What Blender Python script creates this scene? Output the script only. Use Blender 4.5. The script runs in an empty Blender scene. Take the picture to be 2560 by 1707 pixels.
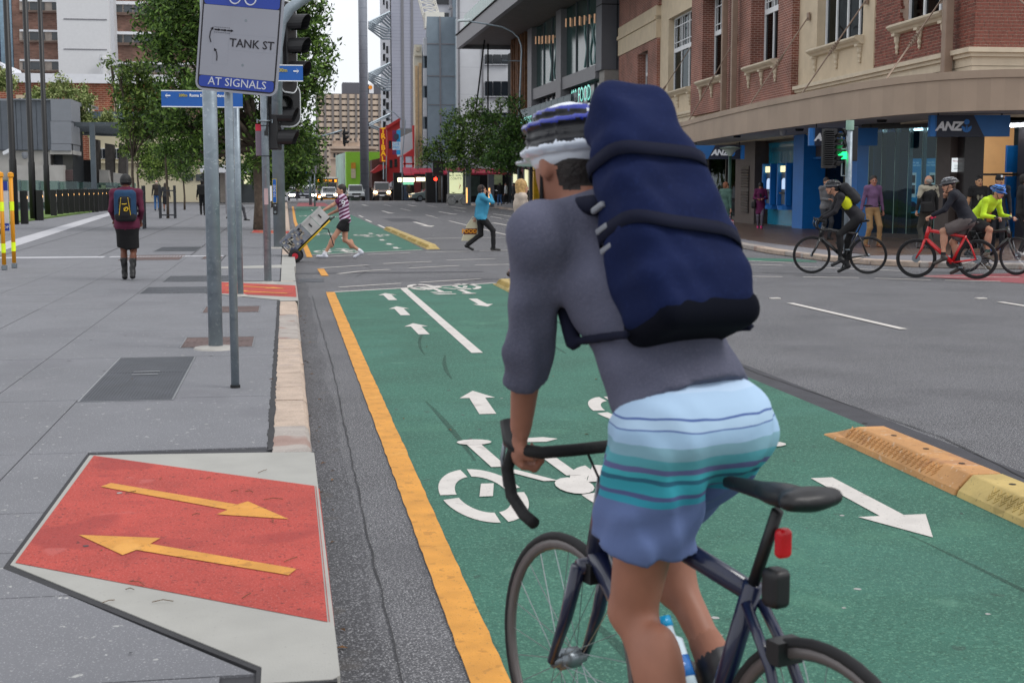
import bpy, bmesh, math, random
import numpy as np
from mathutils import Vector, Matrix, Euler
rnd = random.Random(7)
sc = bpy.context.scene
COL = sc.collection
# ------------------------------------------------------------ camera, sky, sun, exposure
F, H, HOR, K = 3400., 1.6, 463., 2560/2352
PITCH = math.atan((853.5-HOR)/F); YAW = math.atan(566/(F/math.cos(PITCH)))
sp, cp, sy, cy = math.sin(PITCH), math.cos(PITCH), math.sin(YAW), math.cos(YAW)
cd = bpy.data.cameras.new('camera'); cam = bpy.data.objects.new('camera', cd); COL.objects.link(cam)
cam.location = (0, 0, H); cam.rotation_euler = (math.pi/2-PITCH, 0, -YAW)
cd.sensor_width = 36; cd.lens = F/2560*36; cd.clip_start = .05; cd.clip_end = 6000
cd.dof.use_dof = True; cd.dof.focus_distance = 12.; cd.dof.aperture_fstop = 8.
sc.camera = cam
w = bpy.data.worlds.new('World'); sc.world = w; w.use_nodes = True
nt = w.node_tree; bg = nt.nodes['Background']
sk = nt.nodes.new('ShaderNodeTexSky'); sk.sky_type = 'NISHITA'; sk.sun_disc = False
sk.sun_elevation = math.radians(50); sk.sun_rotation = math.radians(-60)
hs = nt.nodes.new('ShaderNodeHueSaturation'); hs.inputs['Saturation'].default_value = .25
nt.links.new(sk.outputs[0], hs.inputs['Color'])
tc = nt.nodes.new('ShaderNodeTexCoord'); mp = nt.nodes.new('ShaderNodeMapping'); mp.inputs['Scale'].default_value = (1, 1, 2.5)
cn = nt.nodes.new('ShaderNodeTexNoise'); cn.inputs['Scale'].default_value = 2.2; cn.inputs['Detail'].default_value = 5
nt.links.new(tc.outputs['Generated'], mp.inputs[0]); nt.links.new(mp.outputs[0], cn.inputs['Vector'])
cr = nt.nodes.new('ShaderNodeValToRGB'); cr.color_ramp.elements[0].position = .3; cr.color_ramp.elements[1].position = .75
cr.color_ramp.elements[0].color = (6.3, 6.6, 7.1, 1); cr.color_ramp.elements[1].color = (8.2, 8.2, 8.25, 1)
nt.links.new(cn.outputs[0], cr.inputs[0])
mx = nt.nodes.new('ShaderNodeMixRGB'); mx.inputs[0].default_value = .86
nt.links.new(hs.outputs[0], mx.inputs[1]); nt.links.new(cr.outputs[0], mx.inputs[2]); nt.links.new(mx.outputs[0], bg.inputs[0])
bg.inputs[1].default_value = .105
sl = bpy.data.lights.new('sun', 'SUN'); sl.energy = 1.1; sl.angle = math.radians(22); sl.color = (1, .97, .93)
so = bpy.data.objects.new('sun', sl); COL.objects.link(so); so.rotation_euler = (math.radians(40), 0, math.radians(60)); so.location = (0, 0, 60)
vs = sc.view_settings; vs.view_transform = 'Standard'; vs.look = 'None'; vs.exposure = .5; vs.gamma = 1; vs.use_curve_mapping = False
sc.cycles.use_denoising = True; sc.cycles.max_bounces = 6; sc.cycles.transparent_max_bounces = 12

# ------------------------------------------------------------ picture <-> place
def ray(u, v):
    x = u-1280; yy = 853.5-v
    X, Y, Z = x, cp*F+sp*yy, cp*yy-sp*F
    return (X*cy+Y*sy, -X*sy+Y*cy, Z)
def P(u, v, z=0.):            # photograph pixel -> point at height z
    r = ray(u, v); t = (z-H)/r[2]; return Vector((r[0]*t, r[1]*t, z))
def A(u, v, Y):               # ... -> point at street distance Y
    r = ray(u, v); t = Y/r[1]; return Vector((r[0]*t, Y, H+r[2]*t))
def PV(u, v, z=0.): return P(u*K, v*K, z)
def AV(u, v, Y): return A(u*K, v*K, Y)
def xat(u, Y): return A(u, 463, Y).x
def zat(v, Y, u=1280): return A(u, v, Y).z

# ------------------------------------------------------------ materials
def lin(h):
    if isinstance(h, str):
        h = h.lstrip('#'); c = [int(h[i:i+2], 16)/255 for i in (0, 2, 4)]
        return tuple((x/12.92 if x <= .04045 else ((x+.055)/1.055)**2.4) for x in c)
    return tuple(h)
MC = {}
def mat(name, c, rough=.6, metal=0, var=.12, ns=3., bump=0., bs=60., speck=None, emit=None, alpha=None, trans=0, c2=None, island=0., coat=0., dirt=0., spec=.5, stripes=None):
    if name in MC: return MC[name]
    m = bpy.data.materials.new(name); m.use_nodes = True; n = m.node_tree; N = n.nodes; LK = n.links
    b = N['Principled BSDF']; col = lin(c)
    b.inputs['Roughness'].default_value = rough; b.inputs['Metallic'].default_value = metal
    b.inputs['Specular IOR Level'].default_value = spec
    if coat: b.inputs['Coat Weight'].default_value = coat; b.inputs['Coat Roughness'].default_value = .08
    if trans: b.inputs['Transmission Weight'].default_value = trans
    tcn = N.new('ShaderNodeTexCoord')
    def noise(scale, det=3, rg=.55):
        t = N.new('ShaderNodeTexNoise'); t.inputs['Scale'].default_value = scale; t.inputs['Detail'].default_value = det; t.inputs['Roughness'].default_value = rg
        LK.new(tcn.outputs['Object'], t.inputs['Vector']); return t.outputs[0]
    def ramp(src, p0, p1, c0, c1):
        r = N.new('ShaderNodeValToRGB'); r.color_ramp.elements[0].position = p0; r.color_ramp.elements[1].position = p1
        r.color_ramp.elements[0].color = tuple(c0)+(1,); r.color_ramp.elements[1].color = tuple(c1)+(1,); LK.new(src, r.inputs[0]); return r.outputs[0]
    def mixc(f, a, bb, mode='MIX'):
        x = N.new('ShaderNodeMixRGB'); x.blend_type = mode
        for s, i in ((f, 0), (a, 1), (bb, 2)):
            if isinstance(s, (int, float)): x.inputs[i].default_value = s
            elif isinstance(s, tuple): x.inputs[i].default_value = s+(1,)
            else: LK.new(s, x.inputs[i])
        return x.outputs[0]
    lo = tuple(max(0, x*(1-var)) for x in col); hi = tuple(min(1, x*(1+var)) for x in col)
    if c2: hi = lin(c2)
    out = ramp(noise(ns), .35, .65, lo, hi)
    if island:
        g = N.new('ShaderNodeNewGeometry'); f = ramp(g.outputs['Random Per Island'], 0, 1, (1-island,)*3, (1+island,)*3)
        out = mixc(1., out, f, 'MULTIPLY')
    for s in (speck or []):    # (scale, threshold, colour, amount)
        f = ramp(noise(s[0], 2, .5), s[1], s[1]+.04, (0, 0, 0), (s[3],)*3); out = mixc(f, out, lin(s[2]))
    if dirt:
        f = ramp(noise(.9, 6, .7), .48, .75, (0, 0, 0), (dirt,)*3); out = mixc(f, out, tuple(x*.45 for x in col))
    if stripes:                # (axis, scale, colour, width) fine seams
        sx = N.new('ShaderNodeSeparateXYZ'); LK.new(tcn.outputs['Object'], sx.inputs[0])
        a = N.new('ShaderNodeMath'); a.operation = 'MULTIPLY'; LK.new(sx.outputs[stripes[0]], a.inputs[0]); a.inputs[1].default_value = stripes[1]
        q = N.new('ShaderNodeMath'); q.operation = 'FRACT'; LK.new(a.outputs[0], q.inputs[0])
        l = N.new('ShaderNodeMath'); l.operation = 'LESS_THAN'; LK.new(q.outputs[0], l.inputs[0]); l.inputs[1].default_value = stripes[3]
        out = mixc(l.outputs[0], out, lin(stripes[2]))
    LK.new(out, b.inputs['Base Color'])
    if bump:
        bn = N.new('ShaderNodeBump'); bn.inputs['Strength'].default_value = bump; bn.inputs['Distance'].default_value = .01
        LK.new(noise(bs, 3, .6), bn.inputs['Height']); LK.new(bn.outputs[0], b.inputs['Normal'])
    if emit: b.inputs['Emission Color'].default_value = lin(emit[0])+(1,); b.inputs['Emission Strength'].default_value = emit[1]
    if alpha is not None: b.inputs['Alpha'].default_value = alpha
    MC[name] = m; return m

# ------------------------------------------------------------ meshes
class MB:
    def __init__(s): s.v = []; s.f = []; s.m = []
    def add(s, vs, fs, mi=0):
        o = len(s.v); s.v += [tuple(p) for p in vs]; s.f += [tuple(i+o for i in f) for f in fs]; s.m += [mi]*len(fs); return s
    def box(s, x0, x1, y0, y1, z0, z1, mi=0):
        return s.add([(x0,y0,z0),(x1,y0,z0),(x1,y1,z0),(x0,y1,z0),(x0,y0,z1),(x1,y0,z1),(x1,y1,z1),(x0,y1,z1)],
            [(0,3,2,1),(4,5,6,7),(0,1,5,4),(1,2,6,5),(2,3,7,6),(3,0,4,7)], mi)
    def obox(s, c, ax, ay, az, mi=0):   # half-axis vectors
        c, ax, ay, az = Vector(c), Vector(ax), Vector(ay), Vector(az)
        q = [c+i*ax+j*ay+k*az for k in (-1,1) for i, j in ((-1,-1),(1,-1),(1,1),(-1,1))]
        return s.add(q, [(0,3,2,1),(4,5,6,7),(0,1,5,4),(1,2,6,5),(2,3,7,6),(3,0,4,7)], mi)
    def bar(s, a, b, w, h=None, up=(0,0,1), mi=0):
        a, b = Vector(a), Vector(b); d = b-a; t = d.cross(Vector(up))
        if t.length < 1e-6: t = d.cross(Vector((1,0,0)))
        t.normalize(); n = t.cross(d).normalized()
        return s.obox((a+b)/2, d/2, t*w/2, n*(h or w)/2, mi)
    def tube(s, pts, r, seg=8, mi=0, caps=True, closed=False):
        pts = [Vector(p) for p in pts]; n = len(pts)
        rr = list(r) if isinstance(r, (list, tuple)) else [r]*n
        vs = []; fs = []; nrm = None
        for i, p in enumerate(pts):
            if closed: d = pts[(i+1)%n]-pts[i-1]
            else: d = pts[min(i+1, n-1)]-pts[max(i-1, 0)]
            d.normalize()
            if nrm is None:
                nrm = d.cross(Vector((0,0,1)) if abs(d.z) < .95 else Vector((1,0,0))).normalized()
            else:
                nrm = nrm-d*nrm.dot(d)
                if nrm.length < 1e-6: nrm = d.cross(Vector((.3,.5,.8)))
                nrm.normalize()
            bn = d.cross(nrm)
            for k in range(seg):
                a = 2*math.pi*k/seg; vs.append(p+(nrm*math.cos(a)+bn*math.sin(a))*rr[i])
        for i in range(n if closed else n-1):
            for k in range(seg):
                j = (i+1) % n
                fs.append((i*seg+k, i*seg+(k+1)%seg, j*seg+(k+1)%seg, j*seg+k))
        if caps and not closed: fs += [tuple(range(seg-1, -1, -1)), tuple((n-1)*seg+k for k in range(seg))]
        return s.add(vs, fs, mi)
    def lathe(s, prof, o=(0,0,0), seg=16, mi=0, axis=2):
        vs = []
        for r, z in prof:
            for k in range(seg):
                a = 2*math.pi*k/seg; q = (r*math.cos(a), r*math.sin(a), z)
                if axis == 1: q = (q[0], q[2], q[1])
                if axis == 0: q = (q[2], q[0], q[1])
                vs.append((q[0]+o[0], q[1]+o[1], q[2]+o[2]))
        fs = [(i*seg+k, i*seg+(k+1)%seg, (i+1)*seg+(k+1)%seg, (i+1)*seg+k) for i in range(len(prof)-1) for k in range(seg)]
        fs += [tuple(range(seg-1,-1,-1)), tuple((len(prof)-1)*seg+k for k in range(seg))]
        return s.add(vs, fs, mi)
    def prism(s, poly, z0, z1, mi=0):     # polygon in x,y
        n = len(poly); a = sum(poly[i][0]*poly[(i+1)%n][1]-poly[(i+1)%n][0]*poly[i][1] for i in range(n))
        if a < 0: poly = poly[::-1]
        vs = [(p[0],p[1],z0) for p in poly]+[(p[0],p[1],z1) for p in poly]
        return s.add(vs, [tuple(range(n-1,-1,-1)), tuple(range(n,2*n))]+[(i,(i+1)%n,n+(i+1)%n,n+i) for i in range(n)], mi)
    def flat(s, poly, z, mi=0):
        n = len(poly); a = sum(poly[i][0]*poly[(i+1)%n][1]-poly[(i+1)%n][0]*poly[i][1] for i in range(n))
        if a < 0: poly = poly[::-1]
        return s.add([(p[0],p[1],z) for p in poly], [tuple(range(n))], mi)
    def mesh(s, name, mats, smooth=False, off=None):
        me = bpy.data.meshes.new(name); v = s.v if off is None else [(p[0]-off[0], p[1]-off[1], p[2]-off[2]) for p in s.v]
        me.from_pydata(v, [], s.f); 
        for m in (mats if isinstance(mats, (list, tuple)) else [mats]): me.materials.append(m)
        if any(s.m): me.polygons.foreach_set('material_index', s.m)
        if smooth: me.polygons.foreach_set('use_smooth', [True]*len(s.f))
        me.update(); return me
    def build(s, name, mats, parent=None, smooth=False, world=False, **kw):
        off = None
        if world and parent:
            r = parent
            while r.parent: r = r.parent
            off = r.location
        return link(name, s.mesh(name, mats, smooth, off), parent, **kw)
def link(name, me, parent=None, **kw):
    o = bpy.data.objects.new(name, me); COL.objects.link(o)
    if parent: o.parent = parent
    for k, v in kw.items(): o[k] = v
    return o
def thing(name, label, cat, loc=(0,0,0), rz=0, group=None):
    o = bpy.data.objects.new(name, None); COL.objects.link(o); o.empty_display_size = .2
    o.location = loc; o.rotation_euler = (0, 0, rz); o['label'] = label; o['category'] = cat
    if group: o['group'] = group
    return o
def struct(name, mb, m, parent=None, **kw):
    o = mb.build(name, m, parent)
    if not parent: o['kind'] = 'structure'
    for k, v in kw.items(): o[k] = v
    return o
def copy_tree(o, parent=None):
    c = o.copy(); COL.objects.link(c)
    if parent: c.parent = parent
    for ch in list(o.children): copy_tree(ch, c)
    return c
def dup(o, loc, rz, label, s=None):
    c = copy_tree(o); c.location = loc; c.rotation_euler = (0, 0, rz); c['label'] = label
    if s: c.scale = (s, s, s)
    return c
def bevel(o, w=.01, seg=2):
    m = o.modifiers.new('bevel', 'BEVEL'); m.width = w; m.segments = seg; m.limit_method = 'ANGLE'; return o
def text(name, body, size, m, parent, loc, rot, ext=.002, align='CENTER', sx=1., bold=0., sp_=1., shear=0., **kw):
    c = bpy.data.curves.new(name, 'FONT'); c.body = body; c.size = size; c.extrude = ext; c.align_x = align; c.align_y = 'CENTER'; c.offset = bold; c.space_character = sp_; c.shear = shear
    c.resolution_u = 2; t = bpy.data.objects.new('lettering_curve', c); me = bpy.data.meshes.new_from_object(t); bpy.data.objects.remove(t); bpy.data.curves.remove(c)
    me.name = name; me.materials.clear(); me.materials.append(m)
    o = link(name, me, parent, **kw); o.location = loc; o.rotation_euler = rot; o.scale = (sx, 1, 1); return o
HP = math.pi/2

# ------------------------------------------------------------ soft bodies: smooth union of tapered shapes, meshed by surface nets
def sdf_mesh(name, prims, mats, vox=.012, parent=None, fold=0., world=False, infl=0., **kw):
    """prims: dicts(t='c'|'e'|'b', a, b, r, R, m, k, sq)  c: cone a->b radii r,R; e: ellipsoid centre a radii r rot b; b: rounded box centre a half r round R rot b"""
    lo = np.full(3, 1e9); hi = -lo
    for p in prims:
        a = np.array(p['a'], float)
        if p['t'] == 'c': ext = max(p['r'], p['R'])*(1.0)*max(1, p.get('sqf', 1)); pts = [a, np.array(p['b'], float)]
        else: ext = float(np.linalg.norm(p['r'])) if p['t'] == 'b' else max(p['r']); pts = [a]
        p['lo'] = np.min(pts, 0)-ext-.05; p['hi'] = np.max(pts, 0)+ext+.05
        lo = np.minimum(lo, p['lo']); hi = np.maximum(hi, p['hi'])
    n = np.ceil((hi-lo)/vox).astype(int)+1
    fld = np.full(n, .2, np.float32); mid = np.zeros(n, np.int16); best = np.full(n, 9., np.float32)
    ax = [lo[i]+np.arange(n[i])*vox for i in range(3)]
    for p in prims:
        i0 = np.maximum(((p['lo']-lo)/vox).astype(int), 0); i1 = np.minimum(((p['hi']-lo)/vox).astype(int)+2, n)
        s = tuple(slice(i0[i], i1[i]) for i in range(3))
        X, Y, Z = np.meshgrid(ax[0][s[0]], ax[1][s[1]], ax[2][s[2]], indexing='ij')
        a = np.array(p['a'], float)
        if p['t'] == 'c':
            b = np.array(p['b'], float)
            qx, qy, qz = X-a[0], Y-a[1], Z-a[2]; d = b-a
            if 'sq' in p:
                u = np.array(p['sq'], float); u = u/np.linalg.norm(u); f = 1/p['sqf']-1
                dt = qx*u[0]+qy*u[1]+qz*u[2]
                qx, qy, qz = qx+dt*f*u[0], qy+dt*f*u[1], qz+dt*f*u[2]; d = d+u*f*np.dot(d, u)
            L = max(np.dot(d, d), 1e-9); t = np.clip((qx*d[0]+qy*d[1]+qz*d[2])/L, 0, 1)
            tr_ = (qx*d[0]+qy*d[1]+qz*d[2])/L
            D = np.sqrt((qx-t*d[0])**2+(qy-t*d[1])**2+(qz-t*d[2])**2)-(p['r']+(p['R']-p['r'])*t)
            if p.get('fl'): D = np.maximum(D, (tr_-1)*math.sqrt(L))
        else:
            M = np.array(p.get('b', Matrix.Identity(3)), float); q = np.stack([X-a[0], Y-a[1], Z-a[2]], -1)@M
            r = np.array(p['r'], float)
            if p['t'] == 'e':
                l = np.sqrt(((q/r)**2).sum(-1)); l2 = np.sqrt(((q/r**2)**2).sum(-1))+1e-9; D = l*(l-1)/l2
            else:
                R = p['R']; e = np.abs(q)-(r-R); D = np.sqrt((np.maximum(e, 0)**2).sum(-1))+np.minimum(e.max(-1), 0)-R
        if fold and p.get('fold', 0): D = D+p['fold']*fold*(np.sin(38*Z+9*np.sin(11*X+5*Y))*.5+np.sin(61*Z-23*X+7*Y)*.3+np.sin(25*X+31*Y+14*Z)*.4)
        D = (D-infl).astype(np.float32); f0 = fld[s]; k = p.get('k', .03)
        if p.get('cut'):
            mm = mid[s]; bb = best[s]; w_ = D < .003; mm[w_] = p['m']; bb[w_] = -1; fld[s] = np.maximum(f0, -D); continue
        h = np.maximum(k-np.abs(f0-D), 0)/k; fld[s] = np.minimum(f0, D)-h*h*k*.25
        bb = best[s]; Dm = D-p.get('pri', 0); w_ = Dm < bb; bb[w_] = Dm[w_]; mm = mid[s]; mm[w_] = p['m']
    ins = fld < 0
    c = np.zeros(np.array(n)-1, bool); cnt = np.zeros(c.shape, np.int8)
    for dx in (0,1):
        for dy in (0,1):
            for dz in (0,1): cnt += ins[dx:n[0]-1+dx, dy:n[1]-1+dy, dz:n[2]-1+dz]
    c = (cnt > 0) & (cnt < 8); idx = np.full(c.shape, -1, int); ci = np.argwhere(c); idx[c] = np.arange(len(ci))
    acc = np.zeros((len(ci), 3)); wt = np.zeros(len(ci))
    for axis in range(3):
        for o1 in (0,1):
            for o2 in (0,1):
                off = [0,0,0]; oth = [i for i in range(3) if i != axis]; off[oth[0]] = o1; off[oth[1]] = o2
                p0 = ci+off; p1 = p0.copy(); p1[:,axis] += 1
                f0 = fld[tuple(p0.T)]; f1 = fld[tuple(p1.T)]; x = (f0 < 0) != (f1 < 0)
                t = np.where(x, f0/np.where(x, f0-f1, 1), 0); q = p0.astype(float); q[:,axis] += t
                acc[x] += q[x]; wt[x] += 1
    V = lo+acc/wt[:,None]*vox; faces = []; fm = []
    for axis in range(3):
        a1, a2 = (axis+1)%3, (axis+2)%3
        sl0 = [slice(1,-1)]*3; sl0[axis] = slice(0,-1); sl1 = list(sl0); sl1[axis] = slice(1,None)
        A0 = ins[tuple(sl0)]; A1 = ins[tuple(sl1)]; e = np.argwhere(A0 != A1)
        base = e.copy(); 
        for i in range(3):
            if i != axis: base[:,i] += 1
        sgn = ins[tuple(base.T)]
        q = []
        for o1, o2 in ((0,0),(-1,0),(-1,-1),(0,-1)):
            z = base.copy(); z[:,a1] += o1; z[:,a2] += o2; q.append(idx[tuple(z.T)])
        q = np.stack(q, 1); q[~sgn] = q[~sgn][:, ::-1]; faces.append(q)
    Fc = np.concatenate(faces); Fc = Fc[(Fc >= 0).all(1)]
    cen = V[Fc].mean(1); ii = np.clip(np.round((cen-lo)/vox).astype(int), 0, np.array(n)-1); fm = mid[tuple(ii.T)]
    off = np.zeros(3)
    if world and parent: off = np.array(parent.location)
    V = V-off
    me = bpy.data.meshes.new(name); me.vertices.add(len(V)); me.vertices.foreach_set('co', V.astype(np.float32).ravel())
    me.loops.add(len(Fc)*4); me.loops.foreach_set('vertex_index', Fc.astype(np.int32).ravel())
    me.polygons.add(len(Fc)); me.polygons.foreach_set('loop_start', np.arange(0, len(Fc)*4, 4, dtype=np.int32))
    for m in mats: me.materials.append(m)
    me.polygons.foreach_set('material_index', fm.astype(np.int32)); me.update(calc_edges=True); me.validate()
    me.polygons.foreach_set('use_smooth', np.ones(len(me.polygons), bool))
    return link(name, me, parent, **kw)
def C(a, b, r, R=None, m=0, k=.03, **kw): return dict(t='c', a=a, b=b, r=r, R=r if R is None else R, m=m, k=k, **kw)
def EL(a, r, m=0, k=.02, b=None, **kw):
    d = dict(t='e', a=a, r=r if hasattr(r, '__len__') else (r,r,r), m=m, k=k, **kw)
    if b is not None: d['b'] = b
    return d
def BX(a, r, R, m=0, k=.02, b=None, **kw):
    d = dict(t='b', a=a, r=r, R=R, m=m, k=k, **kw)
    if b is not None: d['b'] = b
    return d
# ============================================================ ground, road, markings
M_asph = mat('asphalt', '#535357', .85, var=.16, ns=1.2, bump=.6, bs=160, speck=[(120, .57, '#b4b4b6', .8), (100, .60, '#26262a', .75), (42, .60, '#8a8a8e', .45), (36, .62, '#3a3a3f', .5), (.5, .56, '#4d4d52', .25), (2.2, .66, '#717176', .12)])
M_asph2 = mat('asphalt_gutter', '#49494d', .85, var=.18, ns=1.2, bump=.6, bs=160, speck=[(120, .58, '#a2a2a5', .75), (100, .60, '#232327', .7), (42, .60, '#77777c', .4), (3.1, .64, '#5d5752', .35)])
M_patch = mat('asphalt_smooth', '#3b3b41', .75, var=.15, ns=4, bump=.3, bs=120)
M_green = mat('green_paint', '#2f6152', .8, var=.14, ns=1.1, bump=.5, bs=150, speck=[(45, .60, '#5f937f', .4), (38, .62, '#1d4637', .45), (.6, .58, '#41776a', .25), (9, .70, '#2a3c38', .5), (100, .60, '#62937c', .65), (85, .62, '#173f31', .6), (1.3, .60, '#4d8169', .22), (2.6, .68, '#6f9c88', .2)])
M_redp = mat('red_lane_paint', '#8e4a50', .8, var=.12, ns=2, bump=.3, bs=150, speck=[(120, .6, '#a76c70', .5)])
M_white = mat('road_white', '#c9c4bf', .7, var=.06, ns=6, bump=.4, bs=160, speck=[(60, .66, '#8d8884', .6), (5, .66, '#a29a95', .5)])
M_yell = mat('road_yellow', '#cf9038', .7, var=.12, ns=5, bump=.5, bs=130, speck=[(14, .62, '#a8712b', .6), (70, .66, '#6b5238', .6), (3.3, .64, '#dba04c', .6)])
M_slab = mat('paving_slab', '#6f7075', .8, var=.05, ns=1.3, bump=.25, bs=150, speck=[(130, .62, '#b9b9bd', .5), (95, .70, '#56565c', .5), (45, .73, '#d2d2d0', .7), (.7, .6, '#66666c', .4), (7, .73, '#505055', .45), (28, .70, '#c4c4c0', .6), (1.9, .63, '#7d7d82', .3)], island=.05, dirt=.12)
M_joint = mat('paving_joint', '#3a3a3e', .9)
M_pale = mat('pale_paving', '#b5b5ba', .8, var=.07, bump=.2, speck=[(60, .62, '#94949a', .4)])
M_kerb = mat('granite_kerb', '#b3a090', .75, var=.14, ns=5, bump=.5, bs=70, speck=[(90, .6, '#d8c4b8', .5), (75, .64, '#6f5a54', .5), (6, .62, '#a3948d', .5)], island=.12, dirt=.2)
M_kerbg = mat('granite_kerb_grey', '#9c948e', .8, var=.14, ns=5, bump=.4, bs=60, speck=[(70, .6, '#c0b6ae', .5), (2, .6, '#8a5a4a', .5)])
M_rampw = mat('ramp_pale_concrete', '#a09f9a', .8, var=.06, ns=3, bump=.3, bs=140, speck=[(60, .68, '#7d7c78', .4)])
M_rampr = mat('ramp_red', '#ae4238', .85, var=.12, ns=3, bump=.5, bs=150, speck=[(70, .62, '#5c2423', .7), (110, .58, '#c26a64', .6), (1.7, .60, '#8b2f2e', .5), (28, .68, '#4a2220', .7), (4, .66, '#b9625d', .5)])
M_tar = mat('tar', '#2e2e31', .8, var=.2, bump=.4)
M_iron = mat('cover_iron', '#4c4f56', .55, metal=.5, var=.15, bump=.2)
M_brownc = mat('cover_brown', '#5c4a47', .7, var=.2, bump=.3)
M_grass = mat('lawn', '#5f7a35', .9, var=.3, ns=6, bump=.6, bs=50)

def gz(y): return 0. if y < 142 else (-(y-142)*.012 if y < 420 else -3.34)
g = MB()
ys = [-30, 142, 420, 4500]
for i in range(3):
    a, b = ys[i], ys[i+1]
    g.add([(-2500, a, gz(a)-.03), (2500, a, gz(a)-.03), (2500, b, gz(b)-.03), (-2500, b, gz(b)-.03)], [(0,1,2,3)])
struct('ground', g, mat('ground_concrete', '#77777a', .9, var=.1))
g = MB(); g.flat([(-60,-20),(90,-20),(90,30),(16,34),(16,142),(-60,142)][:], 0)
g.add([(-60,142,0),(16,142,0),(16,420,gz(420)),(-60,420,gz(420))], [(0,1,2,3)])
road = struct('road', g, M_asph)
g = MB(); gp = [(.11, -3)]+[(.31+.02*math.sin(i*1.7)+.012*math.sin(i*4.1), -3+i*.8) for i in range(34)]+[(.11, 24)]
g.flat(gp, .003); struct('gutter', g, M_asph2, road)
# darker square road patches and cracks
g = MB()
for a, b, c_, d in [(3.78, 4.05, 5.6, 16.5), (4.6, 5.9, 60, 66), (.16, 3.6, 24.9, 25.15)]:
    g.flat([(a, c_), (b, c_), (b-.03, d), (a, d)], .0025)
struct('asphalt_patch', g, M_patch, road)
g = MB(); rc = random.Random(5)
def crack(pts, w0=.018):
    L_, R_ = [], []
    for i in range(len(pts)-1):
        a, b = Vector(pts[i]), Vector(pts[i+1]); n_ = max(2, int((b-a).length/.18)); d = (b-a).normalized(); q = Vector((-d.y, d.x))
        for k in range(n_):
            p = a.lerp(b, k/n_)+q*rc.uniform(-.006, .006); ww = w0*rc.uniform(.3, .7); L_.append(p+q*ww/2); R_.append(p-q*ww/2)
    for i in range(len(L_)-1): g.add([(L_[i].x, L_[i].y, .0065), (R_[i].x, R_[i].y, .0065), (R_[i+1].x, R_[i+1].y, .0065), (L_[i+1].x, L_[i+1].y, .0065)], [(0,1,2,3)])
crack([(3.4, 21.9+1.1), (2.7, 22.2), (2.2, 21.9), (1.6, 21.6)]); crack([(1.0, 30.2), (3.2, 29.6), (5.5, 30.4), (9, 31.5)], .03)
crack([(1.2, 24.0), (1.6, 26.2), (1.5, 27.8)]); crack([(6.4, 24.2), (8.2, 24.4), (10.5, 21.2), (11.6, 19.6)], .03); crack([(.36, -1), (.34, 6), (.38, 12), (.35, 20)], .012)
crack([(8.9, 23.0), (9.4, 22.8), (10.1, 22.9)], .06); crack([(2.3, 26.4), (2.5, 27.4)]); crack([(4.0, 20), (4.03, 15), (3.95, 11), (4.1, 8), (3.9, 6)], .02)
struct('road_crack', g, M_tar, road)
# green bicycle lanes
g = MB(); g.flat([(.64, -4), (3.8, -4), (3.79, 12), (3.6, 20), (3.36, 21.98), (.69, 20.52)], .004)
g.flat([(.5, 31.7), (3.36, 33.68), (3.5, 45), (3.42, 103), (.75, 104), (.44, 70), (.46, 61)], .004)
struct('green_bicycle_lane', g, M_green, road)
g = MB(); g.flat([(.75, 104.1), (3.4, 103.1), (3.4, 125), (1.1, 125)], .004); g.flat([(10.9, 22.6), (13.6, 23.1), (16, 17), (14, 12), (11.5, 18.6), (11.9, 20.5)], .004)
struct('red_lane_surface', g, M_redp, road)
g = MB(); g.flat([(8.6, 28.4), (10.9, 26.95), (11.1, 27.5), (10.85, 28.3), (9.0, 29.6)], .004); struct('green_lane_far_corner', g, M_green, road)

def wseg(mb, p, q, w0, z=.008, rough=.0):
    p, q = Vector(p[:2]), Vector(q[:2]); d = (q-p).normalized(); n_ = Vector((-d.y, d.x))*w0/2
    mb.flat([tuple(p+n_), tuple(p-n_), tuple(q-n_), tuple(q+n_)], z)
def arrow_poly(p, q, w0, hw, hl):
    p, q = Vector(p), Vector(q); d = (q-p).normalized(); n_ = Vector((-d.y, d.x)); b = q-d*hl
    return [tuple(p+n_*w0/2), tuple(b+n_*w0/2), tuple(b+n_*hw/2), tuple(q), tuple(b-n_*hw/2), tuple(b-n_*w0/2), tuple(p-n_*w0/2)]
def arrow(p, q, w0=.11, hw=.27, hl=.4, m=M_white, name='lane_arrow', z=.008):
    g = MB(); g.flat(arrow_poly(p, q, w0, hw, hl), z); return struct(name, g, m, road)
for tip, tail in [((1.41,10.41),(1.37,9.32)), ((1.43,15.7),(1.44,14.5)), ((1.42,17.95),(1.43,16.7)), ((1.43,20.2),(1.45,18.95))]: arrow(tail, tip, .12, .27, .36)
arrow((2.87, 6.95), (2.88, 5.66), .125, .35, .42); arrow((2.58, 19.0), (2.6, 17.7), .12, .28, .4)
for y in (40.4, 37.6, 35.3, 45.8): arrow((2.76, y), (2.75, y-.95), .12, .3, .35)
for x, a, b in [(5.5, 59.4, 52.2), (9.12, 82.5, 74), (8.7, 57.6, 50.4), (9.7, 110.5, 103.4), (12.1, 101.4, 92.7), (11.4, 75.3, 66.7), (6.2, 113.4, 106.3), (5.9, 85.2, 77.4)]:
    arrow((x, a), (x, b), .17, .6, 1.6)
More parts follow.
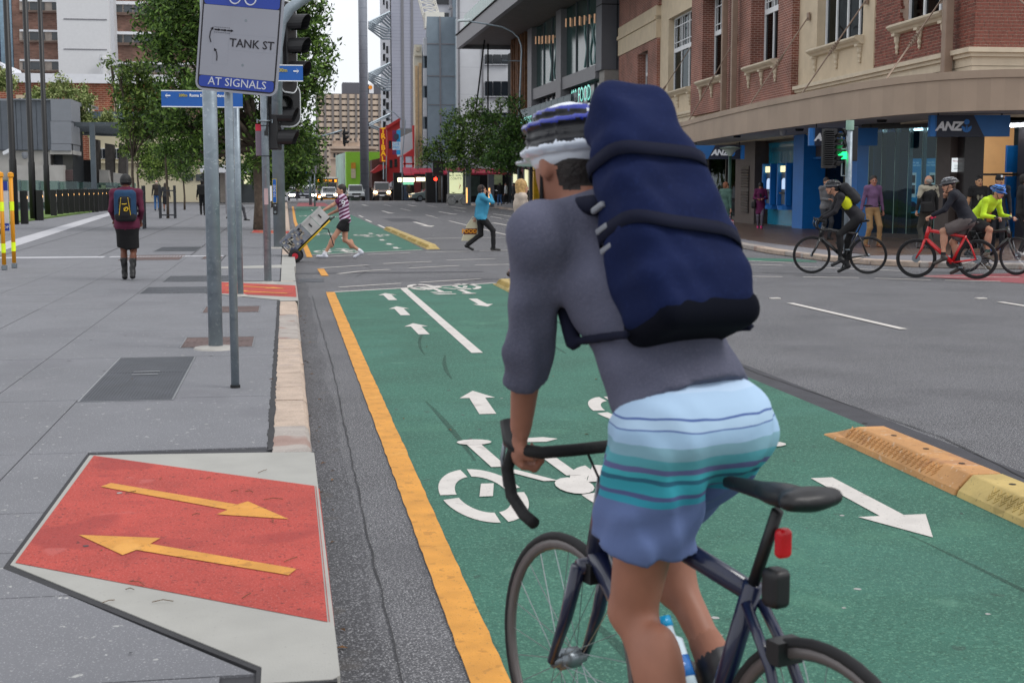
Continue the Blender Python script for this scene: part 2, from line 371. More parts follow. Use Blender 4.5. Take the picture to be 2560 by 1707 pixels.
lines = [((.80,21.5),(1.82,22.18),.09), ((2.16,22.36),(3.26,23.02),.09), ((.62,26.54),(1.62,27.45),.09), ((2.32,26.26),(3.38,26.94),.09), ((3.72,27.1),(4.47,27.2),.09),
 ((.9,24.77),(1.35,25.45),.09), ((1.35,25.45),(1.93,25.92),.09), ((1.93,27.85),(2.99,28.47),.09), ((3.36,28.91),(4.48,29.36),.09), ((.52,30.41),(1.51,31.42),.09), ((1.84,31.6),(2.9,32.33),.09),
 ((3.28,32.5),(4.43,32.75),.09), ((4.64,32.87),(5.43,33.1),.09), ((.53,31.72),(3.3,33.66),.1), ((3.74,40.8),(6.98,41.35),.14), ((6.98,41.57),(7.21,61),.1), ((.69,20.55),(3.36,22.02),.1),
 ((7.75,22.98),(8.55,22.69),.09), ((8.88,22.56),(9.78,22.26),.09), ((9.98,22.07),(10.75,21.54),.09), ((10.94,21.4),(11.72,20.99),.09), ((8.96,26.57),(9.77,25.93),.09), ((9.87,25.56),(11.36,23.92),.09),
 ((9.65,27.71),(10.3,26.78),.09), ((5.6,22.9),(6.6,22.95),.09), ((5.4,27.1),(6.8,27.0),.09), ((6.3,33.2),(8.2,33.0),.09), ((8.9,32.6),(10.4,31.6),.09),
 ((6.75,17.6),(6.77,14.17),.1), ((9.66,17.3),(9.7,14.0),.1), ((6.8,5.5),(6.78,2),.1), ((7.41,73.4),(7.4,68.8),.1), ((10.9,106.6),(10.9,99.4),.1), ((10.69,87.4),(10.6,81.2),.1), ((10.3,69),(10.2,64.8),.1),
 ((7.7,93.4),(7.66,85.4),.1), ((11.36,125),(11.3,118.2),.1), ((7.9,112),(7.9,104),.1), ((7.3,41.4),(11.3,41.6),.14), ((10.0,62),(9.9,42),.1), ((3.8,72.8),(3.79,68.5),.1), ((3.66,55.2),(3.63,51),.1), ((3.66,64),(3.65,59.5),.1), ((1.69,42),(1.72,34.4),.11),
 ((1.78,21.12),(1.78,12.8),.11), ((.35,61.6),(.47,61.8),.1), ((1.6,70),(1.6,67),.1), ((1.62,80),(1.62,77),.1), ((1.64,90),(1.64,86),.1), ((12.6,21.9),(10.9,22.4),.08)]
for p, q, w0 in lines:
    g = MB(); wseg(g, p, q, w0); struct('lane_line', g, M_white, road)
for x, y in [(6.8,18.32),(9.68,17.85),(7.25,66.5),(10.1,63.9),(4.9,24.2),(5.2,30.6)]:
    g = MB(); g.prism([(x-.07,y-.05),(x+.07,y-.05),(x+.07,y+.05),(x-.07,y+.05)], .004, .018); struct('road_marker', g, M_white, road)
def yline(pts, w0=.13):
    g = MB(); L_, R_ = [], []; r2 = random.Random(3)
    P0 = []
    for i in range(len(pts)-1):
        a, b = Vector(pts[i]), Vector(pts[i+1]); n_ = max(1, int((b-a).length/.12)); P0 += [a.lerp(b, k/n_) for k in range(n_)]
    P0.append(Vector(pts[-1]))
    for p in P0: L_.append((p.x-w0/2+r2.uniform(-.0035,.0035), p.y)); R_.append((p.x+w0/2+r2.uniform(-.0035,.0035), p.y))
    for i in range(len(P0)-1): g.flat([L_[i], R_[i], R_[i+1], L_[i+1]], .0085)
    struct('yellow_edge_line', g, M_yell, road)
yline([(.62,-3),(.63,20.53)]); yline([(.66,24.27),(.63,26.3)]); yline([(.50,30.6),(.48,36),(.38,61),(.5,104)])
# bicycle symbols
def ell(c0, r, n_=20, a0=0, a1=2*math.pi): return [(c0[0]+r[0]*math.cos(a0+(a1-a0)*i/n_), c0[1]+r[1]*math.sin(a0+(a1-a0)*i/n_)) for i in range(n_+1)]
def bike_symbol(cx, cy, flip=False):
    def T(p):
        x, y = p[0]-.58, p[1]-1.05
        return (cx-x, cy-y) if flip else (cx+x, cy+y)
    g = MB()
    for wx in (.23, .95):
        for a0 in (10, 100, 190, 280):
            o = ell((wx,.62),(.22,.62),10,math.radians(a0),math.radians(a0+80)); i_ = ell((wx,.62),(.135,.42),10,math.radians(a0+80),math.radians(a0))
            for k in range(10): g.flat([T(o[k]), T(o[k+1]), T(i_[9-k]), T(i_[10-k])], .008)
    def b(p, q, w0): 
        p, q = Vector(p), Vector(q); n_ = Vector((w0/2, 0)); g.flat([T(p-n_), T(p+n_), T(q+n_), T(q-n_)], .0095)
    b((.37,1.95),(.42,1.27),.09); b((.24,.55),(.29,.85),.07); b((.9,.62),(.97,.88),.07); b((.74,1.62),(.79,.98),.08); b((.46,1.18),(.64,.86),.08); b((.98,1.2),(.86,.8),.07)
    g.flat([T(p) for p in [(.6,1.66),(.6,1.8),(.88,1.83),(.93,1.66)]], .008); g.flat([T(p) for p in [(.57,2.0),(.58,2.1),(.84,2.14),(.92,2.07),(.83,1.98)]], .008)
    g.flat([T(p) for p in ell((.38,2.03),(.11,.09),12)[:-1]], .011); g.flat([T(p) for p in ell((.74,.72),(.1,.2),16)[:-1]], .0115)
    struct('bicycle_symbol', g, M_white, road)
bike_symbol(1.33, 7.3); bike_symbol(2.72, 8.9, True); bike_symbol(2.45, 20.9, True); bike_symbol(1.2, 33.6); bike_symbol(2.7, 43.5, True); bike_symbol(1.2, 45); bike_symbol(2.6, 70, True); bike_symbol(1.2, 72)

# rubber lane separators
M_sepy = mat('separator_yellow', '#b8a062', .65, var=.15, ns=4, bump=.3, bs=50, speck=[(5, .6, '#8f7a45', .6), (40, .66, '#6a5a3c', .5)])
M_sepo = mat('separator_orange', '#bd8a55', .65, var=.16, ns=3.5, bump=.3, bs=50, speck=[(3, .58, '#9c6e4e', .6), (40, .66, '#6b4b31', .5), (2.2, .64, '#b9a98d', .7), (22, .63, '#cdb8a0', .5)])
M_hole = mat('bolt_hole', '#1b1917', .9)
def separator(x, y, L_, label, m, taper=False, taper_near=False):
    t = thing('lane_separator', label, 'lane separator', (x, y, .004), 0, 'rubber separators beside the green bicycle lane')
    g = MB(); w0, w1, h = .17, .07, .11; n_ = 6
    st = [(0, .15 if taper_near else 1), (.35 if taper_near else .02, 1), (L_-(.35 if taper else .02), 1), (L_, .12 if taper else 1)]
    vs = []
    for yy, s in st:
        vs += [(-w0, yy, 0), (-w0+.01, yy, .03*min(1,s*2)), (-w1*1.2*1., yy, h*s), (w1*1.2, yy, h*s), (w0-.01, yy, .03*min(1,s*2)), (w0, yy, 0)]
    fs = [(i*6+k, i*6+k+1, (i+1)*6+k+1, (i+1)*6+k) for i in range(3) for k in range(5)]
    g.add(vs, [tuple(reversed(f)) for f in fs]+[tuple(range(6)), tuple(range(23, 17, -1))]); b = g.build('body', m, t); bevel(b, .008)
    g = MB(); k = 0
    for i in range(int((L_-.5)/.06)):          # raised tread on the sloping face
        for j in range(3):
            for sgn in (-1, 1):
                yy = .3+i*.06; f = .25+j*.22; xx = -(w0-.012)+( (w0-.012)-w1*1.2)*f; zz = .03+(h-.03)*f+.003
                a = Vector((xx-.011, yy, zz-.011)); b_ = Vector((xx+.011, yy+sgn*.022, zz+.011)); g.bar(a, b_, .006, .005, up=(-.8, 0, .8))
    g.build('tread', m, t)
    g = MB()
    for i in range(4):
        yy = .25+i*(L_-.5)/3; g.lathe([(.018, h+.0005), (.018, h+.002)], (0, yy, 0), 10)
    g.build('bolt_holes', M_hole, t)
    return t
separator(3.56, 6.45, 1.75, 'orange rubber lane separator with a tapered far end, right edge of the green lane', M_sepo, True)
separator(3.56, 4.65, 1.78, 'pale yellow lane separator nearest the bottom right corner, touching the orange one', M_sepy)
separator(3.44, 20.05, 1.75, 'tan rubber lane separator with tapered far end beside the bicycle symbol at the stop line', M_sepy, True).rotation_euler[2] = -.01
separator(3.44, 18.25, 1.78, 'tan rubber lane separator just behind the rider\'s left arm, nearer than the tapered one', M_sepo)
for i in range(5):
    y0 = 33.9+i*3.1
    lab = ['tapered near end of the pale separator row beyond the crossing, beside the stop line', 'second pale lane separator of the row beyond the crossing', 'third pale lane separator of the row beyond the crossing', 'fourth pale lane separator of the row beyond the crossing', 'farthest pale lane separator of the row beyond the crossing'][i]
    separator(3.62, y0, 3.05, lab, M_sepy, i == 4, i == 0)

# left footpath: base, slabs, kerbstones
Z1 = .13
g = MB(); g.prism([(-60,-6),(-.10,-6),(-.10,140),(-60,140)], .0, .121); fp = struct('footpath', g, M_joint)
cols = [-.125, -2.03, -2.93, -3.87, -5.4, -6.9, -8.6]
rows = [-2, .6, 2.6, 4.05, 4.97, 5.6, 6.29, 7.7, 9.62, 11.97, 14.15, 16.8, 19.1, 21.3, 24, 26.4, 29.3]
RP = [(-1.085, 7.62), (.12, 7.5), (.12, 3.95), (-.11, 3.95), (-.11, 4.08), (-1.085, 5.36)]   # kerb ramp outline
def slab(x0, x1, y0, y1, m=M_slab, par=None, j=.004):
    g = MB(); x0, x1 = sorted((x0, x1)); g.box(x0+j, x1-j, y0+j, y1-j, .1, Z1+rnd.uniform(-.0008, .0008)); g.build('paving_slab', m, par or fp)
def slab_poly(pl):
    g = MB(); g.prism(pl, .1, Z1); g.build('paving_slab', M_slab, fp)
for i in range(len(rows)-1):
    y0, y1 = rows[i], rows[i+1]
    if y1 <= 9.7:
        cc = [-.125, -1.44, -2.93, -4.4, -5.9, -7.4]
    else: cc = cols
    for k in range(len(cc)-1):
        if y1 <= 7.75 and k == 0:
            if y1 <= 4.06: slab(cc[0], cc[1], y0, y1) if y1 < 4 else slab(-.22, cc[1], y0, y1)
            continue
        if y0 >= 21 and k == 0: slab(-1.28, cc[1], y0, y1); continue
        slab(cc[k], cc[k+1], y0, y1)
# cut slabs round the ramp
ye = lambda x: 4.09+(x+.11)*(5.36-4.09)/(-1.085+.11)
for y0, y1 in [(4.05,4.97),(4.97,5.6),(5.6,6.29),(6.29,7.7)]:
    if y1 <= 5.36:
        xe = lambda y: -.11+(y-4.09)*(-.975)/(1.27); slab_poly([(-1.436, y0+.004), (xe(max(y0,4.09))-.012, y0+.004), (xe(y1)-.012, y1-.004), (-1.436, y1-.004)])
    else: slab_poly([(-1.436, y0+.004), (-1.107 if y0 > 5.3 else -.80, y0+.004), (-1.107, 5.38 if y0 < 5.3 else y0+.01), (-1.107, y1-.004), (-1.436, y1-.004)])
g = MB(); g.flat([(-60,29.3),(-8.6,29.3),(-8.6,-6),(-60,-6)], .126); g.flat([(-60,29.3),(-1.28,29.3),(-.12,29.3),(-.12,140),(-60,140)], Z1-.002); struct('footpath_far', g, M_slab, fp)
g = MB()
for y in (33.4, 38, 43, 48, 54, 60, 67, 75, 84): wseg(g, (-9, y), (-.12, y), .02, Z1+.001)
for x0, x1 in [(-3.87, -4.5), (-2.0, -2.1), (-5.9, -7.6)]: wseg(g, (x0, 29.3), (x1, 90), .025, Z1+.001)
struct('paving_joints', g, M_joint, fp)
g = MB(); g.flat([(-6.75,29.3),(-6.15,29.3),(-8.3,66),(-9.0,78),(-9.5,78),(-8.9,66)], Z1+.004); g.flat([(-12,28.7),(-3.7,28.7),(-3.7,29.25),(-12,29.25)], Z1+.004)
g.flat([(-3.6,28.8),(-1.3,28.8),(-1.3,29.2),(-3.6,29.2)], Z1+.004); struct('pale_paving_band', g, M_pale, fp)
g = MB(); g.prism([(-10.4,40),(-40,40),(-40,79),(-10.4,79)], .05, .2); lawn = struct('lawn', g, M_grass)
# kerb
g = MB(); g.box(-.1, .1, -6, 140, -.02, .09); kb = struct('kerb', g, M_tar)
def kerbstone(x0, x1, y0, y1, m, z=Z1):
    g = MB(); j = .004; dz = rnd.uniform(-.003, .002); c_ = .03
    sec = [(x0, .0), (x0, z+dz), (x1-c_, z+dz), (x1-.008, z+dz-.022), (x1, z-.06), (x1+rnd.uniform(0,.006), .0)]
    n_ = 5; vs = []
    for i in range(n_+1):
        yy = y0+j+(y1-y0-2*j)*i/n_
        for a, b in sec: vs.append((a+rnd.uniform(-.003,.003), yy, b+rnd.uniform(-.0015,.0015)))
    q = len(sec); fs = [(i*q+k, i*q+k+1, (i+1)*q+k+1, (i+1)*q+k) for i in range(n_) for k in range(q-1)]
    g.add(vs, [tuple(reversed(f)) for f in fs]+[tuple(range(q)), tuple(range((n_+1)*q-1, n_*q-1, -1))])
    g.build('kerbstone', m, kb, smooth=False)
y = -2.
marks = [-2, -.9, .1, 1., 1.95, 2.9, 3.93]
for i in range(len(marks)-1): kerbstone(-.1, .12, marks[i], marks[i+1], M_kerb)
y = 7.53
for L_ in [.83, .42, .62, .62, .75, .68, .95, .8, .62, .9, 1.0, .7, .9, .8, .95, .75, .9, .6]:
    if y+L_ > 21.2: break
    kerbstone(-.1, .12, y, y+L_, M_kerb if rnd.random() > .25 else M_kerbg); y += L_
kerbstone(-.1, .12, y, 21.3, M_kerb)
y = 29.4
while y < 118: L_ = rnd.uniform(.8, 1.2); kerbstone(-.1+.0, .12, y, y+L_, M_kerb); y += L_
g = MB(); r2 = random.Random(9)
for a, b in ((-2, 3.9), (7.6, 21.2)):
    yy = a; prev = None
    while yy < b:
        l_ = (-.128+r2.uniform(-.012, .006), yy); r_ = (-.098+r2.uniform(-.004, .008), yy)
        if prev: g.flat([prev[0], prev[1], r_, l_], Z1+.0018)
        prev = (l_, r_); yy += .07
struct('tar_joint', g, M_tar, kb)
# painted kerb ramps with red surface and yellow arrows
def S3(x, y): return P(x/1.788, 830+y/1.788, Z1+.006).to_2d()
def ramp(dy=0., sc_=1., arrows=True):
    q = (lambda p: (p[0], dy+p[1])) if not dy else (lambda p: (p[0], dy+p[1]*sc_))
    g = MB(); o = [(-1.11,7.66),(.0,7.56),(-.0,7.48),(-1.0,7.55)]
    g.prism([q(p) for p in [(-1.105,7.62),(.125,7.515),(.125,3.945),(-.115,3.945),(-.115,4.08),(-1.105,5.375)]], .0, Z1+.001)
    r = struct('kerb_ramp', g, M_tar, kb)
    g = MB(); g.prism([q(p) for p in [(-1.085,7.60),(.105,7.5),(.128,7.47),(.135,3.99),(.11,3.96),(-.10,3.96),(-.10,4.10),(-1.085,5.41)]], .001, Z1+.004)
    struct('pale_border', g, M_rampw, r)
    top = [q(p) for p in [(-1.06,7.575),(.112,6.62),(.112,4.50),(-1.07,5.43)]]
    g = MB(); g.flat(top, Z1+.006); g.add([(.136, top[1][1], Z1-.01), (.136, top[2][1], Z1-.01), (.118, top[2][1], Z1+.0062), (.118, top[1][1], Z1+.0062)], [(0,1,2,3)])
    struct('red_surface', g, M_rampr, r)
    for pts in ([(450,692),(497,676),(1060,772),(1108,758),(1290,837),(970,816),(1018,795)], [(352,908),(718,922),(672,948),(1325,1060),(1290,1088),(610,975),(548,998)]):
        g = MB(); g.flat([q(tuple(S3(*p))) for p in pts], Z1+.009); struct('yellow_arrow', g, M_yell, r)
ramp()
ramp(13.6, 1.0)
ramp(36.5, 1.2)
g = MB(); g.flat([(-1.26, 21.4), (-.12, 21.4), (-.12, 29.2), (-1.26, 29.2)], Z1-.001); struct('paving_slab', g, M_slab, fp)
g = MB(); g.prism([(-.1,21.3),(.125,21.3),(.125,24.8),(.16,25.4),(.16,29.4),(-.1,29.4)], .0, Z1); struct('concrete_kerb', g, M_rampw, kb)
g = MB(); g.flat([(-1.26,24.6),(-.1,24.6),(-.1,25.6),(-1.26,25.1)], Z1+.003); struct('pale_paving_band', g, M_rampw, fp)
# service covers
def cover(name, label, x0, x1, y0, y1, m, kind='bars', split=()):
    t = thing(name, label, 'cover', ((x0+x1)/2, (y0+y1)/2, Z1))
    W, D = x1-x0, y1-y0; g = MB(); f = .012
    for a in ((-W/2, W/2, -D/2, -D/2+f), (-W/2, W/2, D/2-f, D/2), (-W/2, -W/2+f, -D/2+f, D/2-f), (W/2-f, W/2, -D/2+f, D/2-f)): g.box(*a, -.01, .0045)
    g.build('frame', mat('cover_frame', '#8a8c90', .4, metal=.7), t)
    e = [-D/2+f]+[s-(y0+y1)/2 for s in split]+[D/2-f]
    for i in range(len(e)-1):
        g = MB(); g.box(-W/2+f, W/2-f, e[i]+.003, e[i+1]-.003, -.01, .0022)
        n_ = max(3, int((W-2*f)/.022)); 
        if kind == 'bars':
            for k in range(n_): xx = -W/2+f+.012+k*(W-2*f-.012)/n_; g.box(xx, xx+.009, e[i]+.02, e[i+1]-.02, .0022, .0048)
        else:
            n2 = max(3, int((W-2*f)/.06))
            for k in range(n2): xx = -W/2+f+.02+k*(W-2*f-.02)/n2; g.box(xx, xx+.025, e[i]+.05, e[i+1]-.05, .0022, .0042)
        g.build('panel', m, t)
    return t
cv = cover('service_cover', 'large grey ribbed steel pit cover in two panels, left of the thin pole', -1.43, -.79, 9.52, 11.93, M_iron, split=(10.95,))
g = MB(); g.box(-.1, .1, .9-.66, .94-.66, .005, .008); g.box(-.1, .1, .9-.82, .94-.82, .005, .008); g.build('lifting_plate', mat('cover_frame', '#8a8c90'), cv)
cover('service_cover', 'brown slotted pit cover at the foot of the big sign pole', -.98, -.32, 12.58, 13.45, M_brownc, 'slot', (13.0,))
cover('service_cover', 'small brown slotted pit cover a little beyond the sign pole', -.99, -.33, 16.05, 16.87, M_brownc, 'slot')
cover('service_cover', 'long dark pit cover level with the walking woman\'s boots', -2.0, -.76, 19.05, 20.24, M_iron, 'slot', (19.6,))
cover('service_cover', 'dark grey pit cover just beyond the long dark one', -1.89, -.79, 21.32, 22.68, M_iron, 'slot', (22.1,))
cover('service_cover', 'pale brown pit cover under the walking woman\'s shadow line', -3.3, -2.1, 27.6, 29.6, M_brownc, 'slot')
cover('service_cover', 'dark pit cover far up the footpath right of the woman', -2.94, -2.0, 31.2, 33.4, M_iron, 'slot')
cover('service_cover', 'brown pit cover in the pale band near the ramp', -1.7, -1.3, 27.9, 29.0, M_brownc, 'slot')
g = MB(); g.box(.18, .6, 22.75, 23.6, -.02, .0045); struct('gutter_grate', g, M_iron, road)
# right-hand footpath
M_tile = mat('wet_brown_tile', '#5f4a3e', .35, var=.15, ns=3, bump=.1, bs=30, speck=[(1.2, .55, '#4a3a33', .6)])
M_fgrey = mat('footpath_grey_concrete', '#77757a', .7, var=.1, ns=2, bump=.2, speck=[(60, .64, '#98969a', .4)])
RK = [(11.55,33.9),(11.2,30.6),(11.25,27.4),(11.6,25.8),(12.2,24.9),(13.3,24.2),(15.2,23.5),(19,22.6),(60,16)]
g = MB(); g.prism([(14.7,118),(14.35,88),(13.9,70),(12.6,46)]+RK+[(60,60),(60,118)], .0, .1); fr = struct('right_footpath', g, M_fgrey)
g = MB()
EDGE = [(14.9,70),(13.6,46),(12.45,34.2),(12.2,31),(12.3,28),(13.2,25.9),(15.4,24.8),(19.2,23.9),(60,17.5)]
for i in range(26):                       # tile courses
    for k in range(9):
        y0 = 25.2+i*1.2; x0 = 12.4+max(0,(y0-34)*.1)+k*.82
        if x0 > 17.3 or y0 > 55: continue
        if y0 < 26.5 and x0 < 13.3: continue
        g.box(x0+.006, x0+.81, y0+.006, y0+1.19, .09, .106)
o = g.build('paving_tiles', M_tile, fr); o['kind'] = 'stuff'
g = MB(); g.flat([(17.4,25),(60,18.5),(60,60),(17.4,60)], .104); struct('paving_tiles_far', g, M_tile, fr)
kr = MB(); kr.box(11.3,11.31,33,33.1,0,.02); kr = struct('right_kerb', kr, M_kerbg)
pts = [(14.98,140),(14.7,118),(14.35,88),(13.9,70),(12.6,46)]+RK[:8]
for i in range(len(pts)-1):
    a, b = Vector(pts[i]), Vector(pts[i+1]); n_ = max(1, int((b-a).length/1.05)); d = (b-a)/n_; dn = d.normalized(); q = Vector((dn.y, -dn.x))*-1
    for k in range(n_):
        p = a+d*k; e = p+d*.988; g = MB(); i_ = Vector((-dn.y, dn.x)); 
        c = (p+e)/2+i_*.1; g.obox((c.x, c.y, .058), tuple((e-p)/2)+(0,), (i_.x*.15, i_.y*.15, 0), (0,0,.056+rnd.uniform(-.003,.003)))
        o = g.build('kerbstone', M_kerbg if rnd.random() < .6 else M_kerb, kr)
        if (c.y < 50): bevel(o, .02, 2)
# fallen leaves and grit near the kerb
g = MB()
for i in range(60):
    y = rnd.uniform(3, 20); x = rnd.choice([rnd.gauss(.17,.03), rnd.uniform(-1.2,3.4), rnd.gauss(.17,.04)]); s = rnd.uniform(.008, .025); a = rnd.uniform(0, 6.3)
    z = .135 if x < .12 else .01
    g.add([(x+s*math.cos(a), y+s*math.sin(a), z), (x-s*.4*math.sin(a), y+s*.4*math.cos(a), z+.006), (x-s*math.cos(a), y-s*math.sin(a), z), (x+s*.4*math.sin(a), y-s*.4*math.cos(a), z+.004)], [(0,1,2,3)])
o = g.build('fallen_leaves', mat('dry_leaf', '#6b4a2a', .8, var=.3, ns=9)); o['kind'] = 'stuff'; o['label'] = 'scattered small dry leaves and grit in the gutter and on the green lane'

# tyre marks, gum spots and twigs
M_scuff = mat('tyre_mark_rubber', '#1c2422', .8, var=.3, ns=9, alpha=.28); g = MB(); r3 = random.Random(12)
for i in range(11):
    x = r3.choice([1.1, 1.5, 2.3, 2.7, 3.1])+r3.uniform(-.2, .2); y = r3.uniform(2.5, 15); L_ = r3.uniform(.8, 3.2); w_ = r3.uniform(.012, .03); cu = r3.uniform(-.12, .12); prev = None
    for k in range(13):
        t_ = k/12; xx = x+cu*t_*t_*L_; yy = y+L_*t_; ww = w_*math.sin(math.pi*min(max(t_, .06), .94))**.5; cur = ((xx-ww, yy), (xx+ww, yy))
        if prev: g.flat([prev[0], prev[1], cur[1], cur[0]], .0055)
        prev = cur
o = struct('tyre_marks', g, M_scuff, road); o['kind'] = 'stuff'
g = MB()
for i in range(150):
    if i < 110: x, y = r3.uniform(-4, -.2), r3.uniform(3, 26); z = Z1+.0016
    else: x, y = r3.uniform(.75, 3.3), r3.uniform(2.6, 14); z = .0052
    if -1.15 < x < .13 and 3.9 < y < 7.7: z = Z1+.0075
    s_ = r3.uniform(.006, .019); g.flat([(x+s_*r3.uniform(.7,1.2)*math.cos(a*.785), y+s_*r3.uniform(.7,1.2)*math.sin(a*.785)) for a in range(8)], z, r3.randint(0, 1))
o = g.build('gum_spots', [mat('gum_dark', '#3b3b3f', .8), mat('gum_pale', '#9a9a98', .8)], fp); o['kind'] = 'stuff'
g = MB()
for i in range(16): x, y, a = r3.uniform(-.9, .05), r3.uniform(4.6, 7.2), r3.uniform(0, 3.1); l_ = r3.uniform(.03, .09); g.tube([(x, y, Z1+.011), (x+l_*.5*math.cos(a), y+l_*.5*math.sin(a), Z1+.016), (x+l_*math.cos(a+.2), y+l_*math.sin(a+.2), Z1+.011)], .0016, 4)
o = g.build('twigs', mat('dry_twig', '#5b4326', .8)); o['kind'] = 'stuff'; o['label'] = 'fine dry twigs lying on the near red kerb ramp'
# ============================================================ buildings
def glassmat(name, tint, refl=.12, rough=.02, dens=.5):
    if name in MC: return MC[name]
    m = bpy.data.materials.new(name); m.use_nodes = True; n = m.node_tree; N = n.nodes; L_ = n.links; N.remove(N['Principled BSDF'])
    tr = N.new('ShaderNodeBsdfTransparent'); tr.inputs[0].default_value = tuple(lin(tint))+(1,)
    gl = N.new('ShaderNodeBsdfGlossy'); gl.inputs['Roughness'].default_value = rough; gl.inputs[0].default_value = (.36, .4, .42, 1)
    fr_ = N.new('ShaderNodeFresnel'); fr_.inputs[0].default_value = 1.5; ad = N.new('ShaderNodeMath'); ad.operation = 'ADD'; ad.inputs[1].default_value = refl; L_.new(fr_.outputs[0], ad.inputs[0])
    tcn = N.new('ShaderNodeTexCoord'); nz = N.new('ShaderNodeTexNoise'); nz.inputs['Scale'].default_value = .5; L_.new(tcn.outputs['Object'], nz.inputs['Vector'])
    bp = N.new('ShaderNodeBump'); bp.inputs['Strength'].default_value = .25; bp.inputs['Distance'].default_value = .05; L_.new(nz.outputs[0], bp.inputs['Height']); L_.new(bp.outputs[0], gl.inputs['Normal'])
    mx_ = N.new('ShaderNodeMixShader'); L_.new(ad.outputs[0], mx_.inputs[0]); L_.new(tr.outputs[0], mx_.inputs[1]); L_.new(gl.outputs[0], mx_.inputs[2]); L_.new(mx_.outputs[0], N['Material Output'].inputs[0])
    MC[name] = m; return m
def brickmat(name, c1, c2, mortar, w_=.25, h_=.086, ms=.01, vert=False):
    if name in MC: return MC[name]
    m = mat(name, c1, .8, var=.1, bump=.0); N = m.node_tree.nodes; L_ = m.node_tree.links; b = N['Principled BSDF']
    tcn = N.new('ShaderNodeTexCoord'); sx = N.new('ShaderNodeSeparateXYZ'); L_.new(tcn.outputs['Object'], sx.inputs[0])
    ad = N.new('ShaderNodeMath'); L_.new(sx.outputs[0], ad.inputs[0]); L_.new(sx.outputs[1], ad.inputs[1]); cb = N.new('ShaderNodeCombineXYZ'); L_.new(ad.outputs[0], cb.inputs[0]); L_.new(sx.outputs[2], cb.inputs[1])
    br = N.new('ShaderNodeTexBrick'); L_.new(cb.outputs[0], br.inputs['Vector']); br.inputs['Scale'].default_value = 1; br.inputs['Brick Width'].default_value = w_; br.inputs['Row Height'].default_value = h_; br.inputs['Mortar Size'].default_value = ms; br.inputs['Mortar Smooth'].default_value = .2
    br.inputs['Color1'].default_value = lin(c1)+(1,); br.inputs['Color2'].default_value = lin(c2)+(1,); br.inputs['Mortar'].default_value = lin(mortar)+(1,)
    nz = N.new('ShaderNodeTexNoise'); nz.inputs['Scale'].default_value = .8; nz.inputs['Detail'].default_value = 5; L_.new(tcn.outputs['Object'], nz.inputs['Vector'])
    rp = N.new('ShaderNodeValToRGB'); rp.color_ramp.elements[0].color = (.75,.75,.75,1); rp.color_ramp.elements[1].color = (1.2,1.15,1.15,1); rp.color_ramp.elements[0].position = .35; rp.color_ramp.elements[1].position = .65; L_.new(nz.outputs[0], rp.inputs[0])
    mm = N.new('ShaderNodeMixRGB'); mm.blend_type = 'MULTIPLY'; mm.inputs[0].default_value = 1; L_.new(br.outputs[0], mm.inputs[1]); L_.new(rp.outputs[0], mm.inputs[2]); L_.new(mm.outputs[0], b.inputs['Base Color'])
    bp = N.new('ShaderNodeBump'); bp.inputs['Strength'].default_value = .5; bp.inputs['Distance'].default_value = .01; bp.invert = True; L_.new(br.outputs['Fac'], bp.inputs['Height']); L_.new(bp.outputs[0], b.inputs['Normal'])
    return m
def bld(name, label, loc, cat='building', rz=0): return thing(name, label, cat, loc, rz)
def fb(mb, u0, u1, v0, v1, Y, dep=.3, mi=0):       # box whose street-facing-camera face spans a pixel rectangle at distance Y
    a, b = A(u0, v1, Y), A(u1, v0, Y); return mb.box(a.x, b.x, Y, Y+dep, a.z, b.z, mi)

M_cream = mat('cream_painted_wall', '#c6b59b', .75, var=.06, ns=2, bump=.15, bs=30, dirt=.12)
M_creamm = mat('cream_moulding', '#c9bca6', .7, var=.06, ns=3, dirt=.15)
M_wwhite = mat('white_window_frame', '#dfe1e4', .5, var=.03)
M_awn = mat('awning_taupe', '#9f8b79', .6, var=.07, ns=.8, dirt=.1, island=.05)
M_sof = mat('awning_soffit', '#b4b6ba', .7, var=.05, ns=1)
M_pipe = mat('taupe_downpipe', '#8d7868', .6, var=.08)
M_dark = mat('dark_interior', '#17181b', .8)
M_gl_dark = glassmat('window_glass_dark', '#5a6064', .02)
M_gl_clear = glassmat('shop_glass', '#a9bdc0', .02)
M_gl_teal = glassmat('teal_glass', '#6f9a98', .03)
M_brick = brickmat('brick_wall_far', '#864f40', '#724338', '#a88c7f', .25, .086, .012)
M_bkr = mat('brick_red', '#784236', .75, var=.22, ns=14, bump=.4, bs=60, island=.35)
M_mortar = mat('mortar', '#c2ab9a', .9)

TH = math.radians(87); CX, CY = 17.0, 32.2
bb = bld('brick_bank_building', 'old red brick and cream bank building with white sash windows above a curved taupe awning', (CX, CY, 0), rz=TH)
fdir = Vector((math.cos(TH), math.sin(TH)))
def FS(u):
    k = xat(u, 1.); # x = k*y
    y = (CX-fdir.x/fdir.y*CY)/(k-fdir.x/fdir.y); return (y-CY)/fdir.y
def FZ(u, v):
    s = FS(u); y = CY+s*fdir.y; return A(u, v, y).z
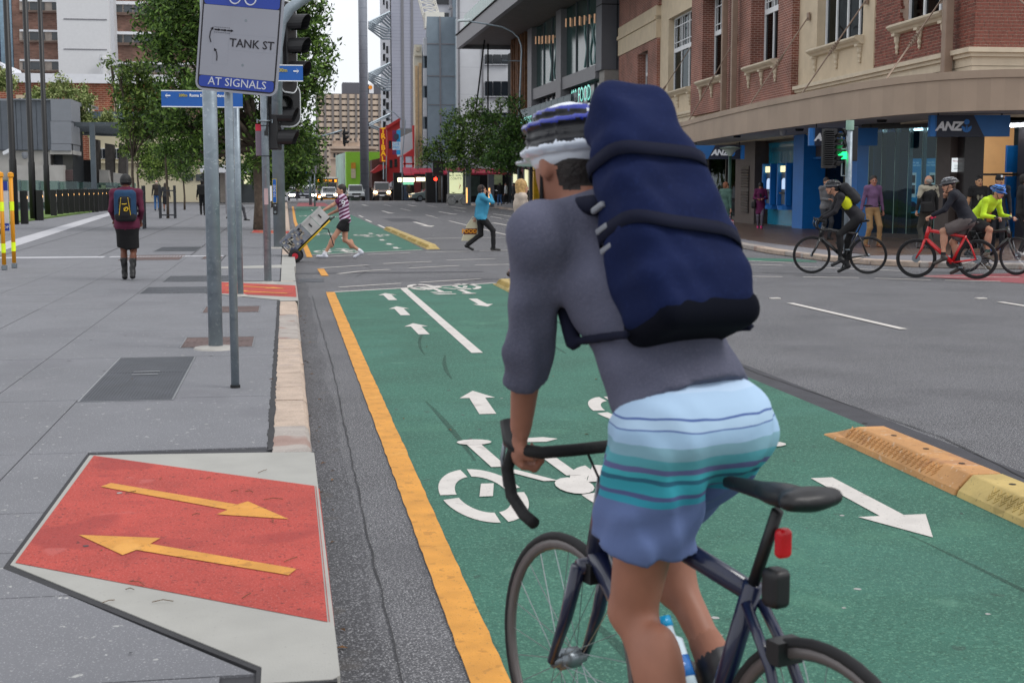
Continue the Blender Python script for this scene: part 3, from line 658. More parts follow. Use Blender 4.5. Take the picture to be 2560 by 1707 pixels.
# brick walls with holes
def brick_wall(parent, x0, x1, z0, z1, y=0., holes=(), indiv=None, swap=False):
    ch = .086; st = MB(); row = 0; z = z0; cnt = 0
    while z < z1-.01:
        L_ = .245 if row % 2 == 0 else .125; x = x0-(L_/2 if row % 4 < 2 else 0)
        while x < x1:
            a, b = max(x, x0)+.007, min(x+L_, x1)-.007; x += L_
            if b-a < .03: continue
            if any(a > h[0]-.06 and b < h[1]+.06 and z > h[2]-.04 and z+ch < h[3]+.04 for h in holes): continue
            d = rnd.uniform(0, .004); z2 = min(z+ch-.016, z1)
            bx = (a, b, y-.08, y+d, z, z2) if not swap else (-d, .08, -b, -a, z, z2)
            if indiv and cnt < 290 and indiv[0] < (a+b)/2 < indiv[1] and indiv[2] < z < indiv[3]:
                g = MB(); g.box(*bx); g.build('brick', M_bkr, parent); cnt += 1
            else: st.box(*bx)
        z += ch; row += 1
    st.build('brickwork', M_bkr, parent, kind='stuff')
# core mass (kept behind the skins)
ZT = 14.
g = MB()
s_c1, s_b1, s_b2, s_c3, s_end = FS(2176), FS(1991), FS(1738), FS(1648), 46.
g.box(0.1, 46, -12, -1.2, 3.4, ZT); g.build('core_wall', M_dark, bb); g = MB(); g.box(0.1, 46, -12, -7, 0, 3.39)
g.build('core_wall', M_dark, bb)
Zb = 5.0
def opening_wall(name, x0, x1, z0, z1, ops, m, y0=-.35, y1=0.):
    """wall panel with openings, made of boxes round the holes"""
    g = MB(); ops = sorted(ops); x = x0
    for a, b, c, d in ops:
        if a > x: g.box(x, a, y0, y1, z0, z1)
        g.box(a, b, y0, y1, z0, c); g.box(a, b, y0, y1, d, z1); x = b
    if x1 > x: g.box(x, x1, y0, y1, z0, z1)
    return g.build(name, m, bb)
def sash(x0, x1, z0, z1, n_, y=-.28, trans=None, par=None):
    f = MB(); t = .07
    f.box(x0, x0+t, y-.06, y+.04, z0, z1); f.box(x1-t, x1, y-.06, y+.04, z0, z1); f.box(x0+t, x1-t, y-.06, y+.04, z0, z0+t); f.box(x0+t, x1-t, y-.06, y+.04, z1-t, z1)
    trans = trans or z0+(z1-z0)*.56
    f.box(x0+t, x1-t, y-.06, y+.05, trans-.1, trans+.1)
    for i in range(1, n_):
        x = x0+(x1-x0)*i/n_; f.box(x-.045, x+.045, y-.06, y+.03, z0+t, trans-.1); f.box(x-.045, x+.045, y-.06, y+.03, trans+.1, z1-t)
    for i in range(n_):
        a, b = x0+(x1-x0)*i/n_+.05, x0+(x1-x0)*(i+1)/n_-.05
        f.box(a, b, y-.04, y+.02, trans+.35, trans+.39); f.box(a, b, y-.04, y+.02, z1-.45, z1-.41)
        for q in (.25, .75): f.box(a+(b-a)*q-.012, a+(b-a)*q+.012, y-.035, y+.015, trans+.1, z1-t)
    o = f.build('window', M_wwhite, par or bb); g = MB(); g.box(x0+t, x1-t, y-.035, y-.02, z0+t, z1-t); g.build('pane', M_gl_dark, o)
    return o
def sill(x0, x1, z, dy=0):
    g = MB(); vs = []; prof = [(a+dy, b) for a, b in [(-.05, -.02), (.22, -.02), (.3, -.06), (.3, -.1), (.24, -.16), (.17, -.2), (.12, -.26), (-.05, -.3)]]
    for x in (x0, x1): vs += [(x, y, z+dz) for y, dz in prof]
    n_ = len(prof); g.add(vs, [(k, (k+1)%n_, n_+(k+1)%n_, n_+k) for k in range(n_)]+[tuple(range(n_-1,-1,-1)), tuple(range(n_, 2*n_))])
    o = g.build('window_sill', M_creamm, bb)
    for i in range(3):
        x = x0+.22+(x1-x0-.44)*i/2; g = MB()
        g.lathe([(.02,-.85),(.05,-.8),(.035,-.74),(.07,-.66),(.05,-.58),(.09,-.5),(.1,-.38),(.13,-.3)], (x, .04+dy, z), 8); g.box(x-.12, x+.12, -.05+dy, .18+dy, z-.34, z-.27); g.build('bracket', M_creamm, o)
WZ0, WZ1 = 6.15, 9.7
wins = []   # (s0, s1)
w4 = (FS(2354), FS(2236)); w3 = (FS(2148), FS(2035)); w2b = (FS(1955), FS(1887)); w2a = (FS(1824), FS(1766)); w1 = (FS(1725), FS(1668)); w0_ = (FS(1620), FS(1600))
opening_wall('brick_backing', 0.02, s_c1, Zb, 11, [(w4[0], w4[1], WZ0, WZ1)], M_mortar, -.35, -.012)
brick_wall(bb, .0, s_c1-.01, Zb, 7.6, 0., holes=[(w4[0], w4[1], WZ0, WZ1)])
opening_wall('cream_bay', s_c1, s_b1+.25, Zb-.3, 12, [(w3[0], w3[1], WZ0, WZ1)], M_cream, -.35, .03)
opening_wall('brick_bay', s_b1, s_b2, Zb-.3, 12, [(w2b[0], w2b[1], WZ0, WZ1), (w2a[0], w2a[1], WZ0, WZ1)], M_brick, -.35, .28)
opening_wall('cream_bay', s_b2, s_c3, Zb-.3, 12, [(w1[0], w1[1], WZ0, WZ1)], M_cream, -.35, .03)
opening_wall('brick_bay', s_c3, 46, Zb-.3, 9.0, [(w0_[0], w0_[1], WZ0, 8.6), (38, 39.5, WZ0, 8.6)], M_brick, -.35, .2)
g = MB(); g.box(s_c3, 46, -.35, .26, 9.0, 10.6); g.box(s_c3, 46, -.35, .34, 9.9, 10.1); o = g.build('cream_frieze', M_cream, bb)
g = MB(); g.box(s_c3-.2, 46, -.35, .2, 10.6, 14); g.build('brick_bay', M_brick, bb)
for (a, b), n_ in ((w4, 3), (w3, 4), (w2b, 3), (w2a, 3), (w1, 3)): sash(a+.04, b-.04, WZ0, WZ1, n_)
sash(w0_[0]+.04, w0_[1]-.04, WZ0, 8.6, 3); sash(38.04, 39.46, WZ0, 8.6, 3)
for (a, b), dy in ((w4, 0), (w3, .03), (w2b, .28), (w2a, .28), (w1, .03)): sill(a-.12, b+.25, WZ0-.02, dy)
# lit office ceiling behind the nearest windows
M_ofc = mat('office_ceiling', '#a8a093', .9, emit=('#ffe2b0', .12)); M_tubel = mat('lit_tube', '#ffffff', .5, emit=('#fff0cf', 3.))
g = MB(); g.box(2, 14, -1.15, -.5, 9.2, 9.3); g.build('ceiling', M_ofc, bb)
g = MB(); g.box(3, 3.1, -1.15, -.6, 7.9, 7.96); g.box(8.2, 10.4, -.9, -.8, 7.85, 7.92); g.build('ceiling_glow_bar', M_tubel, bb)
# corner face towards the side street
g = MB(); g.box(.012, .3, -12, -.02, Zb, 11); g.build('brick_backing', M_mortar, bb)
brick_wall(bb, 0.0, 5.5, Zb, 7.2, swap=True, indiv=(0, 2.2, Zb-.01, 6.75))
# base course
g = MB()
for y0, y1, z0, z1 in [(-.1, .06, 3.3, 4.55), (-.1, .08, 4.56, 4.78), (-.1, .16, 4.78, 4.88), (-.1, .24, 4.88, 5.0)]:
    g.box(-y1, 46, -.5, y1, z0, z1); g.box(-y1, .1, -12, -.5, z0, z1)
g.build('base_course', M_creamm, bb)
# downpipes
for k, u in enumerate((2380, 1860, 1835)):
    s = FS(u); y = .16 if k == 0 else .4; g = MB(); hw = .13 if k == 0 else .1
    g.box(s-hw, s+hw, y, y+.22, 4.1, 12); o = g.build('downpipe', M_pipe, bb); bevel(o, .02)
    g = MB(); g.box(s-hw-.08, s+hw+.08, y-.1, y+.3, 4.2, 4.3); g.add([(s+hw, y+.05, 4.3), (s+hw+.28, y+.05, 4.3), (s+hw, y+.05, 4.75), (s+hw, y+.09, 4.3), (s+hw+.28, y+.09, 4.3), (s+hw, y+.09, 4.75)], [(0,1,2),(5,4,3),(0,3,4,1),(1,4,5,2),(2,5,3,0)]); g.build('pipe_foot', M_pipe, o)
# awning
def awn_path():
    pts = [(18.9,79),(17.0,60),(15.85,51),(15.05,43.5),(14.75,39),(14.62,35.2),(14.72,32.4),(15.05,30.7),(15.75,29.6),(16.9,29.05),(18.6,28.75),(24,27.9)]
    out = []
    for i in range(len(pts)-1):      # Catmull-Rom
        p0, p1, p2, p3 = [Vector(pts[min(max(i+d, 0), len(pts)-1)]) for d in (-1,0,1,2)]
        for k in range(4):
            t = k/4; out.append(.5*((2*p1)+(p2-p0)*t+(2*p0-5*p1+4*p2-p3)*t*t+(3*p1-p0-3*p2+p3)*t**3))
    out.append(Vector(pts[-1])); return out
aw = thing('awning', 'curved taupe metal awning running round the corner above the bank shopfront', 'awning', (16, 40, 3.3))
AP = awn_path(); AZ0, AZ1 = 3.3, 4.22
def off(i, d):
    a, b = AP[max(i-1, 0)], AP[min(i+1, len(AP)-1)]; t = (b-a).normalized(); return AP[i]+Vector((-t.y, t.x))*d*1.
cen = Vector((22, 45))
sgn = 1 if (off(5, .1)-cen).length < (AP[5]-cen).length else -1
for i in range(0, len(AP)-1, 1):
    g = MB(); 
    for (d0, d1, z0, z1) in ((0, .12, AZ0, AZ1-.18), (-.04, .12, AZ1-.178, AZ1)):
        a, b, c, d = off(i, sgn*d0), off(i+1, sgn*d0), off(i+1, sgn*d1), off(i, sgn*d1)
        g.add([(*a, z0), (*b, z0), (*c, z0), (*d, z0), (*a, z1), (*b, z1), (*c, z1), (*d, z1)], [(0,3,2,1),(4,5,6,7),(0,1,5,4),(1,2,6,5),(2,3,7,6),(3,0,4,7)])
    if i % 5 in (0,): fasc = g
    else: fasc.v, fasc.f, fasc.m = (lambda o: (fasc.v+g.v, fasc.f+[tuple(q+o for q in f) for f in g.f], fasc.m+g.m))(len(fasc.v))
    if i % 5 == 4 or i == len(AP)-2: fasc.build('fascia_panel', M_awn, aw, world=True)
g = MB(); poly = [tuple(off(i, sgn*.1)) for i in range(len(AP))]+[(24, 31), (17.02, 32.0)]+[(17.0+.0524*(y-32.2)-.02, y) for y in (36, 50, 64, 78)]
g.prism(poly, AZ0+.05, AZ0+.12); g.build('soffit', M_sof, aw, world=True)
g = MB(); g.prism(poly, AZ1-.1, AZ1-.05); g.build('deck', M_pipe, aw, world=True)
g = MB()
for y in (35, 41, 47): g.lathe([(.12, AZ0-.02), (.14, AZ0+.05)], (15.9, y, 0), 12)
g.build('downlight', M_dark, aw, world=True)
# tie rods holding the awning
M_rod = mat('tie_rod', '#8d7a6b', .5, metal=.3)
def rod(p, q, coil=True):
    g = MB(); p, q = Vector(p), Vector(q); g.tube([p, q], .022, 6); o = g.build('tie_rod', M_rod, aw, world=True)
    if coil:
        d = (q-p); L_ = d.length; d.normalize(); n_ = d.cross(Vector((0,0,1))).normalized(); b = n_.cross(d); pts = []
        for i in range(71): a = i/70*2*math.pi*7; r = .055*math.sin(math.pi*i/70)**.5 if 0 < i < 70 else 0; pts.append(p+d*(L_*.42+i/70*.75)+(n_*math.cos(a)+b*math.sin(a))*r)
        g = MB(); g.tube(pts, .014, 5); g.build('rod_spring', M_rod, o, world=True)
    g = MB(); g.obox(p, (0,.09,0), (.03,0,0), (0,0,.13)); g.build('rod_plate', M_pipe, o, world=True)
def FP(s, y, z): return Vector((CX, CY, 0))+Vector((fdir.x*s-fdir.y*y, fdir.y*s+fdir.x*y, z))
for (u, v), (u2, v2) in [((2018, 45), (1990, 236)), ((1854, 100), (1858, 265)), ((1733, 115), (1722, 295)), ((1658, 145), (1600, 300))]:
    pass
def awn_pt(u, z=AZ1): # nearest awning edge point seen at picture column u
    k = xat(u, 1.); best_ = min(AP[:34], key=lambda p: abs(p.x/p.y-k)); return Vector((best_.x+.08, best_.y, z))
for u, v, y, ua in ((2160, 0, .1, 1990), (2345, -4, .06, 2205), (2018, 42, .1, 1859), (1853, 99, .36, 1723), (1731, 112, .1, 1600)): rod(FP(FS(u), y, FZ(u, v)), awn_pt(ua))
rod((17.0, 32.0, 7.0), (18.3, 28.95, AZ1))

# ---- ground-floor bank shopfront
M_blue = mat('bank_blue', '#1273c6', .4, var=.05); M_navy = mat('bank_navy', '#0b1630', .4, var=.05); M_skyb = mat('bank_mid_blue', '#0f62a6', .4, var=.05)
M_stone = mat('brown_stone', '#4e433f', .45, var=.12, ns=5, bump=.1); M_dstone = mat('dark_brown_stone', '#241d1e', .3, var=.15, ns=6)
M_tealp = mat('teal_panel', '#1288ad', .12, var=.06, coat=.6)
M_signw = mat('sign_white', '#e8eaee', .5, var=.02); M_signb = mat('sign_logo_blue', '#1b74c4', .4, var=.02)
SY = -.45      # shopfront plane, local
ZF = .1
def shop(u): return FS(u)
def lp(mb, s0, s1, y0, y1, z0, z1): return mb.box(s0, s1, y0, y1, z0, z1)
g = MB(); g.box(shop(1886), shop(1838), -1., .0, ZF, AZ0+.05); g.build('stone_pier', M_stone, bb)
lo_, hi_ = shop(1873), shop(1855)
f = MB(); f.box(lo_, hi_, .0, .03, .5, 2.35); lf = f.build('louvre_vent', M_dstone, bb); g = MB()
for i in range(16):
    z = .55+i*.11
    if i == 8: continue
    g.obox(((lo_+hi_)/2, .05, z), ((hi_-lo_)/2-.03, 0, 0), (0, .04, -.03), (0, 0, .006))
g.build('louvre_blades', M_stone, lf, kind='stuff')
# cash machine bay
a0, a1 = shop(1990), shop(1889)
g = MB(); g.box(a0, a1, -1., -.5, ZF, AZ0-.1); g.build('cash_machine_wall', M_tealp, bb); g = MB(); g.box(a0, a1, -.99, -.4, AZ0-.1, AZ0+.04); g.build('bulkhead', M_dstone, bb)
# bills: stylised blue drips band above the machines
g = MB(); rr = random.Random(2)
x = a0+.1
while x < a1-.5:
    w_ = rr.uniform(.05, .12); g.box(x, x+w_, -.5, -.494, 2.9-rr.uniform(.25, .9), 2.9); x += w_+rr.uniform(.02, .1)
g.box(a0+.05, a1-.3, -.5, -.495, 2.85, 3.02); g.build('printed_streaks', mat('streak_print', '#0a5f7e', .3), bb, kind='stuff')
M_mach = mat('machine_steel', '#7d858b', .35, metal=.7); M_scr = mat('lit_screen', '#cfe2f5', .3, emit=('#bcd8ff', .5)); M_scry = mat('lit_panel', '#f3ecc0', .3, emit=('#fff2b0', .9))
def bankmachine(s, label):
    t = thing('cash_machine', label, 'cash machine', FP(s, -.48, ZF), TH, 'cash machines in the teal wall')
    g = MB(); g.box(-.55, .55, -.02, .22, .75, 2.2); g.box(-.55, -.45, -.02, .4, .75, 2.3); g.box(.45, .55, -.02, .4, .75, 2.3); bevel(g.build('housing', M_blue, t), .02)
    g = MB(); g.box(-.4, .4, .22, .26, .8, 2.05); g.build('front_plate', M_mach, t)
    g = MB(); g.obox((0, .29, 1.55), (.2, 0, 0), (0, .02, -.04), (0, .0, .16)); g.build('screen', M_scr, t)
    g = MB(); g.box(-.42, .42, .2, .3, 1.98, 2.2); g.build('lit_header', M_scry, t)
    g = MB(); g.box(-.3, .3, .26, .38, 1.18, 1.24)
    for i in range(4):
        for j in range(3): g.box(-.1+i*.05, -.065+i*.05, .38, .39, 1.2+j*.012, 1.208+j*.012)
    g.build('keypad_shelf', M_dstone, t)
    g = MB(); g.lathe([(.4, -.1+.75-.05), (.42, .75)], (0, .1, 0), 14); g.build('shelf', M_blue, t)
bankmachine(a0+(a1-a0)*.40, 'brightly lit cash machine nearer the blue column'); bankmachine(a0+(a1-a0)*.78, 'dimmer cash machine behind the woman in the purple coat')
g = MB(); g.box(shop(2016), shop(1990), -1., .12, ZF, AZ0+.03); g.build('blue_pier', M_blue, bb)
g = MB(); g.box(shop(2170), shop(2134), -1., .1, ZF, AZ0+.03); g.build('blue_pier', M_blue, bb)
# entrance bay
e0, e1 = shop(2134), shop(2016)
g = MB(); g.box(e0, e1, -4, -3.9, ZF, 3.3); g.build('rear_wall', mat('bank_interior', '#28405a', .8, var=.2), bb)
g = MB(); g.box(e0, e1, -.6, -.3, 2.55, 3.3); g.build('sign_bulkhead', M_stone, bb); g = MB(); g.box(e0, e1, -.6, -.2, 2.48, 2.55); g.build('door_head', M_skyb, bb)
text('lettering', 'ANZ', .5, M_signw, bb, ((e0+e1)/2+.4, -.29, 2.95), (HP, 0, math.pi), bold=.02)
g = MB(); g.box(e0+.2, e0+.25, -.62, -.56, ZF, 2.48); g.box((e0+e1)/2, (e0+e1)/2+.05, -.62, -.56, ZF, 2.48); g.box(e1-.3, e1-.25, -.62, -.56, ZF, 2.48); g.box(e1-1.1, e1-.3, -.7, -.6, ZF, 2.48); g.build('door_frame', M_navy, bb)
g = MB(); g.box(e0, e1-.3, -.6, -.59, ZF, 2.48); g.build('door_glass', M_gl_dark, bb)
# left shop window
l0, l1 = shop(1838), 30.
g = MB(); g.box(l0, l1, -.5, -.49, .3, 3.0); g.build('shop_glass', M_gl_clear, bb); g = MB(); g.box(l0, 46, -.6, -.4, ZF, .3); g.box(l0, 46, -.6, -.4, 3.0, 3.35)
for x in (l0, l0+3, l0+6, l0+9): g.box(x, x+.1, -.56, -.42, .3, 3.0)
g.build('shop_frame', M_dstone, bb)
g = MB(); g.box(l0, 30, -3, -2.9, ZF, 3.3); g.build('rear_wall', mat('pale_interior', '#8d8778', .8, var=.3, ns=1.5), bb); g = MB(); g.box(30, 46, -.8, -.4, ZF, 3.3); g.build('stone_pier', M_stone, bb)
# splayed glass corner
Ga = Vector((xat(2170, 37.6), 37.6)); Gb = Vector((xat(2373, 35.2), 35.2)); gd = (Gb-Ga).normalized(); gn = Vector((-gd.y, gd.x)); ang = math.atan2(gd.y, gd.x)
cg = thing('glass_shopfront', 'tall splayed glass shopfront of the bank with blue posters inside', 'shop window', (Ga.x, Ga.y, ZF), ang)
GL = (Gb-Ga).length
M_edge = mat('glass_edge', '#7fa3a0', .2, var=.02)
np_ = 6
for i in range(np_):
    a, b = GL*i/np_+.012, GL*(i+1)/np_-.012; g = MB(); g.box(a, b, 0, .012, .12, 3.1); g.build('glass_panel', M_gl_clear, cg)
    g = MB(); g.box(a-.02, a-.004, .0, .2, .12, 3.1); g.build('glass_fin', M_edge, cg)
g = MB(); g.box(0, GL, -.03, .05, 0, .12); g.build('plinth', M_dstone, cg); g = MB(); g.box(-.2, GL+.2, -.1, .2, 3.1, 3.25); g.build('head', M_dstone, cg)
g = MB(); g.box(-1, GL+2, 3.2, 3.3, 0, 3.2); g.build('rear_wall', mat('bank_interior2', '#2c4753', .7, var=.45, ns=1.2), cg)
g = MB(); g.box(-.6, 1.2, .25, .3, .0, 3.0); g.build('blue_partition', M_skyb, cg)
g = MB(); g.box(-1, GL+2, 0, 3.3, -.05, .0); g.box(-1, GL+2, 0.2, 3.3, 3.14, 3.2); g.build('interior_floor', mat('interior_tile', '#3a4146', .3), cg)
for i in range(3): g = MB(); g.box(.8+i*1.3, .8+i*1.3+.9, 2.1, 2.6, 0, .95+.1*i); g.build('counter', [M_skyb, M_dstone, M_blue][i], cg)
g = MB()
for i in range(3): g.box(.5+i*1.5, 1.5+i*1.5, 1.2, 1.32, 3.08, 3.13)
g.build('ceiling_glow_bar', mat('added_shop_tube', '#ffffff', .5, emit=('#f4f8ff', 14)), cg, kind='stuff')  # bright tubes added to light up the interior behind the glass
M_post = mat('poster_blue_glow', '#1c86b8', .4, var=.05, emit=('#1c86b8', .8)); M_phw = mat('poster_white_glow', '#e6edf0', .4, var=.02, emit=('#e6edf0', .6)); M_phd = mat('poster_dark', '#26343c', .4)  # blue and white prints emit, standing in for shop light on them
for i in range(4):
    x = .55+i*GL*.235; t = thing('poster', ['blue poster with a phone picture, leftmost in the glass shopfront', 'blue phone poster second from the left in the glass shopfront', 'blue phone poster behind the man in the black and cream jacket', 'blue phone poster beside the brown stone pier'][i], 'poster', (Ga.x+gd.x*x+gn.x*.5*1, Ga.y+gd.y*x+gn.y*.5*1, 1.1), ang, 'blue phone posters')
    g = MB(); g.box(-.27, .27, 0, .02, -.3, 1.25); g.build('panel', M_post, t)
    g = MB(); g.box(-.1, .1, -.008, 0, .15, .85); o = g.build('phone_picture', M_phw, t); g = MB(); g.box(-.075, .075, -.014, -.008, .25, .5); g.box(-.075, .075, -.014, -.008, .56, .78); g.build('phone_screen', M_phd, o)
    text('lettering', 'Get the app\nyour bank uses', .075, M_phw, t, (0, -.006, 1.1), (HP, 0, 0))
    g = MB(); g.box(-.24, .24, -.006, 0, -.12, -.1); g.lathe([(.15, -.006), (.15, 0)], (0, 0, -.12), 16, axis=1); g.build('dial_print', M_skyb, t)
def at_box(name, u0, u1, Y, dep, z0, z1, m, par):
    g = MB(); g.box(xat(u0, Y), xat(u1, Y), Y, Y+dep, z0, z1); return g.build(name, m, par, world=True)
cb_ = thing('corner_entrance', 'stone-clad corner entrance of the bank with warm lit hallway', 'entrance', (xat(2400, 34), 34, ZF))
at_box('stone_pier', 2373, 2408, 34.4, .8, ZF, 3.4, M_stone, cb_); at_box('dark_pier', 2409, 2457, 34.0, 1.2, ZF, 3.4, M_dstone, cb_)
M_warm = mat('glowing_plaster', '#b08a5c', .8, var=.05, emit=('#ffc080', .22))  # emission in the plaster stands for warm lamp light on the hall wall
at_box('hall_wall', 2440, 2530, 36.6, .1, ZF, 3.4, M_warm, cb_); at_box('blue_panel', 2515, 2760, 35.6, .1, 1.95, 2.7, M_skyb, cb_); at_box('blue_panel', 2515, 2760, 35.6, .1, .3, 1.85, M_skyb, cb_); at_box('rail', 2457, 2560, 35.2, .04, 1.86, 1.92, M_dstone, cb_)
at_box('dark_pier', 2600, 2700, 34.0, 1.2, ZF, 3.4, M_dstone, cb_); at_box('rear_wall', 2500, 2900, 37, .1, ZF, 3.4, mat('bank_interior', '#28405a'), cb_)
g = MB(); x = xat(2535, 35.4); g.lathe([(.07, 3.22), (.07, 3.24)], (x, 35.4, 0), 10); g.build('downlight', mat('lamp_warm', '#ffffff', .4, emit=('#ffd9a0', 12)), cb_, world=True)
pl = thing('notice', 'white printed notice with a red heading on the brown stone pier', 'notice', (xat(2389, 34.38), 34.37, 1.95))
g = MB(); g.box(-.13, .13, 0, .02, 0, .37); g.build('sheet', M_phw, pl)
text('lettering', 'Notice', .08, mat('sign_red', '#c02a30', .5), pl, (0, -.004, .29), (HP, 0, 0)); text('lettering', 'branch\nhours\nenquiries', .045, M_phd, pl, (0, -.004, .13), (HP, 0, 0))
# bank signs hanging under the awning
def anz_sign(cx, cy, z0, w_, h_, label, rz=0, rev=False):
    t = thing('bank_sign', label, 'sign', (cx, cy, z0), rz, 'blue and navy bank signs under the awning')
    g = MB(); g.box(-w_/2, w_/2, 0, .18, 0, h_); g.build('box', M_skyb, t)
    s = -1 if rev else 1
    g = MB(); pl_ = [(-.40*w_,0),(-.30*w_*0-.42*w_*0+(-.40*w_),h_),(.06*w_,h_),(.2*w_,0)]
    pl_ = [(-.42*w_, 0), (-.42*w_, h_), (.04*w_, h_), (.18*w_, 0)]
    vs = [(s*x, -.006, z) for x, z in pl_]; g.add(vs, [(0,3,2,1) if not rev else (0,1,2,3)]); g.build('navy_panel', M_navy, t)
    g = MB(); g.add([(s*x, -.007, z) for x, z in [(-w_/2,0),(-w_/2,h_),(-.45*w_,h_),(-.43*w_,0)]], [(0,3,2,1) if not rev else (0,1,2,3)]); g.build('light_edge', M_signb, t)
    lx = -.27*w_ if not rev else .04*w_
    o = text('lettering', 'ANZ', h_*.56, M_signw, t, (lx, -.012, h_*.46), (HP, 0, 0), bold=.014, sx=1.05, sp_=.93, shear=.25)
    ex = lx+.225*w_; g = MB(); r = h_*.13
    g.lathe([(r, -.016), (r, -.008)], (ex, 0, h_*.68), 16, axis=1)
    for q in (-1, 1):
        pp = [(ex+q*r*.15, h_*.18), (ex+q*r*.5, h_*.42), (ex+q*r*1.7, h_*.5), (ex+q*r*1.9, h_*.4), (ex+q*r*1.2, h_*.24)]
        g.add([(x, -.015, z) for x, z in pp], [tuple(range(5)) if q < 0 else tuple(range(4,-1,-1))])
    pp = [(ex-r*.3, h_*.2), (ex+r*.3, h_*.2), (ex+r*.25, h_*.5), (ex-r*.25, h_*.5)]; g.add([(x, -.0165, z) for x, z in pp], [(0,1,2,3)])
    g.build('emblem', M_signb, t)
    g = MB(); g.box(-w_*.4, -w_*.4+.03, .07, .1, h_, h_+.12); g.box(w_*.4, w_*.4+.03, .07, .1, h_, h_+.12); g.build('hanger', M_dark, t)
    return t
def sign_px(u0, u1, v0, v1, Y): a, b = A(u0, v1, Y), A(u1, v0, Y); return ((a.x+b.x)/2, Y, a.z, b.x-a.x, b.z-a.z)
yw = -YAW
anz_sign(*sign_px(2331, 2519, 289, 341, 31.6), 'right-hand navy and blue bank sign with white letters, under the awning corner', yw)
anz_sign(*sign_px(2027, 2190, 321, 364, 36.4), 'middle bank sign partly hidden by the traffic signal', yw)
anz_sign(*sign_px(1728, 1859, 364, 398, 46.5), 'left-hand bank sign beside the green lamp post', yw, True)
g = MB(); g.lathe([(.02,3.05),(.09,3.1),(.12,3.2),(.1,3.32)], (0,0,0), 14); cctv = thing('ceiling_camera', 'small pale dome camera under the awning near the cash machines', 'camera', (xat(1955, 42), 42, 0)); g.build('dome', M_sof, cctv); cctv.location.z = .1

# ============================================================ far right side of the street
M_gpan = mat('grey_panel', '#5d6068', .5, var=.06, ns=1); M_gpan2 = mat('grey_panel_light', '#7b7b80', .5, var=.05); M_conc = mat('raw_concrete', '#8f8c88', .85, var=.12, ns=1.5, bump=.2, bs=10, dirt=.3)
M_plank = mat('soffit_planks', '#6d6765', .6, var=.12, ns=2, stripes=(1, 5., '#4f4a49', .12)); M_wood = mat('timber_battens', '#6e4a30', .7, var=.3, ns=3)
M_winB = mat('dark_window', '#23282e', .15, var=.2, ns=.5); M_tw = mat('teal_window', '#244745', .12, var=.35, ns=.35)
X2, Y2 = 18.3, 79.
gb = bld('food_hall_building', 'modern grey building with big overhanging roof and glass balcony, beyond the brick bank', (X2, Y2, 0))
def W(mb, name, m, par=gb, **k): return mb.build(name, m, par, world=True, **k)
g = MB(); g.box(X2+1.5, 40, Y2+.5, 122, 0, 13.2); W(g, 'core_wall', M_dark)
g = MB(); g.box(X2, 22, Y2-.3, Y2+1.2, 8.3, 30); W(g, 'grey_box', M_gpan)
for z in (12., 15.6): g = MB(); g.box(X2-.02, 22, Y2-.32, Y2+1.22, z, z+.05); W(g, 'panel_joint', M_dark)
g = MB(); g.box(X2+.9, X2+.94, Y2-.33, Y2-.3, 8.3, 20); W(g, 'panel_joint', M_dark)
g = MB(); g.box(X2+.2, 22, Y2-.2, Y2+1.1, 3.3, 8.3); W(g, 'concrete_wall', M_conc)
for y in (90.2, 101.2): g = MB(); g.box(X2-.1, X2+1.2, y, y+1.7, 5.4, 13.2); W(g, 'column', M_gpan2)
for (a, b) in ((80.3, 90.2), (91.9, 101.2)):
    g = MB(); g.box(X2+.3, X2+.36, a, b, 8.7, 13.2); W(g, 'upper_glass', M_tw)
    g = MB(); g.box(X2, X2+.5, a, b, 7.9, 8.7); W(g, 'grey_band', M_gpan2)
    g = MB(); g.box(X2+.5, X2+.56, a, b, 5.5, 7.9); W(g, 'lower_glass', M_winB)
    g = MB(); n_ = 5
    for i in range(1, n_): yy = a+(b-a)*i/n_; g.box(X2+.4, X2+.5, yy, yy+.08, 5.5, 7.9); 
    for i in range(1, 3): yy = a+(b-a)*i/3; g.box(X2+.22, X2+.3, yy, yy+.07, 8.7, 13.2)
    W(g, 'mullions', M_gpan, kind='stuff')
    # pendant lamps seen through the glass
    g = MB(); n_ = 7
    for i in range(n_): yy = a+(b-a)*(i+.5)/n_; g.tube([(X2+.1, yy, 11.2+.12*i), (X2+.1, yy, 11.75+.12*i)], .05, 6)
    W(g, 'hanging_lamps', mat('copper_lamp', '#b08468', .4, emit=('#ffcba0', .2)), kind='stuff')
    g = MB(); rr = random.Random(4)
    for i in range(5):
        yy = a+(b-a)*rr.random(); pts = [(X2+.26, yy+.3*math.sin(k*.9+i), 8.9+k*.35) for k in range(9)]; g.tube(pts, .045, 5)
    W(g, 'glass_artwork', mat('pale_ribbon', '#86a7a8', .3), kind='stuff')
g = MB(); g.box(X2-1.0, X2+.5, 80.4, 102, 5.2, 5.62); W(g, 'balcony_slab', mat('white_slab', '#cfcac2', .7, dirt=.3))
for i in range(10): y = 81+i*2; g = MB(); g.box(X2-.95, X2-.92, y+.04, y+1.96, 5.62, 7.1); W(g, 'balustrade_panel', M_gl_teal)
g = MB(); g.box(X2-.96, X2-.9, 81, 101, 7.1, 7.14); W(g, 'handrail', M_gl_teal)
M_ltr = mat('mint_letters', '#8fe0d2', .4, emit=('#8ff0dd', .5))
text('lettering', '400 FOOD', 1.35, M_ltr, gb, (-.15, 83.8-Y2, 7.1), (HP, 0, -HP), sx=.95)
text('lettering', '400 GEORGE', .8, M_ltr, gb, (-1.0, 98.4-Y2, 6.2), (HP, 0, -HP), sx=1.0)
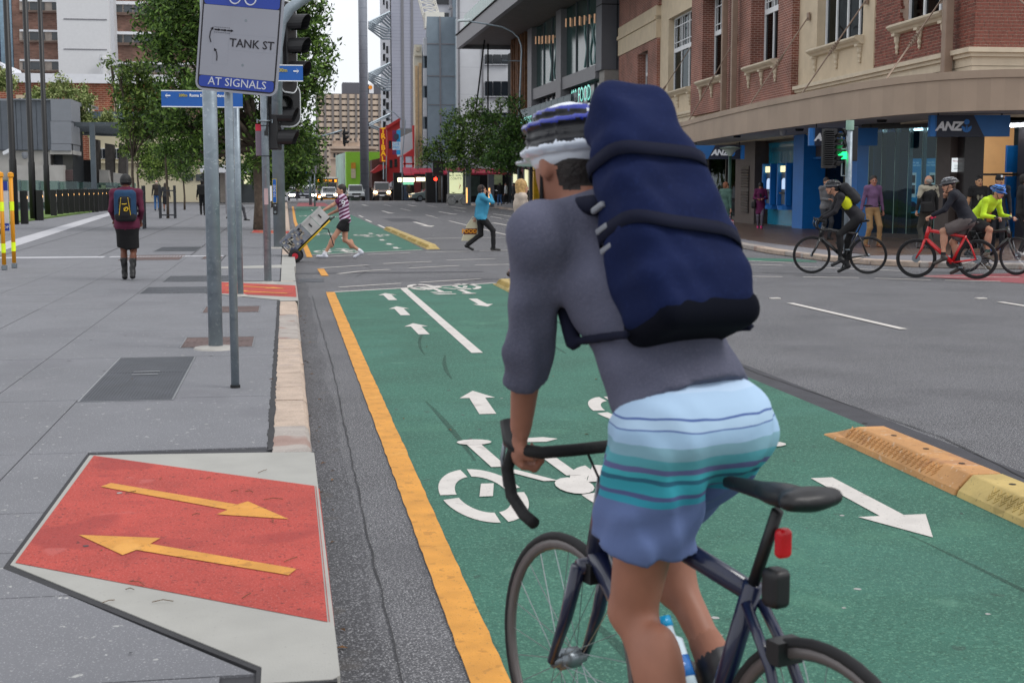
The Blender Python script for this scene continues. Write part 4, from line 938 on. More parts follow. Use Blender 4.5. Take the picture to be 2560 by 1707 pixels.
# big roof
g = MB(); g.box(14.4, 14.75, 66, 115.5, 12.95, 14.05); g.box(14.75, 26, 115.2, 115.5, 12.95, 14.05); W(g, 'roof_fascia', M_gpan2)
g = MB(); g.box(14.76, 26, 66, 115.19, 13.25, 13.4); W(g, 'roof_soffit', M_plank)
g = MB(); g.box(14.3, 26, 66, 115.7, 14.06, 14.14); W(g, 'roof_edge', M_dark)
g = MB()
for i in range(40): y = 78+i*.9; g.box(14.8, 14.83, y, y+.84, 14.2, 15.5)
o = W(g, 'terrace_balustrade', mat('green_fence_glass', '#2c6a62', .2, var=.3)); o['kind'] = 'stuff'
g = MB(); rr = random.Random(8)
for i in range(16): x = X2-.2+rr.uniform(0,.3); y = 104+i*.42; g.box(x, x+.25, y, y+.22, 5, 13.2)
W(g, 'timber_battens', M_wood, kind='stuff')
g = MB(); g.box(X2+.4, 30, 104, 114, 4.0, 13.2); W(g, 'rear_wall', M_dark)
for (p, q) in (((15.2, 113, 4.2), (16.1, 111, 13.3)), ((16.8, 114, 4.5), (16.8, 113.8, 13.3))): g = MB(); g.tube([p, q], .07, 6); W(g, 'stay_rod', M_dark)
# ground-floor shops below
g = MB(); g.box(X2, X2+.3, 79, 112, ZF, 3.6); W(g, 'shop_glazing', M_winB)
for i in range(12): y = 80+i*2.7; g = MB(); g.box(X2-.15, X2+.1, y, y+.22, ZF, 3.6); W(g, 'shop_mullion', M_gpan)
g = MB(); g.box(X2-1.5, X2+.3, 82, 112, 3.5, 4.3); W(g, 'grey_sign_band', M_gpan)
g = MB(); g.box(X2-1.52, X2-1.5, 82, 112, 4.15, 4.22); W(g, 'yellow_strip', mat('yellow_paint', '#d9a800', .4))
g = MB(); g.box(X2-1.2, X2-.6, 94, 94.5, .3, 4.1); W(g, 'yellow_panel', mat('yellow_paint', '#d9a800'))
M_lit = mat('lit_shop', '#d8d6b0', .6, emit=('#f4f2c8', .55))
for y, a, b in ((97, 1.6, 2.4), (103, 1.2, 2.8), (108, 1., 2.6)): g = MB(); g.box(X2-.06, X2-.02, y, y+2, a, b); W(g, 'lit_window', M_lit)

# white and dark-windowed office behind
def simple_block(name, label, u0, u1, vtop, Y, dep, m, rows=(), left=True, par=None):
    a, b = A(u0, vtop, Y), A(u1, vtop, Y); t = bld(name, label, (a.x, Y, gz(Y))); g = MB(); 
    c_, d_ = xat(u0, Y+dep), xat(u1, Y+dep)
    g.add([(x, y, z) for z in (gz(Y), a.z) for x, y in ((a.x, Y), (b.x, Y), (max(d_, b.x+.1), Y+dep), (max(c_, a.x), Y+dep))], [(0,3,2,1),(4,5,6,7),(0,1,5,4),(1,2,6,5),(2,3,7,6),(3,0,4,7)]); g.build('wall', m, t, world=True); return t
M_wht = mat('white_render', '#c9cbd0', .7, var=.04, ns=.6, dirt=.1, stripes=(2, .4, '#b3b6bc', .015)); M_bgc = mat('blue_grey_concrete', '#7f8d98', .8, var=.1, ns=.25, bump=.1, bs=3, dirt=.25)
wo = simple_block('white_office_building', 'white office block with bands of dark windows behind the overhanging roof', 1142, 1330, -60, 128, 25, M_wht)
for (v0, v1) in ((137, 161), (204, 241), (282, 310), (20, 40), (65, 90)):
    for (u0, u1) in ((1213, 1231), (1233, 1252), (1254, 1272)):
        g = MB(); fb(g, u0, u1, v0, v1, 127.8, .15); o = g.build('window', M_winB, wo, world=True); g = MB(); fb(g, u0-.8, u1+.8, v1, v1+1.5, 127.75, .25); g.build('window_sill', M_wht, o, world=True)
for u in (1205, 1146): g = MB(); fb(g, u, u+3, -40, 320, 127.9, .1); g.build('panel_joint', M_gpan2, wo, world=True)
cbk = simple_block('blue_grey_tower_block', 'blue-grey concrete block with stained blank wall beside the crane', 1067, 1148, 42, 150, 20, M_bgc)
g = MB(); fb(g, 1100, 1102, 42, 420, 149.9, .05); fb(g, 1067, 1142, 110, 111.5, 149.92, .05); fb(g, 1067, 1142, 190, 191.5, 149.92, .05); fb(g, 1067, 1142, 262, 263, 149.92, .05); g.build('joint', M_gpan2, cbk, world=True)
g = MB(); fb(g, 1140, 1148, 48, 330, 149.6, .5); g.build('downpipe', mat('pale_pipe', '#b9c8d0', .6), cbk, world=True)
g = MB(); fb(g, 1127, 1132, 18, 46, 150.5, .5); fb(g, 1124, 1130, 14, 22, 150.4, 1.); g.build('roof_vent', M_gpan2, cbk, world=True)
wt = simple_block('white_banded_tower', 'white tower with dark horizontal windows behind the white crane', 1055, 1190, -120, 210, 20, M_wht)
for v0, v1 in ((-10, 11), (33, 42), (-50, -36)): g = MB(); fb(g, 1085, 1122, v0, v1, 209.7, .3); g.build('window_band', M_winB, wt, world=True)
g = MB(); fb(g, 1131, 1190, -100, 44, 209.2, .5); g.build('blue_grey_panel', M_bgc, wt, world=True)
wb = simple_block('white_window_strip_building', 'narrow white side wall with stacked windows beside the blue-grey block', 1058, 1067, 95, 152, 18, M_bgc)
for v0, v1 in ((95, 140), (171, 215), (245, 292), (323, 365), (398, 420)): g = MB(); fb(g, 1059, 1067, v0, v1, 151.5, .5); g.build('white_band', M_wht, wb, world=True)
for v0, v1 in ((140, 171), (215, 245), (292, 323), (365, 398)): g = MB(); fb(g, 1062, 1067, v0+2, v1, 151.7, .2); g.build('window', M_winB, wb, world=True)
dc = simple_block('cream_pilaster_building', 'narrow cream building front with peach vertical stripes', 1035, 1055, 112, 158, 18, mat('pale_cream', '#d6d0c0', .7, var=.04))
g = MB(); fb(g, 1040, 1044, 165, 415, 157.8, .2); fb(g, 1049, 1054, 158, 415, 157.8, .2); g.build('peach_stripes', mat('peach', '#cfae86', .7), dc, world=True)
g = MB(); fb(g, 1041, 1050, 118, 128, 157.8, .2); fb(g, 1038, 1055, 138, 141, 157.6, .4); g.build('moulding', M_creamm, dc, world=True)
# lavender tower with ribbed blades
M_lav = mat('lavender_panels', '#a3a6b4', .5, var=.05, ns=.15, stripes=(2, 2.2, '#83869a', .07)); M_lavw = mat('tower_side_panels', '#c6c8d0', .6, var=.05, ns=.3, stripes=(2, .9, '#b3b6c0', .08))
lt = simple_block('lavender_tower', 'tall lavender-grey panelled tower with folded steel blades on its side', 975, 1062, -250, 190, 30, M_lav)
a = A(975, 0, 190); b = A(955, 0, 190)
g = MB(); g.add([(a.x-.02, 190.01, gz(190)), (b.x+.6, 203, gz(190)), (b.x+.6, 203, 45), (a.x-.02, 190.01, 45)], [(0,3,2,1)]); g.add([(a.x, 190.2, gz(190)), (b.x+.62, 203, gz(190)), (b.x+.62, 203, 45), (a.x, 190.2, 45)], [(0,1,2,3)]); g.build('side_wall', M_lavw, lt, world=True)
for i in range(14):
    for j, uu in enumerate((961, 969)):
        v = 5+i*28+(j*9); p = A(uu, v, 197-j*4); 
        if 30 < v < 100 or 158 < v < 222: continue
        g = MB(); g.box(p.x-.25, p.x+.15, p.y-.35, p.y-.05, p.z-.5, p.z+.5); g.build('window', M_winB, lt, world=True)
g = MB(); fb(g, 1006, 1007, -200, 400, 189.9, .1); g.build('joint', M_gpan2, lt, world=True); g = MB(); fb(g, 1030, 1031, -200, 400, 189.9, .1); g.build('joint', M_gpan2, lt, world=True)
M_steel = mat('galvanised_steel', '#8f9aa3', .45, metal=.5, var=.12, ns=6, bump=.1, bs=60, speck=[(30, .62, '#b4bec4', .4), (7, .6, '#76828a', .5)])
mc = thing('sculptural_mast', 'very tall round steel mast with clusters of bent tubes reaching to the lavender tower', 'mast', (xat(912, 186), 186, gz(186)))
a, b = xat(901, 186), xat(923, 186); g = MB(); g.lathe([((b-a)/2*1.0, gz(186)), ((b-a)/2, 45)], ((a+b)/2, 186, 0), 20); g.build('mast', mat('mast_metal', '#8b909a', .45, metal=.3, var=.05, stripes=(2, .55, '#7a7f89', .05)), mc, smooth=True, world=True)
g = MB()
for base in (30, 158, 285):
    sets = [(40, 60, 2), (44, 50, 12), (56, 42, 22), (72, 30, 32), (86, 24, 42)]
    for i in range(5):
        pts = [A(922, base+26+i*4, 186), A(958+((4-i)*4 if i < 5 else 0), base+i*6+2, 188), A(975, base+(i*8), 190)]
        if base == 285 and i > 1: continue
        g.tube([pts[0], A(974-i*5, base+i*6, 188), A(975, base+6+i*9, 189.7)], .13, 5)
        g.tube([pts[0], A(972-i*4, base+44+i*6, 188), A(975, base+40+i*7, 189.7)], .13, 5)
o = g.build('folded_tubes', M_steel, mc, world=True); o['kind'] = 'stuff'
# crane
cr_ = thing('tower_crane', 'white lattice crane jib rising behind the blue-grey block', 'crane', (xat(1060, 180), 180, 20))
M_crn = mat('crane_white', '#d8d6cd', .5, var=.03)
p0, p1 = A(1085, 60, 180), A(1053, -60, 180); g = MB(); dd = (p1-p0)
cs = [Vector((1.0, 0, 0)), Vector((-1.0, 0, 0)), Vector((1.0, 1.6, 0)), Vector((-1.0, 1.6, 0))]
for c_ in cs: g.tube([p0+c_, p1+c_], .09, 5)
n_ = 9
for i in range(n_):
    q0, q1 = p0+dd*i/n_, p0+dd*(i+1)/n_
    for s1, s2 in ((0, 1), (1, 0)): g.tube([q0+cs[s1], q1+cs[s2]], .05, 4)
    g.tube([q0+cs[0], q1+cs[2]], .05, 4); g.tube([q0+cs[1], q1+cs[3]], .05, 4); g.tube([q0+cs[0], q0+cs[1]], .05, 4)
o = g.build('lattice', M_crn, cr_, world=True); o['kind'] = 'stuff'
g = MB(); g.box(p0.x-1.2, p0.x+1.3, 179.4, 181.5, p0.z-.6, p0.z+1.4); g.build('base', M_crn, cr_, world=True)
# egg-crate office far off
YE = 760.; M_beige = mat('beige_precast', '#c0ae9c', .8, var=.08, ns=.05, island=.06); M_dk2 = mat('plant_room', '#5f5f66', .8)
ec = thing('beige_office_tower', 'wide beige office tower with a grid of dark window recesses, far down the street', 'building', (xat(875, YE), YE, -4))
g = MB(); fb(g, 794, 972, 236, 460, YE+1.6, 20); g.build('dark_wall', mat('recess_dark', '#574a45', .7, var=.2, ns=.2), ec, world=True)
g = MB(); fb(g, 857, 900, 207, 236, YE+6, 15); fb(g, 900, 972, 212, 236, YE+6, 15); g.build('plant_room', M_dk2, ec, world=True)
g = MB(); fb(g, 923, 934, 210, 234, YE+5.5, .4); g.build('white_sign', M_signw, ec, world=True); g = MB(); q = A(926, 219, YE+5.3); g.lathe([(1.1, 0), (1.1, .1)], (q.x, q.y, q.z), 12, axis=1); g.build('orange_emblem', mat('orange', '#e8901c', .5), ec, world=True)
v = 237.; r = 0
while v < 430:
    g = MB(); fb(g, 794, 972, v, v+8.6, YE+.0, 1.7); g.build('spandrel', M_beige, ec, world=True)
    gw = MB()
    for k in range(9): u = 797+k*19.4+10; fb(gw, u-4, u-1, v+9, v+13, YE+.6, .3)
    o = gw.build('sun_shades', M_dk2, ec, world=True); o['kind'] = 'stuff'
    v += 14.4; r += 1
for k in range(10): g = MB(); u = 794+k*19.4; fb(g, u-1.6, u+1.6, 236, 440, YE-.5, 2.); g.build('fin', mat('fin_grey', '#77706c', .7), ec, world=True)
# stone building with cornice
YS = 420.; M_sand = mat('sandstone', '#b5a190', .85, var=.12, ns=.3)
ss = thing('sandstone_building', 'ornate pale sandstone building with cornice and statues below the beige tower', 'building', (xat(865, YS), YS, -4))
g = MB(); fb(g, 828, 940, 372, 470, YS, 20); g.build('wall', M_sand, ss, world=True)
for v0, v1, e in ((366, 372, 2.), (378, 381, 1.), (395, 398, .8)): g = MB(); fb(g, 824, 944, v0, v1, YS-e, 3+e); g.build('cornice', M_sand, ss, world=True)
g = MB(); fb(g, 831, 870, 352, 366, YS, 4); fb(g, 871, 900, 356, 366, YS, 4)
for u in (834, 852, 868, 880, 893): fb(g, u, u+5, 344, 354, YS-.5, 1.5)
g.build('parapet', M_sand, ss, world=True)
for k in range(8): g = MB(); fb(g, 834+k*9, 838+k*9, 384, 394, YS-.2, .3); g.build('window', M_winB, ss, world=True)
# green billboard building
YG = 232.; gbn = thing('green_billboard_building', 'building wrapped in a bright lime green hoarding with a glazed side', 'building', (xat(905, YG), YG, -1))
g = MB(); fb(g, 866, 952, 380, 470, YG, 8); g.build('lime_hoarding', mat('lime_green', '#9ad63c', .6, var=.04), gbn, world=True)
a = A(866, 380, YG); b = A(838, 406, YG+30); g = MB(); g.add([(a.x, YG+.05, -1), (b.x+.1, YG+30, -1), (b.x+.1, YG+30, a.z), (a.x, YG+.05, a.z)], [(0,3,2,1),(0,1,2,3)]); g.build('glazed_side', mat('pale_green_glass', '#8fb3a4', .3, var=.3, ns=.5), gbn, world=True)
g = MB(); p, q = A(905, 405, YG-.4), A(918, 438, YG-.4); g.bar(p, q, .5, .3, (0,1,0)); g.build('dark_beam_print', M_dk2, gbn, world=True)
g = MB(); fb(g, 878, 889, 407, 422, YG-.3, .2); o = g.build('orange_banner', mat('banner_orange', '#d9962e', .6), gbn, world=True); g = MB(); fb(g, 878, 889, 422.5, 446, YG-.3, .2); g.build('pale_banner', mat('banner_pale', '#d9c9a8', .6), gbn, world=True)
# red hotel with vertical sign
YT = 176.; rb = thing('red_hotel_building', 'red-painted building with slanting top behind the vertical yellow-lettered sign', 'building', (xat(980, YT), YT, -.4)); M_red = mat('red_paint', '#b3282c', .6, var=.07, ns=.5)
def uvpoly(mb, pts, Y, dep):
    a = [A(u, v, Y) for u, v in pts]; n_ = len(a); vs = [tuple(p) for p in a]+[(p.x, p.y+dep, p.z) for p in a]
    return mb.add(vs, [tuple(range(n_-1,-1,-1)), tuple(range(n_, 2*n_))]+[(i, (i+1)%n_, n_+(i+1)%n_, n_+i) for i in range(n_)])
g = MB(); uvpoly(g, [(968, 322), (968, 462), (1000, 440), (1000, 300)], YT, 6); g.build('red_wall', M_red, rb, world=True)
g = MB(); uvpoly(g, [(966, 316), (966, 324), (1001, 302), (1001, 294)], YT-.5, 7); g.build('parapet', M_red, rb, world=True)
g = MB(); uvpoly(g, [(930, 400), (930, 470), (968, 470), (968, 392)], YT+2, 6); g.build('brick_wall', mat('old_brown_brick', '#5b3c38', .8, var=.2, ns=.8), rb, world=True)
g = MB(); uvpoly(g, [(928, 430), (950, 412), (966, 414), (966, 420), (935, 434)], YT-1.5, 3); g.build('red_awning', M_red, rb, world=True)
for u, v in ((972, 352), (984, 346), (974, 400), (986, 398)): g = MB(); fb(g, u, u+7, v, v+20, YT-.1, .15); g.build('window', M_winB, rb, world=True)
ts = thing('vertical_sign', 'tall red vertical sign with yellow letters spelling TRIBAL', 'sign', (xat(959, YT-3), YT-3, A(959, 405, YT-3).z))
a, b = A(951, 404, YT-3), A(967, 319, YT-3); hh = b.z-a.z; g = MB(); g.box(-(b.x-a.x)/2, (b.x-a.x)/2, 0, .3, 0, hh); g.build('panel', M_red, ts)
for i, ch in enumerate('TRIBAL'): text('letter', ch, hh/6*1.25, mat('letter_yellow', '#f2b417', .5, emit=('#ffb000', .15)), ts, (0, -.01, hh*(1-(i+.5)/6)), (HP, 0, 0), bold=.035, sx=1.05)
g = MB(); g.box(-.06, .06, .1, .2, -2.2, 0); g.build('bracket_post', mat('pale_pipe', '#b9c8d0'), ts)
YR = 150.; pg = thing('red_pavilion_shop', 'shopfront row with red pagoda roof and red awnings beside the hotel', 'shop', (xat(1040, YR), YR, 0)); M_redaw = mat('red_awning', '#b12a44', .6, var=.08, stripes=(0, 1.1, '#8e1d33', .12))
g = MB(); uvpoly(g, [(1008, 389), (1036, 371), (1036, 382), (1036, 391), (1004, 391)], YR, 3); uvpoly(g, [(1031, 314), (1036, 314), (1036, 372), (1033, 372)], YR, .6); g.build('pagoda_roof', M_red, pg, world=True)
g = MB(); fb(g, 1010, 1014, 391, 420, YR, .4); fb(g, 1031, 1035, 391, 420, YR, .4); fb(g, 1008, 1036, 408, 412, YR, .4); g.build('posts', M_red, pg, world=True)
g = MB(); uvpoly(g, [(1000, 345), (1031, 330), (1031, 390), (1000, 390)], YR+4, 4); g.build('white_wall', M_wht, pg, world=True)
g = MB(); uvpoly(g, [(1000, 321), (1034, 322), (1034, 334), (1000, 350)], YR+12, 4); g.build('grey_wall', M_gpan2, pg, world=True)
for u0, u1, v0, v1 in ((1008, 1033, 419, 435), (1032, 1079, 421, 432), (1107, 1180, 420, 433), (1180, 1262, 422, 433)):
    YR = 125. if u0 > 1100 else 150.; g = MB(); a, b = A(u0, v1, YR-3), A(u1, v0, YR-3); g.add([(a.x, YR-4, a.z), (b.x, YR-4, a.z), (b.x, YR-2.4, b.z), (a.x, YR-2.4, b.z), (a.x, YR-4, a.z-.15), (b.x, YR-4, a.z-.15), (b.x, YR-2, b.z-.3), (a.x, YR-2, b.z-.3)], [(0,1,2,3),(4,7,6,5),(0,4,5,1),(1,5,6,2),(3,2,6,7),(0,3,7,4)]); g.build('red_awning', M_redaw, pg, world=True)
YR = 150.; g = MB(); fb(g, 985, 1068, 432, 505, YR+1, 1); g.build('dark_shopfront', M_dark, pg, world=True); g = MB(); fb(g, 1066, 1290, 432, 508, 124, 1); g.build('dark_shopfront', M_dark, pg, world=True)
g = MB(); uvpoly(g, [(1100, 400), (1270, 380), (1270, 421), (1100, 421)], 124, 2); g.build('pale_fascia', M_wht, pg, world=True)
M_ls = mat('lit_white_sign', '#fff8d8', .5, emit=('#fff3c4', 2.2))
for u0, u1, v0, v1 in ((995, 1036, 445, 455), (1041, 1075, 444, 453)): g = MB(); fb(g, u0, u1, v0, v1, YR-4.2, .3); g.build('lit_sign', M_ls, pg, world=True)
g = MB(); fb(g, 1005, 1034, 456, 462, YR-4.1, .2); g.build('green_sign', mat('mint_sign', '#7ac7a8', .5, emit=('#7ac7a8', .5)), pg, world=True)
for u0, u1, v0, v1, c_ in ((1010, 1025, 465, 500, '#32455e'), (1036, 1052, 440, 495, '#6b1f24'), (1056, 1075, 455, 495, '#5a5347'), (1150, 1200, 440, 490, '#3a4a44'), (1230, 1256, 437, 462, '#b8c79a'), (1096, 1108, 436, 500, '#4d4740')):
    g = MB(); fb(g, u0, u1, v0, v1, YR+.8 if u0 < 1060 else 123.8, .15); g.build('shop_window', mat('shopw_'+c_[1:], c_, .5, var=.3, ns=2), pg, world=True)
g = MB(); a, b = A(1090, 424, 128), A(1270, 376, 108); g.bar(a, b, .3, .5); g2 = thing('sloping_canopy', 'dark sloping canopy edge with small lights behind the street trees', 'canopy', a); g.build('beam', M_gpan, g2, world=True)
g = MB()
for k in range(8): p = a.lerp(b, .15+k*.1); g.box(p.x, p.x+.35, p.y-.3, p.y-.2, p.z+.0, p.z+.12)
g.build('light_strip', mat('canopy_lights', '#e8e8e8', .4, emit=('#ffffff', .8)), g2, world=True)
# low shops with brown awnings along the far street
for k, (u0, u1, v0, v1, Y, c_, lab) in enumerate([(905, 960, 447, 503, 196, '#4d4340', 'brown low shopfront with awning at the street crest'), (880, 908, 438, 500, 240, '#8d8f8c', 'pale low shopfront under the lime hoarding'), (955, 1006, 462, 503, 172, '#3c3230', 'dark shopfront under the red hotel'), (858, 882, 452, 500, 260, '#77787a', 'grey low wall beyond the white utility')]):
    t = thing('low_shopfront', lab, 'shop', (xat((u0+u1)/2, Y), Y, gz(Y))); g = MB(); fb(g, u0, u1, v0+8, v1+6, Y, 5); g.build('wall', mat('shopw_'+c_[1:], c_, .7, var=.2), t, world=True)
    g = MB(); a, b = A(u0-2, v0+10, Y), A(u1, v0, Y); g.add([(a.x, Y-2, a.z), (b.x, Y-2, a.z+.3), (b.x, Y+.1, b.z), (a.x, Y+.1, b.z-.4), (a.x, Y-2, a.z-.2), (b.x, Y-2, a.z+.1), (b.x, Y+.1, b.z-.2), (a.x, Y+.1, b.z-.6)], [(0,1,2,3),(4,7,6,5),(0,4,5,1),(1,5,6,2),(0,3,7,4)]); g.build('awning', M_gpan, t, world=True)

# ============================================================ left side buildings
YP = 95.; M_rib = mat('ribbed_zinc', '#5c626b', .5, metal=.2, var=.06); M_lpan = mat('grey_smooth_panel', '#7f838b', .5, var=.03); M_pcon = mat('podium_concrete', '#aaa8a4', .85, var=.08, ns=.8, dirt=.25)
pd = bld('courthouse_podium', 'grey podium with ribbed metal wall, concrete base and smooth corner panel on the plaza', (xat(60, YP), YP, .1))
def WP(mb, n_, m, **k): return mb.build(n_, m, pd, world=True, **k)
g = MB(); fb(g, -120, 127, 251, 376, YP, 4); WP(g, 'wall_backing', M_rib)
u = -110.
while u < 122: g = MB(); fb(g, u, u+8.5, 250, 375, YP-.18, .16); WP(g, 'cladding_rib', M_rib); u += 11.8+(u % 3)
g = MB(); fb(g, -120, 127, 248, 251, YP-.2, 1); WP(g, 'coping', M_lpan)
for v0, v1 in ((248, 303), (304, 359.5), (360.5, 377)): g = MB(); fb(g, 128, 177, v0, v1, YP-.4, 4); WP(g, 'corner_panel', M_lpan)
g = MB(); a, b = A(177, 251, YP-.4), A(246, 268, YP+22); c, d = A(246, 276, YP+22), A(177, 262, YP-.4); g.add([a, b, c, d], [(0,1,2,3)]); g.add([(p.x, p.y, p.z+.0) for p in (a, b)]+[(b.x-4, b.y, b.z), (a.x-4, a.y, a.z)], [(0,1,2,3)]); WP(g, 'roof_edge', M_lpan)
g = MB(); fb(g, -120, 125, 376, 480, YP+.1, 4); fb(g, 125, 179, 376, 386, YP-.3, 4.4); fb(g, 160, 181, 386, 480, YP+1.5, 2); WP(g, 'concrete_base', M_pcon)
g = MB(); fb(g, 125, 179, 386, 416, YP+1.6, .3); WP(g, 'recess', M_gpan)
g = MB(); fb(g, 24, 157, 413, 480, YP-1.2, 1.2); WP(g, 'low_wall', M_pcon); g = MB(); fb(g, 157, 181, 425, 451, YP-.3, .2); WP(g, 'vent_grille', mat('vent_brown', '#5c4a4a', .7, stripes=(2, 8, '#3c3030', .4)))
g = MB(); p = A(62, 385, YP-.4); g.lathe([(.05, p.z-.35), (.16, p.z-.28), (.2, p.z-.1), (.2, p.z+.08), (.08, p.z+.12)], (p.x, p.y, 0), 12); WP(g, 'dome_camera', M_lpan)
g = MB(); p, q = A(10, 384, YP-.6), A(28, 375, YP-.9); g.bar(p, q, .22, .22); WP(g, 'box_camera', M_signw)
# receding wedge and entrance canopy
cn_ = bld('entrance_canopy', 'slatted steel entrance canopy on leaning concrete columns beside the podium', (xat(260, 100), 100, .1)); 
g = MB(); a = A(179, 318, YP); b = A(206, 325, YP+9); g.add([(a.x, YP, 0), (b.x, YP+9, 0), (b.x, YP+9, b.z+.3), (a.x, YP, a.z+.3)], [(0,1,2,3),(0,3,2,1)]); g.build('ribbed_side_wall', mat('dark_rib', '#3f454b', .6, stripes=(1, 2., '#2d3236', .3)), cn_, world=True)
g = MB(); fb(g, 178, 365, 280, 296, YP+14, 3); g.build('upper_fascia', mat('teal_grey_steel', '#5b6b73', .5), cn_, world=True); g = MB(); fb(g, 178, 365, 296, 322, YP+15, 3); g.build('dark_recess', M_dark, cn_, world=True)
for i in range(11):
    t = i/10; p, q = A(180, 311+t*22, YP+1+t*11), A(296+t*48, 311+t*28, YP+1+t*11); g = MB(); g.bar(p, q, .12, .28); g.build('slat', mat('slat_steel', '#4a5157', .5), cn_, world=True)
g = MB(); p, q = A(292, 312, YP+1), A(345, 338, YP+12); g.bar(p, q, .3, .35); g.build('edge_beam', mat('pale_teal', '#7d99a1', .5), cn_, world=True)
for (ut, ub) in (((234, 246), (236, 248)), ((262, 283), (264, 284)), ((297, 316), (294, 317))):
    g = MB(); uvpoly(g, [(ut[0], 348 if ut[0] < 250 else 358), (ub[0], 470), (ub[1], 470), (ut[1], 350 if ut[0] < 250 else 362)], YP+9, 1.2); g.build('column', mat('column_dark_concrete', '#4b4745', .8, var=.2), cn_, world=True)
g = MB(); uvpoly(g, [(248, 424), (270, 426), (275, 465), (248, 462)], YP+8, 1); uvpoly(g, [(283, 432), (320, 438), (320, 465), (284, 465)], YP+7, 1); g.build('low_planter', M_pcon, cn_, world=True)
g = MB(); fb(g, 205, 236, 400, 470, YP+10, 1); g.build('dark_recess', M_dark, cn_, world=True)
ps = thing('plaza_light_post', 'square grey steel light post with short arm in front of the entrance canopy', 'light post', (xat(229, 88), 88, .13)); g = MB(); a = A(229, 306, 88); g.box(a.x-.15, a.x+.15, 88, 88.3, .13, a.z); g.build('post', mat('post_grey', '#4c565f', .5), ps, world=True); g = MB(); g.box(a.x, a.x+.8, 88.05, 88.25, a.z-.1, a.z); g.build('arm', mat('post_grey', '#4c565f'), ps, world=True)
# heritage brick building
YH = 122.; hb = bld('heritage_brick_building', 'old orange brick building with broad white parapet behind the podium', (xat(200, YH), YH, 0)); M_obr = brickmat('orange_brick', '#8f4a33', '#7c3f2d', '#a5806a', .5, .17, .03)
g = MB(); fb(g, -80, 432, 204, 506, YH, 6); g.build('wall', M_obr, hb, world=True); g = MB(); fb(g, 33, 432, 188, 206, YH-.4, 11); g.build('parapet', mat('white_parapet', '#dcdee4', .6, var=.03), hb, world=True)
g = MB(); uvpoly(g, [(-40, 140), (-40, 205), (24, 205), (24, 190), (8, 178), (0, 160)], YH-.2, 9); g.build('gable', M_obr, hb, world=True); g = MB(); uvpoly(g, [(24, 190), (33, 206), (33, 188), (20, 182), (8, 170), (0, 155), (-3, 160), (6, 176)], YH-.45, 9); g.build('gable_coping', mat('white_parapet', '#dcdee4'), hb, world=True)
for u in (42, 112, 208, 286): 
    g = MB(); fb(g, u, u+26, 238, 290, YH-.2, .3); o = g.build('window_surround', M_cream, hb, world=True); g = MB(); fb(g, u+6, u+20, 246, 288, YH-.3, .15); g.build('window_pane', M_winB, o, world=True); g = MB(); fb(g, u+12.3, u+13.7, 246, 288, YH-.36, .06); fb(g, u+6, u+20, 262, 263.5, YH-.36, .06); g.build('window_frame', M_wwhite, o, world=True)
# tall brick and white block
YB = 165.; tb = bld('brick_and_white_office', 'tall brown brick office with bands of windows and a broad white blank core', (xat(200, YB), YB, 0)); M_tbr = brickmat('mottled_brown_brick', '#8a6a5c', '#6e5046', '#7c6358', .6, .22, .04)
g = MB(); fb(g, 48, 158, -80, 470, YB, 18); fb(g, 275, 520, -80, 470, YB+1, 18); g.build('wall', M_tbr, tb, world=True)
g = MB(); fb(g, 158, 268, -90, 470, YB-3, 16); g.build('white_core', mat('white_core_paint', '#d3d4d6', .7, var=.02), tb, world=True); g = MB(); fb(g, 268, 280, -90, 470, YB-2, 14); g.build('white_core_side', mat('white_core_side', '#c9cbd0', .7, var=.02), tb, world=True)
g = MB(); fb(g, 159, 267, 48.5, 49.5, YB-3.05, .05); g.build('panel_joint', M_gpan2, tb, world=True); g = MB(); fb(g, 159, 267, 123.5, 124.5, YB-3.05, .05); g.build('panel_joint', M_gpan2, tb, world=True)
g = MB(); a = A(259, 150, YB-4); g.tube([(a.x, YB-4, A(259, 192, YB-4).z), (a.x, YB-4, A(259, 137, YB-4).z)], .42, 14); g.tube([(a.x, YB-4, a.z), (a.x, YB-4, a.z+.25)], .5, 14); g.build('flue', mat('white_core_paint', '#d3d4d6'), tb, world=True)
M_wfr = mat('taupe_frame', '#a59a90', .6); M_wg = mat('grey_glass', '#43484c', .2, var=.25, ns=.4)
def band(u0, u1, vt, xs, s=1):
    g = MB(); fb(g, u0, u1, vt, vt+3, YB-.35, .5); g.build('white_ledge', M_signw, tb, world=True)
    g = MB(); fb(g, u0, u1, vt+3, vt+27, YB-.12, .2); g.build('window_strip', M_wfr, tb, world=True)
    g = MB(); fb(g, u0, u1, vt+27.5, vt+30, YB-.3, .4); g.build('sill_band', mat('brown_ledge', '#6e5a50', .7), tb, world=True)
    for a, b in xs: g = MB(); fb(g, a, b, vt+6, vt+24, YB-.22, .12); g.build('window', M_wg, tb, world=True)
for vt in (-73, 1, 76, 150): band(49, 158, vt, [(57, 71), (75, 111), (130, 149), (154, 158)])
for vt in (-67, 8, 83, 157): YB += 1; band(280, 520, vt, [(291, 305), (310, 330), (335, 355), (360, 382), (388, 408), (414, 434), (440, 460)]); YB -= 1
bgk = simple_block('blue_glass_tower', 'dark blue glass tower at the left edge of the picture', -60, 39, -100, 185, 20, mat('blue_curtain_wall', '#1d3a50', .1, var=.5, ns=.3, stripes=(2, .55, '#3a566a', .08)))
g = MB(); fb(g, 39, 48, -100, 190, 184.8, 1); g.build('pale_blue_edge', mat('pale_blue', '#86a4b8', .5), bgk, world=True)
for u in (5, 22): g = MB(); fb(g, u, u+1, -100, 190, 184.8, .3); g.build('mullion', mat('pale_blue', '#86a4b8'), bgk, world=True)
